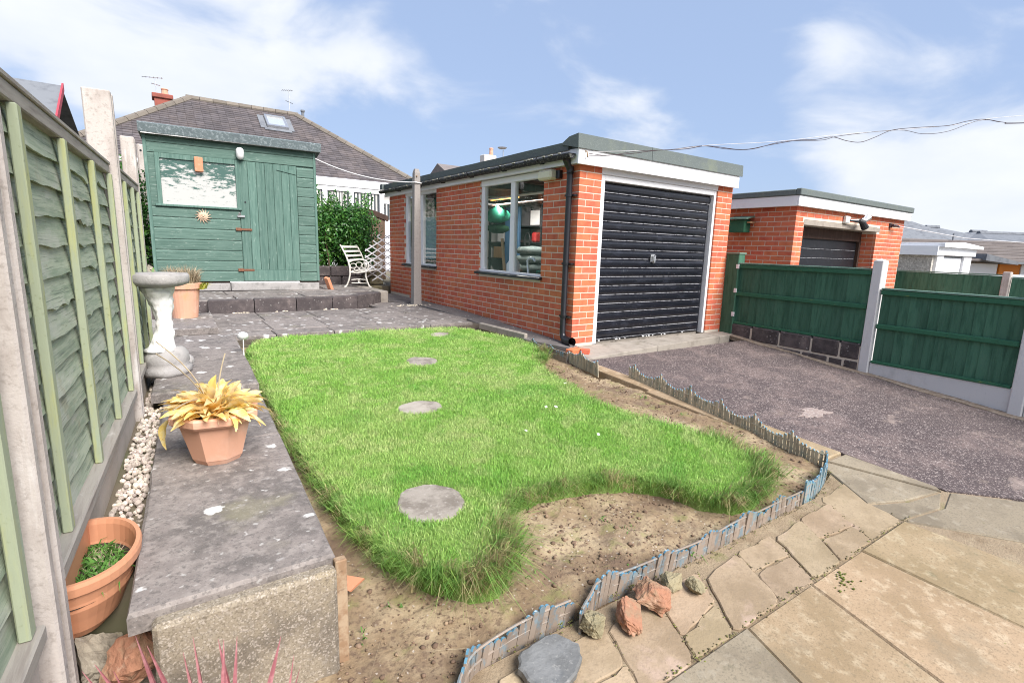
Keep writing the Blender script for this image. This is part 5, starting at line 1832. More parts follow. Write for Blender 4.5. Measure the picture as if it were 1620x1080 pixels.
on_shed('sun_ornament', 'small terracotta sun face with curved rays on the shed boards under the window', 'ornament', .745, -.006, 1.445, M['sun_clay'], sunface)


# ================================================================== BUNGALOW BEHIND
bung = thing('bungalow', 'bungalow behind the shed with a dark tiled hipped roof and white sun room', 'house', (-1, 12.9, .2))
OB2 = (-1, 12.9, .2)


def BG(name, m, fn, parent=None, **k):
    mb = MB(off=OB2)
    fn(mb)
    return mb.build(name, m, parent or bung, **k)


EZ, RZ, EY, RY = 3.08, 5.52, 12.6, 16.0
RL, RR, EL, ER = -2.68, .52, -6.05, 3.95
BG('wall', M['render'], lambda mb: mb.box(-5.7, 3.6, 12.95, 19, -.6, 3.1))
rf_ = BG('roof', M['roof_tile'], lambda mb: mb.add([(EL, EY, EZ - .02), (ER, EY, EZ - .02), (RR, RY, RZ - .02), (RL, RY, RZ - .02), (EL, 19.4, EZ - .02), (ER, 19.4, EZ - .02)], [(0, 1, 2, 3), (1, 5, 2), (5, 4, 3, 2), (4, 0, 3), (0, 4, 5, 1)]))
# courses of tiles on the slope that faces the garden: one lapped strip per course, cut into tiles
mb = MB(off=OB2)
NC = 30
for c in range(NC):
    t0, t1 = c / NC, (c + 1.25) / NC
    t1 = min(t1, 1)
    xl = EL + (RL - EL) * t0 + .02
    xr = ER + (RR - ER) * t0 - .02
    y0, z0 = EY + (RY - EY) * t0, EZ + (RZ - EZ) * t0
    y1, z1 = EY + (RY - EY) * t1, EZ + (RZ - EZ) * t1
    x = xl - (.115 if c % 2 else 0)
    while x < xr:
        a, b = max(x, xl), min(x + .224, xr)
        if b - a > .02:
            j = RND.uniform(-.004, .004)
            aa, bb = max(a, EL + (RL - EL) * t1 + .02), min(b, ER + (RR - ER) * t1 - .02)
            if bb <= aa:
                aa = bb = (a + b) / 2
            mb.add([(a, y0 - .012, z0 + .026 + j), (b, y0 - .012, z0 + .026 + j), (bb, y1, z1 + .008), (aa, y1, z1 + .008), (a, y0 - .004, z0 + .006 + j), (b, y0 - .004, z0 + .006 + j)], [(0, 1, 2, 3), (4, 5, 1, 0)])
        x += .228
mb.build('roof_tile', M['roof_tile'], rf_, kind='stuff')
def ridge(name, A, B, n):
    A, B = Vector(A), Vector(B)
    for k in range(n):
        a, b = A.lerp(B, k / n), A.lerp(B, (k + .97) / n)
        mb = MB(off=OB2)
        mb.tube([tuple(a), tuple(b)], [.115, .11], 8)
        mb.build(name, M['ridge_tile'], rf_)


ridge('ridge_tile', (RL - .1, RY, RZ), (RR + .1, RY, RZ), 9)
ridge('hip_tile', (EL, EY, EZ), (RL, RY, RZ), 14)
ridge('hip_tile', (ER, EY, EZ), (RR, RY, RZ), 15)
# chimney with two pots and an aerial
ch = BG('chimney', M['chimney_brick'], lambda mb: (mb.box(-3.62, -3.16, 16.3, 16.8, 4.0, 5.52), mb.box(-3.68, -3.11, 16.25, 16.85, 5.46, 5.60, c=.02)))
BG('chimney_pot', M['terracotta'], lambda mb: mb.lathe([(.10, 5.6), (.09, 5.75), (.11, 5.78), (.09, 5.80)], 10, ctr=(-3.32, 16.5, 0)), ch)
def aerial(mb, x, y, z, h, w=.34):
    mb.tube([(x, y, z), (x, y, z + h)], .012, 5)
    mb.tube([(x - w, y, z + h - .03), (x + w * .6, y, z + h + .02)], .009, 4)
    for k in range(6):
        q = x - w + k * w * .3
        mb.tube([(q, y - .11, z + h - .03 + k * .01), (q, y + .11, z + h - .03 + k * .01)], .006, 4)
    mb.tube([(x - .12, y, z + h * .62), (x + .12, y, z + h * .55)], .012, 4)


BG('aerial', M['steel'], lambda mb: aerial(mb, -3.55, 16.45, 5.6, .48), ch)
BG('aerial', M['steel'], lambda mb: aerial(mb, .40, 16.3, 5.45, .95, .22), rf_)
# rooflight with its metal flashing
s_ = Vector((0, RY - EY, RZ - EZ)).normalized()
nn = Vector((0, -s_.z, s_.y))
def slope(x, y, lift):
    z = EZ + (y - EY) * (RZ - EZ) / (RY - EY)
    return Vector((x, y, z)) + nn * lift


def skybox(mb, x0, x1, y0, y1, a, b):
    vs = [tuple(slope(x, y, l)) for l in (a, b) for x, y in ((x0, y0), (x1, y0), (x1, y1), (x0, y1))]
    mb.add(vs, [(3, 2, 1, 0), (4, 5, 6, 7), (0, 1, 5, 4), (1, 2, 6, 5), (2, 3, 7, 6), (3, 0, 4, 7)])


rl = BG('roof_window', M['steel'], lambda mb: (skybox(mb, -.60, .06, 14.92, 15.0, .03, .13), skybox(mb, -.60, .06, 15.50, 15.56, .03, .13), skybox(mb, -.60, -.54, 15.001, 15.499, .03, .13), skybox(mb, .0, .06, 15.001, 15.499, .03, .13)))
BG('pane', M['sky_glass'], lambda mb: skybox(mb, -.54, .0, 15.0, 15.5, .06, .085), rl)
BG('flashing', M['roof_grey'], lambda mb: (skybox(mb, -.80, -.61, 14.88, 15.6, .03, .045), skybox(mb, .07, .24, 14.88, 15.6, .03, .045), skybox(mb, -.70, .14, 14.78, 14.915, .035, .05)), rl)
BG('vent_pipe', M['roof_grey'], lambda mb: (mb.tube([(.78, 16.0, 5.35), (.78, 16.0, 5.68)], .05, 8), mb.tube([(.78, 16.0, 5.681), (.78, 16.0, 5.74)], .075, 8)), rf_)
# sun room
sr = BG('sun_room', M['upvc'], lambda mb: (mb.box(-1.2, 2.33, 12.02, 12.9, 2.80, 3.02, c=.02), mb.box(-1.2, 2.3, 12.06, 12.9, .2, 1.9), mb.box(-1.15, 2.30, 12.05, 12.12, 2.68, 2.795), mb.box(2.36, 3.5, 12.30, 12.9, 2.42, 2.50), mb.box(2.36, 3.5, 12.30, 12.9, .2, 1.9)))
for x in (-1.1, -.3, .42, 1.22, 2.20):
    BG('mullion', M['upvc'], lambda mb: mb.box(x - .07, x + .07, 12.04, 12.13, 1.901, 2.679), sr)
for a, b in ((-1.02, -.38), (-.22, .34), (.50, 1.14), (1.30, 2.12)):
    wv = BG('window', M['dark_glass'], lambda mb: mb.box(a, b, 12.10, 12.11, 1.9, 2.67), sr)
    n = 7
    for k in range(n):
        x = a + .03 + (b - a - .06) * (k + .5) / n
        BG('blind_slat', M['blind'], lambda mb: mb.box(x - .028, x + .028, 12.092, 12.096, 1.92, 2.66), wv)
wv = BG('window', M['dark_glass'], lambda mb: mb.box(2.40, 3.4, 12.33, 12.34, 1.9, 2.415), sr)
for k in range(7):
    x = 2.46 + k * .125
    BG('blind_slat', M['blind'], lambda mb: mb.box(x - .026, x + .026, 12.322, 12.328, 1.92, 2.41), wv)
BG('gutter', M['upvc'], lambda mb: mb.tube([(-6.0, 12.55, 3.05), (3.95, 12.55, 3.05)], .06, 8), rf_)

# neighbour's gabled outbuilding beyond the waney fence
ng = thing('neighbouring_house', 'grey roofed gable with a red barge board peeping over the waney fence', 'house', (-6.5, 8.2, -.2))
ON = (-6.5, 8.2, -.2)
def NG(name, m, fn):
    mb = MB(off=ON)
    fn(mb)
    return mb.build(name, m, ng)


NG('wall', M['render'], lambda mb: mb.add([(-8.5, 8.1, -.5), (-5.15, 8.1, -.5), (-5.15, 8.1, 2.9), (-8.5, 8.1, 2.9), (-8.5, 12, -.5), (-5.15, 12, -.5), (-5.15, 12, 2.9), (-8.5, 12, 2.9)], [(0, 1, 2, 3), (1, 5, 6, 2), (4, 7, 6, 5), (0, 3, 7, 4)]))
NG('roof', M['roof_grey'], lambda mb: mb.add([(-8.9, 7.9, 2.75), (-5.30, 7.9, 2.75), (-5.22, 9.4, 3.95), (-8.9, 9.4, 4.0), (-8.9, 12.3, 2.75), (-5.1, 12.3, 2.75), (-8.9, 7.9, 2.68), (-5.30, 7.9, 2.68)], [(0, 1, 2, 3), (3, 2, 5, 4), (6, 7, 1, 0)]))
NG('barge_board', M['red_trim'], lambda mb: mb.add([(-5.29, 7.86, 2.60), (-5.21, 9.4, 3.86), (-5.21, 9.4, 4.0), (-5.29, 7.86, 2.78), (-5.26, 7.86, 2.60), (-5.18, 9.4, 3.86), (-5.18, 9.4, 4.0), (-5.26, 7.86, 2.78)], [(0, 1, 2, 3), (4, 7, 6, 5), (0, 4, 5, 1), (3, 2, 6, 7), (0, 3, 7, 4)]))

# house far behind the brick garage: only its chimney stack and dish clear the garage roof
fh = thing('distant_house', 'far house whose pale chimney stack and clay pot clear the felt garage roof', 'house', (15, 26, -1))
def FH(name, m, fn):
    mb = MB(off=(15, 26, -1))
    fn(mb)
    return mb.build(name, m, fh)


FH('wall', M['render'], lambda mb: mb.box(11.5, 18.5, 22.5, 29.5, -2, 4.2))
FH('roof', M['roof_brown'], lambda mb: mb.add([(11, 22, 4.1), (19, 22, 4.1), (19, 26, 6.2), (11, 26, 6.2), (11, 30, 4.1), (19, 30, 4.1)], [(0, 1, 2, 3), (3, 2, 5, 4), (0, 3, 4), (1, 5, 2)]))
FH('chimney', M['render'], lambda mb: mb.box(14.25, 15.2, 25.7, 26.3, 5.9, 7.12, c=.04))
FH('chimney_pot', M['terracotta'], lambda mb: mb.lathe([(.14, 7.12), (.12, 7.5), (.15, 7.56), (.12, 7.62)], 10, ctr=(14.95, 26, 0)))
FH('satellite_dish', M['steel'], lambda mb: (mb.tube([(15.9, 26, 6.2), (15.9, 26, 7.6)], .03, 5), mb.lathe([(.05, 0), (.25, .05), (.32, .12)], 12, ctr=(15.75, 25.9, 7.62), cap=False)))


# ================================================================== DOWNHILL BACKGROUND
wg = thing('white_garage', 'white flat roofed prefab garage with pebbledash wall beyond the far fence', 'garage', (14.5, 1.0, -1.2))
OW = (14.5, 1.0, -1.2)
def WG(name, m, fn, parent=None, **k):
    mb = MB(off=OW)
    fn(mb)
    return mb.build(name, m, parent or wg, **k)


WG('wall', M['pebbledash'], lambda mb: (mb.box(13.42, 13.55, .75, 6, -2.2, 1.25), mb.box(13.551, 16.4, .80, 6, -2.2, 1.25)))
WG('fascia', M['upvc'], lambda mb: (mb.box(13.30, 13.41, .62, 6, 1.252, 1.50), mb.box(13.411, 16.5, .62, .76, 1.262, 1.47)))
WG('roof', M['upvc'], lambda mb: mb.add([(13.36, .50, 1.475), (16.65, .50, 1.475), (16.65, .50, 1.55), (14.9, .50, 1.63), (13.36, .50, 1.58), (13.36, 6, 1.475), (16.65, 6, 1.475), (16.65, 6, 1.55), (14.9, 6, 1.63), (13.36, 6, 1.58)], [(0, 1, 2, 3, 4), (9, 8, 7, 6, 5), (2, 7, 8, 3), (3, 8, 9, 4), (1, 6, 7, 2), (0, 4, 9, 5), (0, 5, 6, 1)]))
wd = WG('door', M['upvc'], lambda mb: mb.box(14.1, 15.7, .74, .79, -2.2, 1.20))
WG('door_frame', M['white_paint'], lambda mb: (mb.box(13.56, 14.06, .68, .79, -2.2, 1.26), mb.box(15.74, 16.4, .68, .79, -2.2, 1.26)))
WG('door_groove', M['roof_grey'], lambda mb: mb.box(14.07, 15.73, .72, .78, 1.215, 1.235), wd)

rg = thing('garage_row', 'long low row of garages with a brown tiled roof and orange doors', 'garages', (23, 2.5, -1.5))
ORW = Vector((20.44, 3.60, 0))
DRW = (Vector((24.017, 1.148, 0)) - ORW).normalized()
NRW = Vector((DRW.y, -DRW.x, 0))          # away from the viewer is -NRW
if NRW.dot(Vector((-1, 0, 0))) < 0:
    NRW = -NRW


def rw(s, d, z):
    p = ORW + DRW * s + NRW * d
    return (p.x - 23, p.y - 2.5, z + 1.5)


def RB(mb, s0, s1, d0, d1, z0, z1):
    vs = [rw(s, d, z) for z in (z0, z1) for s, d in ((s0, d0), (s1, d0), (s1, d1), (s0, d1))]
    mb.add(vs, [(0, 1, 2, 3), (7, 6, 5, 4), (0, 4, 5, 1), (1, 5, 6, 2), (2, 6, 7, 3), (3, 7, 4, 0)])


def RG(name, m, fn, parent=None, **k):
    mb = MB()
    fn(mb)
    return mb.build(name, m, parent or rg, **k)


RG('wall', M['render'], lambda mb: RB(mb, .1, 11, -.2, -3, -3, 1.2))
rr_ = RG('roof', M['roof_brown'], lambda mb: mb.add([rw(0, 1.3, 1.15), rw(11, 1.3, 1.15), rw(11, -1.5, 2.0), rw(0, -1.5, 2.0), rw(0, -3.3, 1.2), rw(11, -3.3, 1.2)], [(0, 1, 2, 3), (3, 2, 5, 4), (0, 3, 4)]))
for k in range(7):
    t = k / 7
    RG('tile_course', M['roof_brown'], lambda mb: RB(mb, -.02, 11, 1.3 - 2.8 * t + .02, 1.3 - 2.8 * (t + 1 / 7), 1.15 + .85 * t + .005, 1.15 + .85 * t + .085), rr_)
RG('gutter', M['roof_grey'], lambda mb: RB(mb, 2.6, 11, 1.45, 1.3, 1.08, 1.16))
for s0 in (2.74, 3.92, 5.1, 6.3):
    RG('garage_door', M['orange_door'], lambda mb: RB(mb, s0, s0 + .78, .92, .84, -.6, 1.06))
    RG('door_post', M['upvc'], lambda mb: RB(mb, s0 + .80, s0 + 1.15, .95, .84, -.6, 1.06))
RG('wall', M['upvc'], lambda mb: RB(mb, 1.6, 2.68, .90, .80, -.6, 1.06))
pv = RG('porch_roof', M['roof_grey'], lambda mb: mb.add([rw(1.7, 1.46, 1.18), rw(2.9, 1.46, 1.05), rw(2.9, 1.46, 1.16), rw(1.7, 1.46, 1.42), rw(1.7, .6, 1.18), rw(2.9, .6, 1.05), rw(2.9, .6, 1.16), rw(1.7, .6, 1.42)], [(0, 1, 2, 3), (4, 7, 6, 5), (3, 2, 6, 7), (0, 4, 5, 1), (0, 3, 7, 4), (1, 5, 6, 2)]))
RG('aerial', M['roof_grey'], lambda mb: mb.tube([rw(2.75, -1.4, 1.98), rw(2.75, -1.4, 2.25)], .03, 5))
van = thing('parked_car', 'dark blue and white car roofs just showing over the far fence', 'car', (14.4, -.9, -1.1))
mb = MB(off=(14.4, -.9, -1.1))
mb.box(13.6, 15.6, -1.65, -.2, -1.0, .30, c=.12)
mb.box(13.75, 15.3, -1.55, -.3, .30, .80, c=.16)
mb.build('body', M['lamp_white'], van, smooth=False)
for x in (13.95, 15.2):
    for y in (-1.62, -.22):
        mb = MB(off=(14.4, -.9, -1.1))
        mb.tube([(x, y - .08, -.95), (x, y + .08, -.95)], .27, 16)
        mb.build('wheel', M['black_plastic'], van)
mb = MB(off=(14.4, -.9, -1.1))
mb.box(13.735, 13.76, -1.45, -.42, .38, .72, c=.01)
mb.build('window', M['dark_glass'], van)

def hip_house(name, label, cx, cy, w, d, ez, rz, rl_, grp, ang):
    t = thing(name, label, 'house', (cx, cy, -2.2), ang, group=grp)
    mb = MB()
    mb.box(-w / 2 + .4, w / 2 - .4, -d / 2 + .4, d / 2 - .4, -.2, ez + 2.2)
    mb.build('wall', M['render'], t)
    mb = MB()
    z0, z1 = ez + 2.2, rz + 2.2
    mb.add([(-w / 2, -d / 2, z0), (w / 2, -d / 2, z0), (w / 2, d / 2, z0), (-w / 2, d / 2, z0), (-rl_ / 2, 0, z1), (rl_ / 2, 0, z1)], [(0, 1, 5, 4), (1, 2, 5), (2, 3, 4, 5), (3, 0, 4), (3, 2, 1, 0)])
    mb.build('roof', M['roof_grey'], t)
    mb = MB()
    mb.tube([(-rl_ / 2 - .1, 0, z1), (rl_ / 2 + .1, 0, z1)], .14, 6)
    mb.build('ridge_tile', M['roof_grey'], t)


hip_house('distant_house', 'dark slate hipped roof nearest the second garage, above the white garage', 30.6, 8.4, 7, 6, 1.9, 3.6, 1.0, 'distant hipped roofs on the skyline', -.55)
hip_house('distant_house', 'pale grey pyramid roof standing clear on the skyline over the tiled garage row', 34.6, 7.4, 6, 6, 2.1, 3.10, .6, 'distant hipped roofs on the skyline', -.55)
hip_house('distant_house', 'faint far grey roof, lowest on the skyline over the tiled garage row', 38.5, 6.2, 7, 6, 2.2, 2.98, .8, 'distant hipped roofs on the skyline', -.55)
hip_house('distant_house', 'long low grey roof on the skyline at the end of the tiled garage row', 37.5, 4.2, 9, 6, 2.2, 2.78, 4.5, 'distant hipped roofs on the skyline', -.55)
o = link('stone_ornament', rock_mesh('stone_ornament', (.14, .14, .1), 61, M['rock_olive'], 2))
o.location = (8.55, .25, .98)
tag(o, 'small mossy lump on the capping of the far fence beside the second garage', 'stone')
o.location = (8.40, .15, .975)


# ================================================================== HEDGES AND WHAT STANDS ON THE TERRACE
def leafball(name, label, cat, dims, z0, n, seed, parent_stems, loc, leaf=(.030, .055), group=None, mat_=None, bumps=16):
    """dims x0,x1,y0,y1,ztop. Leaves through an uneven volume with stray shoots on top, with bare stems inside."""
    rng = np.random.default_rng(seed)
    x0, x1, y0, y1, zt = dims
    t = thing(name, label, cat, loc, group=group)
    cl = []
    for _ in range(bumps):
        mg = min(.12, (x1 - x0) * .3)
        mh = min(.12, (y1 - y0) * .3)
        cl.append((rng.uniform(x0 + mg, x1 - mg), rng.uniform(y0 + mh, y1 - mh), rng.uniform(z0 + min(.15, (zt - z0) * .3), zt - min(.18, (zt - z0) * .3)), min(rng.uniform(.22, .40), (zt - z0) * .5)))
    P = []
    while len(P) < n:
        c = cl[rng.integers(len(cl))]
        d = rng.normal(size=3)
        d /= np.linalg.norm(d)
        r = c[3] * rng.uniform(.55, 1.08)
        p = (c[0] + d[0] * r, c[1] + d[1] * r, c[2] + d[2] * r * 1.05)
        if z0 < p[2] < zt + .12 and x0 - .12 < p[0] < x1 + .12 and y0 - .15 < p[1] < y1 + .15:
            P.append(p)
    for _ in range(26 if n > 1000 else 2):          # shoots
        sx, sy = rng.uniform(x0, x1), rng.uniform(y0, y1)
        h = rng.uniform(.06, .26)
        for k in range(14):
            P.append((sx + rng.normal() * .018, sy + rng.normal() * .018, zt - .12 + (h + .1) * k / 14))
    P = np.array(P)
    n = len(P)
    N_ = rng.normal(size=(n, 3))
    N_ += np.array([0, -.5, .9])
    N_ /= np.linalg.norm(N_, axis=1, keepdims=True)
    T = np.cross(N_, rng.normal(size=(n, 3)))
    T /= np.linalg.norm(T, axis=1, keepdims=True)
    B = np.cross(N_, T)
    ln = rng.uniform(leaf[0], leaf[1], n)[:, None]
    V = np.stack([P - T * ln * .5, P + B * ln * .28 + N_ * ln * .05, P + T * ln * .5 - N_ * ln * .08, P - B * ln * .28 + N_ * ln * .05], 1) - np.array(loc)
    b = (np.arange(n) * 4)[:, None]
    me = fast_mesh('foliage', V, quads=b + np.array([[0, 1, 2, 3]]))
    me.materials.append(mat_ or M['hedge'])
    link('foliage', me, t, kind='stuff')
    mb = MB(off=loc)
    for _ in range(parent_stems):
        sx, sy = rng.uniform(x0 + .05, x1 - .05), rng.uniform(y0 + .05, y1 - .05)
        pts = [(sx, sy, z0 - .3)]
        for k in range(5):
            q = pts[-1]
            pts.append((q[0] + rng.normal() * .06, q[1] + rng.normal() * .06, q[2] + (zt - z0 + .2) / 5.6))
        mb.tube(pts, [.022, .019, .016, .012, .008, .004], 5)
    mb.build('stem', M['stem'], t)
    return t


leafball('hedge', 'bushy bright green hedge between the shed and the brick garage', 'hedge', (-1.40, .02, 6.45, 7.3, 2.02), .50, 21000, 3, 12, (-.7, 6.8, .24), leaf=(.045, .085), bumps=60)
leafball('hedge', 'dark green bush squeezed between the waney fence and the shed', 'bush', (-4.80, -4.02, 5.75, 6.9, 2.14), .30, 12000, 5, 7, (-4.4, 6.3, .24), leaf=(.045, .085), bumps=46)
leafball('low_plant', 'small leafy weed growing beside the rock left of the shed', 'plant', (-4.12, -3.98, 4.75, 4.95, .52), .27, 260, 8, 2, (-4.05, 4.85, .26), leaf=(.03, .05), mat_=M['weed'], bumps=5)
o = link('standing_stone', rock_mesh('standing_stone', (.085, .085, .22), 17, M['rock_grey'], 3, rough=.35))
o.location = (-4.03, 5.06, .46)
tag(o, 'upright mossy grey stone in the gap left of the shed', 'stone')

lw = thing('low_wall', 'low dark wall of rough blocks under the hedge behind the garden seat', 'wall', (-.9, 6.25, .24))
for r, (z0, z1) in enumerate(((.20, .42), (.43, .63))):
    x = -1.75 - .2 * r
    while x < -.42:
        L_ = RND.uniform(.36, .5)
        mb = MB(off=(-.9, 6.25, .24))
        mb.box(x, min(x + L_, -.40), 6.12 + RND.uniform(-.01, .01), 6.34, z0, z1, c=.018)
        mb.build('wall_block', M['dark_stone'], lw)
        x += L_ + .012
for k, (x, z, lb) in enumerate(((-.22, .30, 'lower mossy block stacked at the back corner of the garage'), (-.20, .45, 'upper mossy block stacked at the back corner of the garage'), (-.24, .60, 'top mossy block stacked at the back corner of the garage'))):
    mb = MB()
    mb.box(-.16, .13, -.12, .12, -.075, .072, c=.02)
    o = mb.build('mossy_block', M['rock_olive'])
    o.location = (x, 6.0, z - .115 + .01 * k)
    o.rotation_euler = (0, 0, .1 * (k - 1))
    tag(o, lb, 'block', 'mossy blocks behind the garage corner')

bf = thing('brown_gate', 'dark brown boarded gate with a curved top rail behind the hedge', 'gate', (.2, 7.62, .24))
for k in range(8):
    mb = MB(off=(.2, 7.62, .24))
    x = -.45 + k * .135
    mb.box(x, x + .128, 7.6, 7.625, .26, 1.72, c=.004)
    mb.build('board', M['brown_fence'], bf)
mb = MB(off=(.2, 7.62, .24))
pts = [(-.5 + 1.2 * i / 12, 7.61, 1.72 + .14 * math.sin(math.pi * i / 12)) for i in range(13)]
vs = []
for x, y, z in pts:
    vs += [(x, 7.575, z - .09), (x, 7.575, z + .03), (x, 7.65, z + .05), (x, 7.65, z - .09)]
mb.add(vs, [(i * 4 + k, i * 4 + (k + 1) % 4, i * 4 + 4 + (k + 1) % 4, i * 4 + 4 + k) for i in range(12) for k in range(4)] + [(0, 3, 2, 1), (48, 49, 50, 51)])
mb.build('top_rail', M['dark_wood'], bf)

# expanding trellis
tr = thing('trellis', 'white expanding diamond trellis propped against the back corner of the garage', 'trellis', (-.2, 5.78, .3))
OT = (-.2, 5.78, .3)
def tstrip(x0, z0, x1, z1, dy):
    mb = MB(off=OT)
    a, b = Vector((x0, 0, z0)), Vector((x1, 0, z1))
    t = (b - a).normalized()
    n = Vector((-t.z, 0, t.x)) * .011
    q = [a + n, b + n, b - n, a - n]
    vs = [(p.x, 5.78 + dy, p.z) for p in q] + [(p.x, 5.787 + dy, p.z) for p in q]
    mb.add(vs, [(0, 1, 2, 3), (7, 6, 5, 4), (0, 4, 5, 1), (1, 5, 6, 2), (2, 6, 7, 3), (3, 7, 4, 0)])
    mb.build('lath', M['lichen_board'], tr)


sl_ = .62
for k in range(9):           # laths rising to the left and to the right, clipped to the stretched outline
    for sgn in (-1, 1):
        c = .27 + .135 * k
        xs0, xs1 = -.50, .035
        pts = []
        for i in range(41):
            x = xs0 + (xs1 - xs0) * i / 40
            z = (c + sl_ * (x - xs0)) if sgn > 0 else (c + .25 - sl_ * (x - xs0) + .08)
            if .36 < z < 1.28 - max(0, (-.20 - x)) * 1.0 and x > -.50 + max(0, z - 1.0) * .9:
                pts.append((x, z))
        if len(pts) > 4:
            tstrip(pts[0][0], pts[0][1], pts[-1][0], pts[-1][1], 0 if sgn > 0 else .009)

# white cast-iron garden seat seen from its end
fA, fB = Vector((-.985, 5.41)), Vector((-.608, 5.163))
dirx = (fB - fA).normalized()
SB = thing('garden_bench', 'cream painted cast iron garden bench seen from its scrolled end, on the terrace', 'bench', (fA.x, fA.y, .272), math.atan2(dirx.y, dirx.x))


def seat_end(y):
    mb = MB()
    L = lambda pts, r=.013, n=6: mb.tube([(px, y, pz) for px, pz in pts], r, n)
    L([(.0 - .03, 0), (.015, .04), (.05, .13), (.075, .25), (.072, .36), (.05, .47), (.0, .60), (-.07, .74), (-.10, .79)], .016)     # back leg and upright
    L([(.46, 0), (.43, .035), (.395, .12), (.37, .22), (.375, .30)], .016)                                                          # front leg
    L([(.075, .285), (.22, .270), (.375, .30), (.43, .315)], .014)                                                               # seat rail
    L([(.05, .47), (.13, .50), (.25, .53), (.36, .515), (.42, .47), (.43, .40), (.40, .345), (.385, .30)], .015)                    # arm
    L([(.10, .14), (.25, .155), (.385, .145)], .010)
    L([(.10, .06 + .02), (.385, .08)], .010)
    L([(.24, .08), (.26, .115), (.24, .15), (.22, .115), (.24, .08)], .008, 5)
    for cx, cz, rr in ((.14, .40, .06), (.25, .42, .065), (.34, .41, .055), (.20, .345, .045), (.30, .345, .045)):                   # scrolls in the arm
        L([(cx + rr * math.cos(a), cz + rr * .8 * math.sin(a)) for a in [i / 12 * 2 * math.pi for i in range(13)]], .008, 5)
    L([(-.035, 0), (.01, .0)], .018)
    L([(.445, 0), (.49, .0)], .018)
    return mb.build('end_frame', M['bench_paint'], SB, smooth=True)


seat_end(0)
seat_end(1.1)
for i in range(6):
    mb = MB()
    x = .10 + .055 * i
    mb.box(x, x + .042, .01, 1.09, .284 + .004 * abs(i - 3), .304 + .004 * abs(i - 3), c=.004)
    mb.build('seat_slat', M['bench_paint'], SB)
for i in range(4):
    mb = MB()
    t = i / 3
    x, z = .035 - .12 * t, .50 + .25 * t
    mb.box(x - .006, x + .012, .01, 1.09, z - .022, z + .022, c=.004, rot=Euler((0, -.45, 0)).to_matrix())
    mb.build('back_slat', M['bench_paint'], SB)

o = link('leaning_tile', box_mesh(.055, .11, .24, M['orange_tile'], .005))
o.location = (-1.44, 4.93, .375)
o.rotation_euler = (.12, -.42, .3)
tag(o, 'orange clay tile leaning against the right corner of the shed', 'tile')

# washing line post and line
lp = MB(off=(-.36, 3.59, .08))
lp.add([(-.43, 3.53, .0), (-.29, 3.53, .0), (-.29, 3.66, .0), (-.43, 3.66, .0), (-.397, 3.55, 2.24), (-.302, 3.55, 2.24), (-.302, 3.64, 2.24), (-.397, 3.64, 2.24), (-.38, 3.565, 2.305), (-.32, 3.565, 2.305), (-.32, 3.625, 2.305), (-.38, 3.625, 2.305)],
       [(0, 1, 5, 4), (1, 2, 6, 5), (2, 3, 7, 6), (3, 0, 4, 7), (4, 5, 9, 8), (5, 6, 10, 9), (6, 7, 11, 10), (7, 4, 8, 11), (8, 9, 10, 11), (3, 2, 1, 0)])
lp = lp.build('line_post', M['line_post'])
lp.location = (-.36, 3.59, .08)
tag(lp, 'tapered grey concrete washing line post standing by the garage wall', 'post')
mb = MB()
mb.tube([(-.365, 3.548, 2.19), (-.365, 3.53, 2.19)], .012, 6)
mb.build('hook_hole', M['rust'], lp).location = (.36, -3.59, -.08)
A, B = Vector((-1.56, 5.07, 2.50)), Vector((-.40, 3.66, 2.10))
pts = []
for i in range(25):
    t = i / 24
    p = A.lerp(B, t)
    p.z -= .17 * 4 * t * (1 - t) * .55
    pts.append(tuple(p))
mb = MB()
mb.tube(pts, .0095, 6)
mb.tube([(-.40, 3.66, 2.10), (-.44, 3.6, 2.09), (-.40, 3.53, 2.09), (-.29, 3.54, 2.085), (-.26, 3.60, 2.08)], .009, 6)
wl_ = mb.build('washing_line', M['rope'])
tag(wl_, 'slack white washing line strung from the shed to the concrete post', 'washing line')

# old post and rail behind the fence
op = thing('old_post', 'pale concrete post with a hole and cross rail beyond the waney fence', 'post', (-4.03, 7.35, .24))
mb = MB(off=(-4.03, 7.35, .24))
mb.box(-4.085, -3.97, 7.3, 7.4, .2, 2.73, c=.02)
mb.build('post', M['concrete_post'], op)
mb = MB(off=(-4.03, 7.35, .24))
mb.box(-4.4, -3.75, 7.41, 7.45, 2.30, 2.36)
mb.build('rail', M['grey_rail'], op)
mb = MB(off=(-4.03, 7.35, .24))
mb.tube([(-4.028, 7.302, 2.62), (-4.028, 7.296, 2.62)], .018, 8)
mb.build('hole', M['black_plastic'], op)


# ================================================================== POTS, BIRD BATH AND OTHER THINGS ON THE BORDER
# octagonal pot of yellowed hosta
PX, PY, PZ = -3.765, -1.905, .10
pot = thing('flower_pot', 'eight sided terracotta pot of yellowed drooping leaves on the slab border', 'flower pot', (PX, PY, PZ))
pot.scale = (1.07, 1.07, 1.04)
mb = MB()
mb.lathe([(.085, 0), (.095, .018), (.098, .022), (.137, .175), (.140, .178), (.160, .182), (.170, .192), (.172, .218), (.166, .226), (.146, .224), (.138, .19), (.12, .17)], 8, start=rad(14))
mb.build('pot', M['terracotta'], pot)
mb = MB()
mb.lathe([(.0, .196), (.08, .200), (.140, .192)], 8, start=rad(14), cap=False)
mb.build('pot_soil', M['pot_soil'], pot)


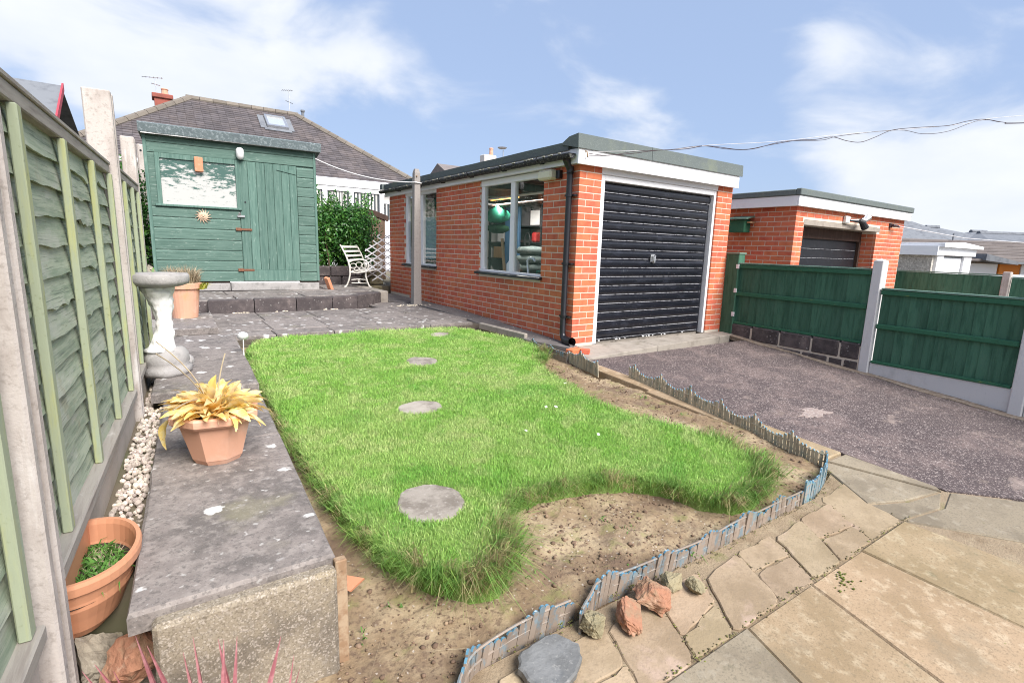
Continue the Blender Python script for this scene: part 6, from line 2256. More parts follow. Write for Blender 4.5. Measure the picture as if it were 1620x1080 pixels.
def leaf_mesh(L, W, droop, m, twist, seed):
    vs, fs = [], []
    n = 7
    r = random.Random(seed)
    for i in range(n + 1):
        t = i / n
        w = W * math.sin(math.pi * min(1, t * .92 + .06)) ** .8 * (1 - .25 * t)
        if i == n:
            w = .0015
        x = L * (t - .22 * droop * t * t)
        z = L * (.52 * t - droop * .95 * t * t)
        tw = twist * t
        for s in (-1, -.4, 0, .4, 1):
            y = w * s
            dz = .30 * w * abs(s) + .12 * w * math.sin(9 * t + seed + 3 * s) + r.uniform(-1, 1) * .0012
            vs.append((x, y * math.cos(tw) - dz * math.sin(tw), z + dz * math.cos(tw) + y * math.sin(tw)))
    for i in range(n):
        for k in range(4):
            fs.append((i * 5 + k, i * 5 + k + 1, i * 5 + 6 + k, i * 5 + 5 + k))
    me = bpy.data.meshes.new('leaf')
    me.from_pydata(vs, [], fs)
    me.materials.append(m)
    me.polygons.foreach_set('use_smooth', [True] * len(fs))
    return me


LEAVES = [leaf_mesh(.165, .024, .55, M['hosta'], .3, 1), leaf_mesh(.15, .022, .8, M['hosta'], -.5, 2), leaf_mesh(.14, .026, .40, M['hosta'], .7, 3), leaf_mesh(.17, .020, .65, M['hosta'], -.9, 4), leaf_mesh(.13, .030, .3, M['hosta'], .2, 5), leaf_mesh(.15, .030, .7, M['hosta_green'], .2, 6)]
r5 = random.Random(5)
for k in range(130):
    a = k * 2.399 + r5.uniform(-.3, .3)
    q = (k / 130) ** .6
    me = LEAVES[5] if k in (37, 52) else LEAVES[r5.randrange(5)]
    o = link('leaf', me, pot)
    o.location = (.085 * q * math.cos(a), .085 * q * math.sin(a), .205 + .035 * (1 - q))
    o.rotation_euler = (r5.gauss(0, .35), -.92 + 1.0 * q + r5.gauss(0, .18), a)
    s = r5.uniform(.74, 1.14)
    o.scale = (s, s, s)
for k, (a, L_) in enumerate(((2.5, .30), (2.75, .26), (1.2, .22), (-2.3, .24), (2.0, .2))):      # dead flower stalks
    mb = MB()
    pts = [(0.03 * math.cos(a) , .03 * math.sin(a), .21)]
    for i in range(7):
        t = (i + 1) / 7
        pts.append((math.cos(a) * (.03 + .20 * t * t * L_ / .3 * (1 if k < 3 else 1.2)) , math.sin(a) * (.03 + .20 * t * t * L_ / .3), .21 + L_ * (t - (.0 if k < 3 else .7) * t * t)))
    mb.tube(pts, .0025, 4)
    mb.build('stalk', M['dry_grass'], pot)
mb = MB()
for k in range(60):              # straw
    a = r5.uniform(0, 6.28)
    x, y = r5.gauss(0, .05), r5.gauss(0, .05)
    l = r5.uniform(.05, .10)
    mb.tube([(x, y, .20), (x + .5 * l * math.cos(a), y + .5 * l * math.sin(a), .215 + .5 * l * .4), (x + l * math.cos(a), y + l * math.sin(a), .21)], .0013, 3)
mb.build('straw', M['dry_grass'], pot, kind='stuff')
o = link('leaf', LEAVES[1], pot, label='withered leaf hanging down the outside of the pot')
o.location = (-.165, .055, .185)
o.rotation_euler = (.5, 1.25, 2.6)

# white solar light on a stalk, further up the border
sp = thing('garden_light', 'white shell shaped light on a thin bent stalk beside the border slabs', 'garden light', (-3.37, .40, .06))
mb = MB()
mb.tube([(-.015, -.12, 0), (-.012, -.07, .10), (0, .0, .20)], .004, 5)
mb.build('stalk', M['rope'], sp)
mb = MB()
mb.lathe([(.004, -.045), (.028, -.035), (.040, -.01), (.038, .015), (.022, .035), (.004, .042)], 14, fn=lambda a, z, r: 1 + .12 * math.cos(2 * a))
o = mb.build('shell', M['lamp_white'], sp, smooth=True)
o.location = (0, .005, .215)
o.rotation_euler = (1.1, .3, .5)
mb = MB()
mb.tube([(0, .02, .22), (-.04, .25, .20), (-.10, .55, .13), (-.13, .75, .12)], .003, 4)
mb.build('cord', M['rope'], sp)

# bird bath on its grey base
BX, BY, BZ = -3.935, -.20, .142
bb_ = bb = thing('bird_bath', 'stone bird bath with shallow grey bowl on a white twisted pedestal and broad grey foot', 'bird bath', (BX, BY, BZ))
mb = MB()
mb.lathe([(.128, 0), (.135, .02), (.130, .045), (.115, .055), (.122, .075), (.118, .12), (.10, .150), (.085, .160)], 26, fn=lambda a, z, r: 1 + .05 * math.sin(3 * a + 9 * z) + .03 * math.sin(7 * a))
mb.build('foot', M['stone_grey'], bb, smooth=True)
mb = MB()
prof = [(.088, .15)]
for i in range(50):
    t = i / 49
    prof.append((.070 - .030 * math.sin(math.pi * min(1, t * 1.1)) + .012 * t * t, .16 + .36 * t))
mb.lathe(prof, 40, fn=lambda a, z, r: 1 + .26 * math.sin(a - 14 * z) + .20 * mnoise.noise(Vector((math.cos(a) * 1.6, math.sin(a) * 1.6, z * 17))) + .14 * mnoise.noise(Vector((math.cos(a) * 3.5, math.sin(a) * 3.5, z * 34))))
mb.build('pedestal', M['stone_white'], bb, smooth=True)
mb = MB()
mb.lathe([(.06, .518), (.120, .528), (.150, .540), (.158, .556), (.158, .590), (.150, .600), (.135, .597), (.115, .582), (.06, .570), (.005, .568)], 30, fn=lambda a, z, r: 1 + .012 * math.sin(5 * a) + .008 * math.sin(13 * a))
mb.build('bowl', M['stone_grey'], bb, smooth=True)
bb.scale = (1.16, 1.16, 1.17)
o = link('carved_stone', rock_mesh('carved_stone', (.085, .10, .15), 23, M['stone_grey'], 3, rough=.6, facets=4))
o.location = (-4.005, .62, .27)
tag(o, 'lumpy grey carved stone half hidden behind the bird bath', 'stone')
o = link('round_stone', rock_mesh('round_stone', (.045, .05, .05), 29, M['stone_grey'], 3, rough=.3, facets=3))
o.location = (-3.80, -.02, .185)
tag(o, 'rounded grey stone lying against the bird bath foot', 'stone')

# terracotta pot of dead grass on the step slab
gp = thing('flower_pot', 'round terracotta pot of dead grey grass on the loose slab behind the bird bath', 'flower pot', (-3.705, 2.62, .178))
mb = MB()
mb.lathe([(.130, 0), (.165, .33), (.168, .335), (.188, .34), (.192, .40), (.180, .405), (.168, .39), (.15, .37)], 26)
mb.build('pot', M['terracotta'], gp, smooth=False)
mb = MB()
mb.lathe([(.0, .375), (.165, .372)], 16, cap=False)
mb.build('pot_soil', M['pot_soil'], gp)
rng = np.random.default_rng(31)
n = 900
a = rng.uniform(0, 6.28, n)
rr = .15 * np.sqrt(rng.random(n))
x, y = rr * np.cos(a), rr * np.sin(a)
V, Q, T = blades(x, y, np.full(n, .37), rng.uniform(.10, .27, n), rng.uniform(.004, .010, n), x * 3 + rng.normal(0, .25, n), y * 3 + rng.normal(0, .25, n), rng)
me = fast_mesh('dead_grass', V, quads=Q, tris=T)
me.materials.append(M['dry_grass'])
link('dead_grass', me, gp, kind='stuff')
n = 60
x, y = rng.normal(.16, .025, n), rng.normal(-.05, .05, n)
V, Q, T = blades(x, y, np.full(n, .33), rng.uniform(.05, .12, n), rng.uniform(.015, .03, n), rng.normal(.4, .5, n), rng.normal(-.3, .5, n), rng)
me = fast_mesh('green_weed', V, quads=Q, tris=T)
me.materials.append(M['hosta_green'])
link('green_weed', me, gp, kind='stuff')

# half round planter hooked against the gravel board
WX, WY = -4.205, -2.585
hp = thing('wall_planter', 'half round orange plastic wall planter of soil and weeds against the gravel board', 'planter', (WX, WY, -.03), AL)
mb = MB()
n = 20
HW, HD = .205, .165
prof = [(.50, -.03), (.66, .0), (.80, .06), (.90, .12), (.92, .135), (1.0, .14), (1.02, .165), (1.0, .176), (.93, .176), (.90, .16), (.86, .08), (.70, .02)]
vs, fs = [], []
for s, z in prof:
    for k in range(n + 1):
        b = math.pi * k / n - math.pi / 2
        vs.append((HD * s * max(0, math.cos(b)) ** .85, HW * (.25 + .75 * s) * math.sin(b), z))
K = n + 1
for i in range(len(prof) - 1):
    for k in range(n):
        fs.append((i * K + k, i * K + k + 1, (i + 1) * K + k + 1, (i + 1) * K + k))
    fs.append((i * K + n, i * K, (i + 1) * K, (i + 1) * K + n))
fs.append(tuple(range(K))[::-1])
mb.add(vs, fs)
mb.box(-.004, .008, -HW, HW, -.02, .185, c=.003)
mb.build('planter_body', M['terracotta_plastic'], hp, smooth=False)
mb = MB()
n2_ = 14
vs = [(.008, 0, .098)]
for k in range(n2_ + 1):
    b = math.pi * k / n2_ - math.pi / 2
    vs.append((HD * .88 * math.cos(b), HW * .93 * math.sin(b), .094))
mb.add(vs, [(0, k, k + 1) for k in range(1, n2_ + 1)])
mb.build('pot_soil', M['pot_soil'], hp)
n = 420
x, y = rng.uniform(.01, .12, n), rng.uniform(-.15, .15, n)
k = (x / .115) ** 2 + (y / .155) ** 2 < 1
x, y = x[k], y[k]
n = len(x)
V, Q, T = blades(x, y, np.full(n, .094), rng.uniform(.012, .05, n), rng.uniform(.003, .012, n), rng.normal(0, .8, n), rng.normal(0, .8, n), rng)
me = fast_mesh('weeds', V, quads=Q, tris=T)
me.materials.append(M['weed'])
link('weeds', me, hp, kind='stuff')
n = 120
x, y = rng.uniform(.02, .11, n), rng.uniform(-.13, .13, n)
V, Q, T = blades(x, y, np.full(n, .094), rng.uniform(.02, .05, n), np.full(n, .0022), rng.normal(0, 1.0, n), rng.normal(0, 1.0, n), rng)
me = fast_mesh('twigs', V, quads=Q, tris=T)
me.materials.append(M['dry_grass'])
link('twigs', me, hp, kind='stuff')

# stones under the planter and beside the front slab
for (x, y, z, s, sd, mm, rz_, lb) in ((-4.165, -2.74, -.13, (.075, .10, .085), 3, 'rock_grey', .4, 'pale grey angular stone wedged under the half round planter'),
                                      (-4.075, -2.83, -.10, (.085, .085, .085), 8, 'rock_orange', 1.0, 'orange brown stone between the front slab and the planter'),
                                      (-4.14, -2.90, -.25, (.10, .09, .06), 12, 'rock_grey', 2.0, 'dark flat stone at the very foot of the stack below the planter'),
                                      (-4.06, -2.93, -.29, (.09, .07, .06), 14, 'rock_grey', .2, 'grey stone half buried in front of the orange one'),
                                      (-4.10, -2.65, -.24, (.14, .14, .07), 15, 'rock_grey', .2, 'buried grey stone under the orange one by the fence')):
    o = link('stone', rock_mesh('stone', s, sd, M[mm], 3, rough=.45, facets=9))
    o.location = (x, y, z)
    o.rotation_euler = (.3 * math.sin(sd), .3 * math.cos(sd), rz_)
    tag(o, lb, 'stone')
# stones outside the picket edging
for (x, y, s, sd, mm, rz_, lb) in ((-2.685, -3.265, (.070, .060, .050), 101, 'rock_olive', .3, 'olive angular stone beside the round slate at the picket edging'),
                                   (-2.525, -3.305, (.088, .074, .055), 102, 'rock_orange', .9, 'red orange stone, lowest of the row outside the picket edging'),
                                   (-2.385, -3.285, (.098, .080, .066), 103, 'rock_orange', 2.0, 'big tilted orange brown stone above the red one'),
                                   (-2.235, -3.262, (.066, .056, .045), 104, 'rock_olive', .1, 'dark mossy stone against the pickets beside the tilted one'),
                                   (-2.15, -3.315, (.052, .046, .036), 105, 'rock_olive', 1.4, 'small yellowish stone at the end of the row by the crazy paving')):
    o = link('stone', rock_mesh('stone', s, sd, M[mm], 3, rough=.4, facets=9))
    o.location = (x, y, Gz(y) + s[2] * .66)
    o.rotation_euler = (.25 * math.sin(sd), .3 * math.cos(sd), rz_)
    tag(o, lb, 'stone')
pts = []
for i in range(34):
    a = 2 * math.pi * i / 34
    q = 1 + .22 * mnoise.noise(Vector((math.cos(a) * 1.6, math.sin(a) * 1.6, 8))) + .10 * mnoise.noise(Vector((math.cos(a) * 6, math.sin(a) * 6, 3)))
    pts.append((.135 * q * math.cos(a), .092 * q * math.sin(a)))
mb = MB()
mb.prism(pts, -.012, .016, inset=.006)
o = mb.build('slate_disc', M['slate'])
o.location = (-2.925, -3.31, Gz(-3.31) + .022)
o.rotation_euler = (.07, .03, .35)
tag(o, 'rounded blue grey slate lying outside the picket edging', 'slate')
mb = MB()
mb.add([(0, 0, 0), (.05, -.02, 0), (.085, -.10, 0), (.02, -.085, 0), (0, 0, .012), (.05, -.02, .012), (.085, -.10, .012), (.02, -.085, .012)], [(3, 2, 1, 0), (4, 5, 6, 7), (0, 1, 5, 4), (1, 2, 6, 5), (2, 3, 7, 6), (3, 0, 4, 7)])
o = mb.build('pot_shard', M['orange_tile'])
o.location = (-3.46, -2.62, -.225)
o.rotation_euler = (.3, -.7, .2)
tag(o, 'orange clay shard stuck in the bed behind the rusty strip', 'pot shard')

# red cordyline spears at the bottom edge
ph = thing('spiky_plant', 'dark red spiky leaved plant rising from the bottom edge below the exposed pebble slab', 'plant', (-3.86, -3.38, -.31))
sp_me = []
for k in range(3):
    vs, fs = [], []
    n = 8
    for i in range(n + 1):
        t = i / n
        w = .0185 * (1 - t) ** .75 * (.55 + .45 * min(1, t * 5)) + .0004
        x = .10 * k * t * t
        z = t
        vs += [(x - .0, -w, z), (x + w * .55, 0, z), (x, w, z)]
    for i in range(n):
        fs += [(i * 3, i * 3 + 1, i * 3 + 4, i * 3 + 3), (i * 3 + 1, i * 3 + 2, i * 3 + 5, i * 3 + 4)]
    me = bpy.data.meshes.new('leaf')
    me.from_pydata(vs, [], fs)
    me.materials.append(M['phormium'])
    sp_me.append(me)
TIPS = [(-4.104, .281), (-4.085, .286), (-4.059, .259), (-4.020, .317), (-4.004, .289), (-3.947, .248), (-3.928, .276), (-3.884, .249), (-3.874, .244), (-3.849, .241), (-3.763, .202), (-3.738, .142), (-3.83, .14), (-3.80, .11), (-3.99, .20), (-4.05, .17), (-3.90, .15), (-3.72, .08), (-3.95, .12), (-4.12, .18)]
r6 = random.Random(9)
for k, (tx, tz) in enumerate(TIPS):
    bx, by, bz = -3.87 + r6.uniform(-.05, .05), -3.39 + r6.uniform(-.03, .03), -.31
    tip = Vector((tx, -3.35 + (r6.uniform(-.05, .03)), tz))
    if k < 12:
        tip = Vector((tx, -3.35, tz))
    d = tip - Vector((bx, by, bz))
    o = link('leaf', sp_me[0], ph)
    o.location = (bx + 3.86, by + 3.38, 0)
    o.rotation_mode = 'QUATERNION'
    o.rotation_quaternion = d.to_track_quat('Z', 'X') @ Euler((0, 0, r6.uniform(-.5, .5) + (math.pi / 2))).to_quaternion()
    o.scale = (1, r6.uniform(.8, 1.1), d.length)
o = mb = MB()
mb.lathe([(.05, -.03), (.045, .03), (.02, .06)], 10)
mb.build('crown', M['stem'], ph)


# ================================================================== PICKET EDGING
def path_at(pts, s):
    for a, b in zip(pts[:-1], pts[1:]):
        d = math.hypot(b[0] - a[0], b[1] - a[1])
        if s <= d:
            t = s / d
            return a[0] + (b[0] - a[0]) * t, a[1] + (b[1] - a[1]) * t, math.atan2(b[1] - a[1], b[0] - a[0])
        s -= d
    return pts[-1][0], pts[-1][1], math.atan2(pts[-1][1] - pts[-2][1], pts[-1][0] - pts[-2][0])


def smooth_path(pts, it=2):
    for _ in range(it):
        q = [pts[0]]
        for a, b in zip(pts[:-1], pts[1:]):
            q += [(a[0] * .75 + b[0] * .25, a[1] * .75 + b[1] * .25), (a[0] * .25 + b[0] * .75, a[1] * .25 + b[1] * .75)]
        q.append(pts[-1])
        pts = q
    return pts


_pm = {}


def picket_mesh(h, mk):
    k = (round(h, 2), mk)
    if k not in _pm:
        w, d = (.0131 if mk != 'picket_tan' else .0098), .0045
        H = k[0]
        pr = [(-w, 0), (w, 0), (w, H - .012), (w * .6, H - .003), (0, H), (-w * .6, H - .003), (-w, H - .012)]
        vs = [(x, -d, z) for x, z in pr] + [(x, d, z) for x, z in pr]
        q = len(pr)
        fs = [tuple(range(q)), tuple(range(q, 2 * q))[::-1]] + [(i, q + i, q + (i + 1) % q, (i + 1) % q) for i in range(q)]
        me = bpy.data.meshes.new('picket')
        me.from_pydata(vs, [], fs)
        me.materials.append(M[mk])
        me.materials.append(M['picket_tip'])
        for i, p in enumerate(me.polygons):
            if i >= 2 and 4 <= i <= 7:
                p.material_index = 1
        _pm[k] = me
    return _pm[k]


PITCH = .0272
def edging(pts, lab, mk, zf, phase=0.0, lean=0.0, hmin=.105, hmax=.165, zoff=0.0, tilt=0.0):
    pts = smooth_path(pts)
    tot = sum(math.hypot(b[0] - a[0], b[1] - a[1]) for a, b in zip(pts[:-1], pts[1:]))
    x0, y0, _ = path_at(pts, tot / 2)
    root = thing('picket_edging', lab, 'edging', (x0, y0, zf(y0)), group='blue plastic picket edging round the bed')
    n = int(tot / PITCH)
    rail = []
    rr = random.Random(int(tot * 1000))
    for i in range(n + 1):
        s = i * PITCH
        x, y, a = path_at(pts, s)
        u = ((i + phase) % 12) / 12
        h = hmin + (hmax - hmin) * (abs(2 * u - 1) ** 2.2)
        wob = .010 * math.sin(s * 5.1 + 2) + .006 * math.sin(s * 13)
        o = link('picket', picket_mesh(h + .03, mk), root)
        o.location = (x - x0, y - y0, zf(y) - zf(y0) - .035 + wob * .6 + zoff)
        o.rotation_euler = (tilt + rr.gauss(0, .03), lean + rr.gauss(0, .012) + .06 * math.sin(s * 3.3), a)
        rail.append((x, y, zf(y) + wob * .6 + zoff))
    for hh in (.035, .082):
        mb = MB(off=(x0, y0, zf(y0)))
        mb.tube([(p[0], p[1], p[2] + hh) for p in rail], .0055, 5)
        mb.build('rail', M['picket_tan'] if mk == 'picket_tan' else M['picket_blue'], root)
    return root


ez = lambda y: Gz(y) + .0
edging(EDGE_FRONT[:5], 'blue and mud stained picket edging nearest the bottom edge, beside the slate', 'picket_blue', ez, lean=.14, hmin=.075, hmax=.125)
edging([(-2.72, -3.235)] + [(-2.62, -3.185)] + EDGE_FRONT[5:11] + [(-.96, -3.163)], 'long curving run of mud stained picket edging outside the bare soil, above the loose stones', 'picket_blue', ez, phase=4, lean=.08, hmin=.075, hmax=.125)
edging([(-.93, -3.166)] + EDGE_FRONT[11:], 'cleaner blue run of picket edging turning the corner where the drive begins', 'picket_fresh', ez, phase=2, lean=.06, hmin=.10, hmax=.165)
edging([(-.375, -3.02)] + EDGE_SIDE, 'long straight run of faded tan pickets along the concrete strip', 'picket_tan', lambda y: max(Sz(y), Gz(y)) - .005, phase=3, hmin=.10, hmax=.165)
edging(EDGE_TOP, 'short leaning run of grey pickets across from the garage apron', 'picket_tan', lambda y: max(Sz(y), Gz(y)) - .005, phase=1, lean=.12, hmin=.09, hmax=.16)
edging(EDGE_TOP2, 'farthest short run of blue grey pickets at the lawn corner by the downpipe', 'picket_blue', lambda y: -.08 + .05 * y, phase=2, lean=-.05, hmin=.08, hmax=.13)


# ================================================================== GRASS
rng = np.random.default_rng(4)
LP = np.array(LAWN)
def sample(n, poly):
    x0, y0 = poly.min(0)
    x1, y1 = poly.max(0)
    x = rng.uniform(x0, x1, n)
    y = rng.uniform(y0, y1, n)
    k = inside(poly, x, y)
    return x[k], y[k]


x, y = sample(330000, LP)
dist = np.hypot(x + 3.93, y + 4.477)
keep = rng.random(len(x)) < np.clip(2.9 / dist, .34, 1.0)     # fewer, wider blades farther off
x, y, dist = x[keep], y[keep], dist[keep]
ok = np.ones(len(x), bool)
for q in stone_polys:
    c = np.mean(q, 0)
    qq = (np.array(q) - c) * (.93 if c[1] < .8 else .62) + c
    ok &= ~inside(qq, x, y)
ok &= y < 1.415
x, y, dist = x[ok], y[ok], dist[ok]
d, ox, oy = edge_dist(LAWN, x, y)
pn = np.array([mnoise.noise(Vector((a * 1.9, b * 1.9, 0))) + .6 * mnoise.noise(Vector((a * 6, b * 6, 4))) for a, b in zip(x, y)])
h = rng.uniform(.016, .036, len(x)) * (1 + .45 * pn)
edge = np.exp(-(d / .07) ** 2)
h = h * (1 + edge * rng.uniform(.1, .9, len(x)))
lx, ly_ = rng.normal(0, .38, len(x)) + ox * edge * .7, rng.normal(0, .38, len(x)) + oy * edge * .7
w = rng.uniform(.0022, .0040, len(x)) * np.clip(dist / 2.9, 1, 1.8)
V, Q, T = blades(x, y, -.02 + .06 * y - .004, h, w, lx, ly_, rng)
me = fast_mesh('grass', V, quads=Q, tris=T)
me.materials.append(M['grass'])
link('grass', me, kind='stuff')
# long tufts drooping over the cut edge
n = len(LAWN)
ex, ey, eh, elx, ely, ez_, ew = [], [], [], [], [], [], []
for i in range(n):
    a, b = np.array(LAWN[i]), np.array(LAWN[(i + 1) % n])
    L_ = np.linalg.norm(b - a)
    t = (b - a) / L_
    o_ = np.array([-t[1], t[0]])
    mid = (a + b) / 2 + o_ * .02
    if inside(LP, np.array([mid[0]]), np.array([mid[1]]))[0]:
        o_ = -o_
    far = mid[1] > .5
    front = mid[1] < -2.3
    cnt = int(L_ * (500 if far else 1500 if front else 1150))
    s = rng.random(cnt)
    tuft = np.array([mnoise.noise(Vector((a[0] + t[0] * q * L_, a[1] + t[1] * q * L_, 0)) * 5.5) for q in s])
    base = a + t * (s * L_)[:, None] + o_ * rng.normal(-.012, .022, cnt)[:, None]
    big = (1.0 + .9 * np.clip(tuft, -.5, 1)) * (1.0 if front else .7 if not far else .5)
    ex.append(base[:, 0])
    ey.append(base[:, 1])
    eh.append(rng.uniform(.035, .115, cnt) * big)
    out = rng.normal(.75, .45, cnt)
    sp_ = rng.normal(0, .45, cnt)
    elx.append(o_[0] * out + t[0] * sp_)
    ely.append(o_[1] * out + t[1] * sp_)
    ez_.append(-.02 + .06 * base[:, 1] - rng.uniform(0, .07, cnt))
    ew.append(rng.uniform(.002, .0045, cnt))
V, Q, T = blades(*[np.concatenate(q) for q in (ex, ey, ez_, eh, ew, elx, ely)], rng)
me = fast_mesh('edge_grass', V, quads=Q, tris=T)
me.materials.append(M['edge_grass'])
link('edge_grass', me, kind='stuff')
# coarse tufts at the front corner and the far right corner
ex, ey, eh, lx, ly2, ew = [], [], [], [], [], []
for (cx, cy, k, dx, dy, hh) in ((-2.99, -2.93, 130, .0, -.7, .17), (-2.90, -2.90, 150, .15, -.7, .19), (-3.10, -2.86, 110, -.2, -.6, .14), (-2.82, -2.80, 120, .6, -.3, .15), (-3.20, -2.68, 90, -.5, -.4, .12), (-2.74, -2.68, 90, .6, -.3, .13),
                                (-1.30, -3.07, 150, .1, -.7, .15), (-1.10, -2.99, 150, .4, -.6, .17), (-.92, -2.87, 120, .6, -.3, .13), (-1.50, -3.05, 110, -.2, -.7, .13), (-.52, -.10, 160, .2, -.5, .13), (-.70, -.34, 120, .2, -.6, .11), (-1.95, -2.55, 80, .1, -.6, .11), (-3.31, .70, 90, -.5, 0, .09)):
    ex += list(rng.normal(cx, .045, k))
    ey += list(rng.normal(cy, .035, k))
    eh += list(rng.uniform(.45, 1.1, k) * hh)
    lx += list(rng.normal(dx, .55, k))
    ly2 += list(rng.normal(dy, .5, k))
    ew += list(rng.uniform(.003, .006, k))
ex, ey = np.array(ex), np.array(ey)
V, Q, T = blades(ex, ey, -.03 + .06 * ey, np.array(eh), np.array(ew), np.array(lx), np.array(ly2), rng)
me = fast_mesh('grass_tufts', V, quads=Q, tris=T)
me.materials.append(M['edge_grass'])
link('grass_tufts', me, kind='stuff')

# clods, stones and little weeds in the bed
clod_src = [rock_mesh('c%d' % k, (1, .85, .65), 200 + k, M['clod'], 1, rough=.6) for k in range(4)]
cv, cq, off = [], [], 0
cl = [(np.array([v.co for v in m_.vertices]), np.array([p_.vertices[:] for p_ in m_.polygons])) for m_ in clod_src]
bx, by = rng.uniform(-4.2, -.2, 60000), rng.uniform(-4.0, 1.6, 60000)
k = inside(bed_poly, bx, by) & ~inside(LP, bx, by)
dens = np.array([mnoise.noise(Vector((a * 2.3, b * 2.3, 7))) + .7 * mnoise.noise(Vector((a * 7, b * 7, 7))) for a, b in zip(bx, by)])
k &= rng.random(len(bx)) < np.clip(.35 + dens * .9, .04, 1)
bx, by = bx[k], by[k]
for a, b in zip(bx, by):
    v, f = cl[rng.integers(4)]
    s = min(.016, rng.gamma(1.2, .0025) + .0015)
    th = rng.uniform(0, 6.28)
    c, sn = math.cos(th), math.sin(th)
    q = v * s
    cv.append(np.stack([q[:, 0] * c - q[:, 1] * sn + a, q[:, 0] * sn + q[:, 1] * c + b, q[:, 2] + Sz(b) + .004 + .016 * mnoise.noise(Vector((a * 3.1, b * 3.1, 0)))], 1))
    cq.append(f + off)
    off += len(v)
me = fast_mesh('soil_clods', np.concatenate(cv), tris=np.concatenate(cq))
me.materials.append(M['clod'])
me.polygons.foreach_set('use_smooth', [True] * len(me.polygons))
link('soil_clods', me, kind='stuff')
wx, wy = [], []
for _ in range(46):
    a, b = rng.uniform(-3.5, -.4), rng.uniform(-3.3, .2)
    if inside(bed_poly, np.array([a]), np.array([b]))[0] and not inside(LP, np.array([a]), np.array([b]))[0]:
        c = rng.integers(3, 16)
        wx += list(rng.normal(a, .016, c))
        wy += list(rng.normal(b, .016, c))
wx, wy = np.array(wx), np.array(wy)
n = len(wx)
V, Q, T = blades(wx, wy, Sz(wy) + .004, rng.uniform(.008, .03, n), rng.uniform(.004, .010, n), rng.normal(0, .8, n), rng.normal(0, .8, n), rng)
me = fast_mesh('seedlings', V, quads=Q, tris=T)
me.materials.append(M['weed'])
link('seedlings', me, kind='stuff')
n = 420
sx, sy = rng.uniform(-3.5, -.3, n), rng.uniform(-3.3, .3, n)
k = inside(bed_poly, sx, sy) & ~inside(LP, sx, sy)
sx, sy = sx[k], sy[k]
n = len(sx)
V, Q, T = blades(sx, sy, Sz(sy) + .012, rng.uniform(.03, .10, n), np.full(n, .0016), rng.normal(0, 2.2, n), rng.normal(0, 2.2, n), rng)
V[:, 4, 2] = V[:, 0, 2] + .01
V[:, 2:4, 2] = V[:, 0:2, 2] + .006
me = fast_mesh('straw', V, quads=Q, tris=T)
me.materials.append(M['dry_grass'])
link('straw', me, kind='stuff')
# moss and dirt in the paving joints and outside the pickets
mv, mf, off = [], [], 0
for _ in range(900):
    u = rng.random()
    if u < .45:
        s = rng.random()
        x_, y_, a_ = path_at(EDGE_FRONT[2:], s * 2.8)
        x_, y_ = x_ + rng.normal(0, .012), y_ - abs(rng.normal(.012, .018))
    elif u < .75:
        x_, y_ = rng.uniform(-2.9, -.5), -3.543 + rng.normal(0, .008)
    else:
        pts_ = CR[rng.integers(len(CR))]
        i = rng.integers(len(pts_))
        a_, b_ = pts_[i - 1], pts_[i]
        t_ = rng.random()
        x_, y_ = a_[0] + (b_[0] - a_[0]) * t_ + rng.normal(0, .006), a_[1] + (b_[1] - a_[1]) * t_ + rng.normal(0, .006)
    v, f = cl[rng.integers(4)]
    q = v * rng.uniform(.002, .0065)
    mv.append(np.stack([q[:, 0] + x_, q[:, 1] + y_, q[:, 2] * .7 + Gz(y_)], 1))
    mf.append(f + off)
    off += len(v)
me = fast_mesh('joint_moss', np.concatenate(mv), tris=np.concatenate(mf))
me.materials.append(mat('joint_moss', (.16, .13, .07), [('noise', 9, .45, .62, (.17, .19, .045), .9), ('noise', 30, .5, .7, (.09, .065, .045), .7)], rough=1, rnd=.3))
link('joint_moss', me, kind='stuff')
# moss cushions on the slabs and white petals on the grass
mb = MB()
for _ in range(70):
    x_, y_ = RND.choice([(-1.44, -3.60), (-1.50, -3.62), (-2.4, -3.75), (-2.6, -3.70), (-2.75, -3.62)])
    x_, y_ = x_ + RND.gauss(0, .035), y_ + RND.gauss(0, .02)
    s = RND.uniform(.002, .006)
    mb.box(x_ - s, x_ + s, y_ - s, y_ + s, Gz(y_) - .001, Gz(y_) + .002 + s * .4, c=s * .4)
mb.build('moss', M['moss'], kind='stuff')
mb = MB()
for (x_, y_) in ((-1.55, -1.63), (-1.62, -1.60), (-1.62, -2.16), (-2.02, -1.9), (-1.1, -1.2)):
    z_ = Lz(y_) + .045
    mb.box(x_ - .012, x_ + .012, y_ - .008, y_ + .008, z_, z_ + .004, c=.002, rot=Euler((.3, .2, x_ * 9)).to_matrix())
mb.build('petals', M['petal'], kind='stuff')


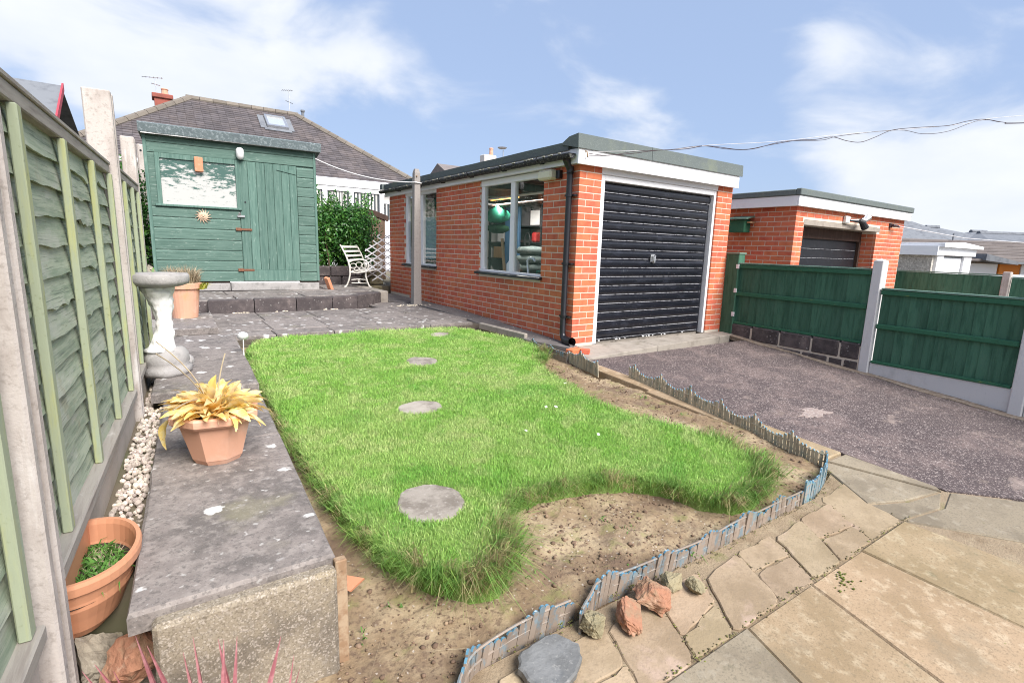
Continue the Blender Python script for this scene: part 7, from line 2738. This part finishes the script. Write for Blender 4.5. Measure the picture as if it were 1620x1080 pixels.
# ================================================================== TELEPHONE WIRES
WIRES = [[(0.02, -.104, 2.12), (0.216, -0.18, 2.114), (0.499, -0.282, 2.155), (0.789, -0.385, 2.211), (1.125, -0.506, 2.252), (1.391, -0.601, 2.307), (1.832, -0.759, 2.301), (2.195, -0.888, 2.386), (2.542, -1.013, 2.465), (2.783, -1.099, 2.493), (3.016, -1.182, 2.542), (3.23, -1.259, 2.515), (3.433, -1.331, 2.517), (3.636, -1.404, 2.594), (3.874, -1.489, 2.698), (4.234, -1.618, 2.76), (4.725, -1.794, 2.828), (5.019, -1.899, 2.909), (5.306, -2.002, 2.96), (5.658, -2.127, 2.952), (5.988, -2.246, 2.974), (9, -3.33, 3.35), (14, -5.13, 4.2)],
         [(0.02, -.102, 2.136), (0.937, -0.438, 2.23), (1.391, -0.6, 2.314), (2.273, -0.916, 2.429), (3.039, -1.191, 2.566), (3.95, -1.516, 2.705), (4.925, -1.865, 2.862), (5.327, -2.009, 2.962), (5.963, -2.237, 3.07), (9, -3.33, 3.52), (14, -5.13, 4.25)],
         [(0.03, -.105, 2.10), (0.251, -0.193, 2.116), (0.57, -0.307, 2.187), (0.937, -0.438, 2.23), (1.314, -0.573, 2.301), (1.631, -0.687, 2.292), (1.954, -0.802, 2.317), (2.357, -0.946, 2.436), (2.872, -1.131, 2.493), (3.13, -1.223, 2.566), (3.95, -1.516, 2.705), (4.347, -1.659, 2.694), (4.741, -1.799, 2.759), (5.276, -1.991, 2.949), (5.986, -2.245, 2.982), (9, -3.33, 3.38), (14, -5.13, 4.22)]]
WL = ['dark twisted telephone wire from the brick garage fascia, sagging lowest at mid span', 'thin pale straight wire running above the dark twisted one from the garage fascia', 'second dark wire looping round the pale one from the garage fascia']
for k, pts in enumerate(WIRES):
    mb = MB()
    q = [Vector(p) for p in pts]
    fine = []
    for i in range(len(q) - 1):
        p0, p1, p2, p3 = q[max(0, i - 1)], q[i], q[i + 1], q[min(len(q) - 1, i + 2)]
        for j in range(5):
            t = j / 5
            fine.append(tuple(.5 * ((2 * p1) + (p2 - p0) * t + (2 * p0 - 5 * p1 + 4 * p2 - p3) * t * t + (3 * p1 - p0 - 3 * p2 + p3) * t ** 3)))
    mb.tube(fine, (.0040, .0028, .0032)[k], 5)
    o = mb.build('telephone_wire', M['wire_pale'] if k == 1 else M['wire_dark'])
    tag(o, WL[k], 'wire', 'wires from the brick garage')
mb = MB()
mb.tube([(7.6, -.40, 1.715), (9.5, -.9, 1.56), (12, -1.6, 1.52), (16, -2.7, 1.75)], .007, 5)
tag(mb.build('overhead_cable', M['wire_pale']), 'thin cable running from the black hook across the far roofs', 'cable')
mb = MB()
mb.tube([(-.01, -.084, 2.145), (-.01, -.11, 2.135), (.0, -.112, 2.09), (.012, -.10, 2.085)], .007, 6)
tag(mb.build('wire_hook', M['rust']), 'rusty hook on the white fascia corner holding the telephone wires', 'hook')
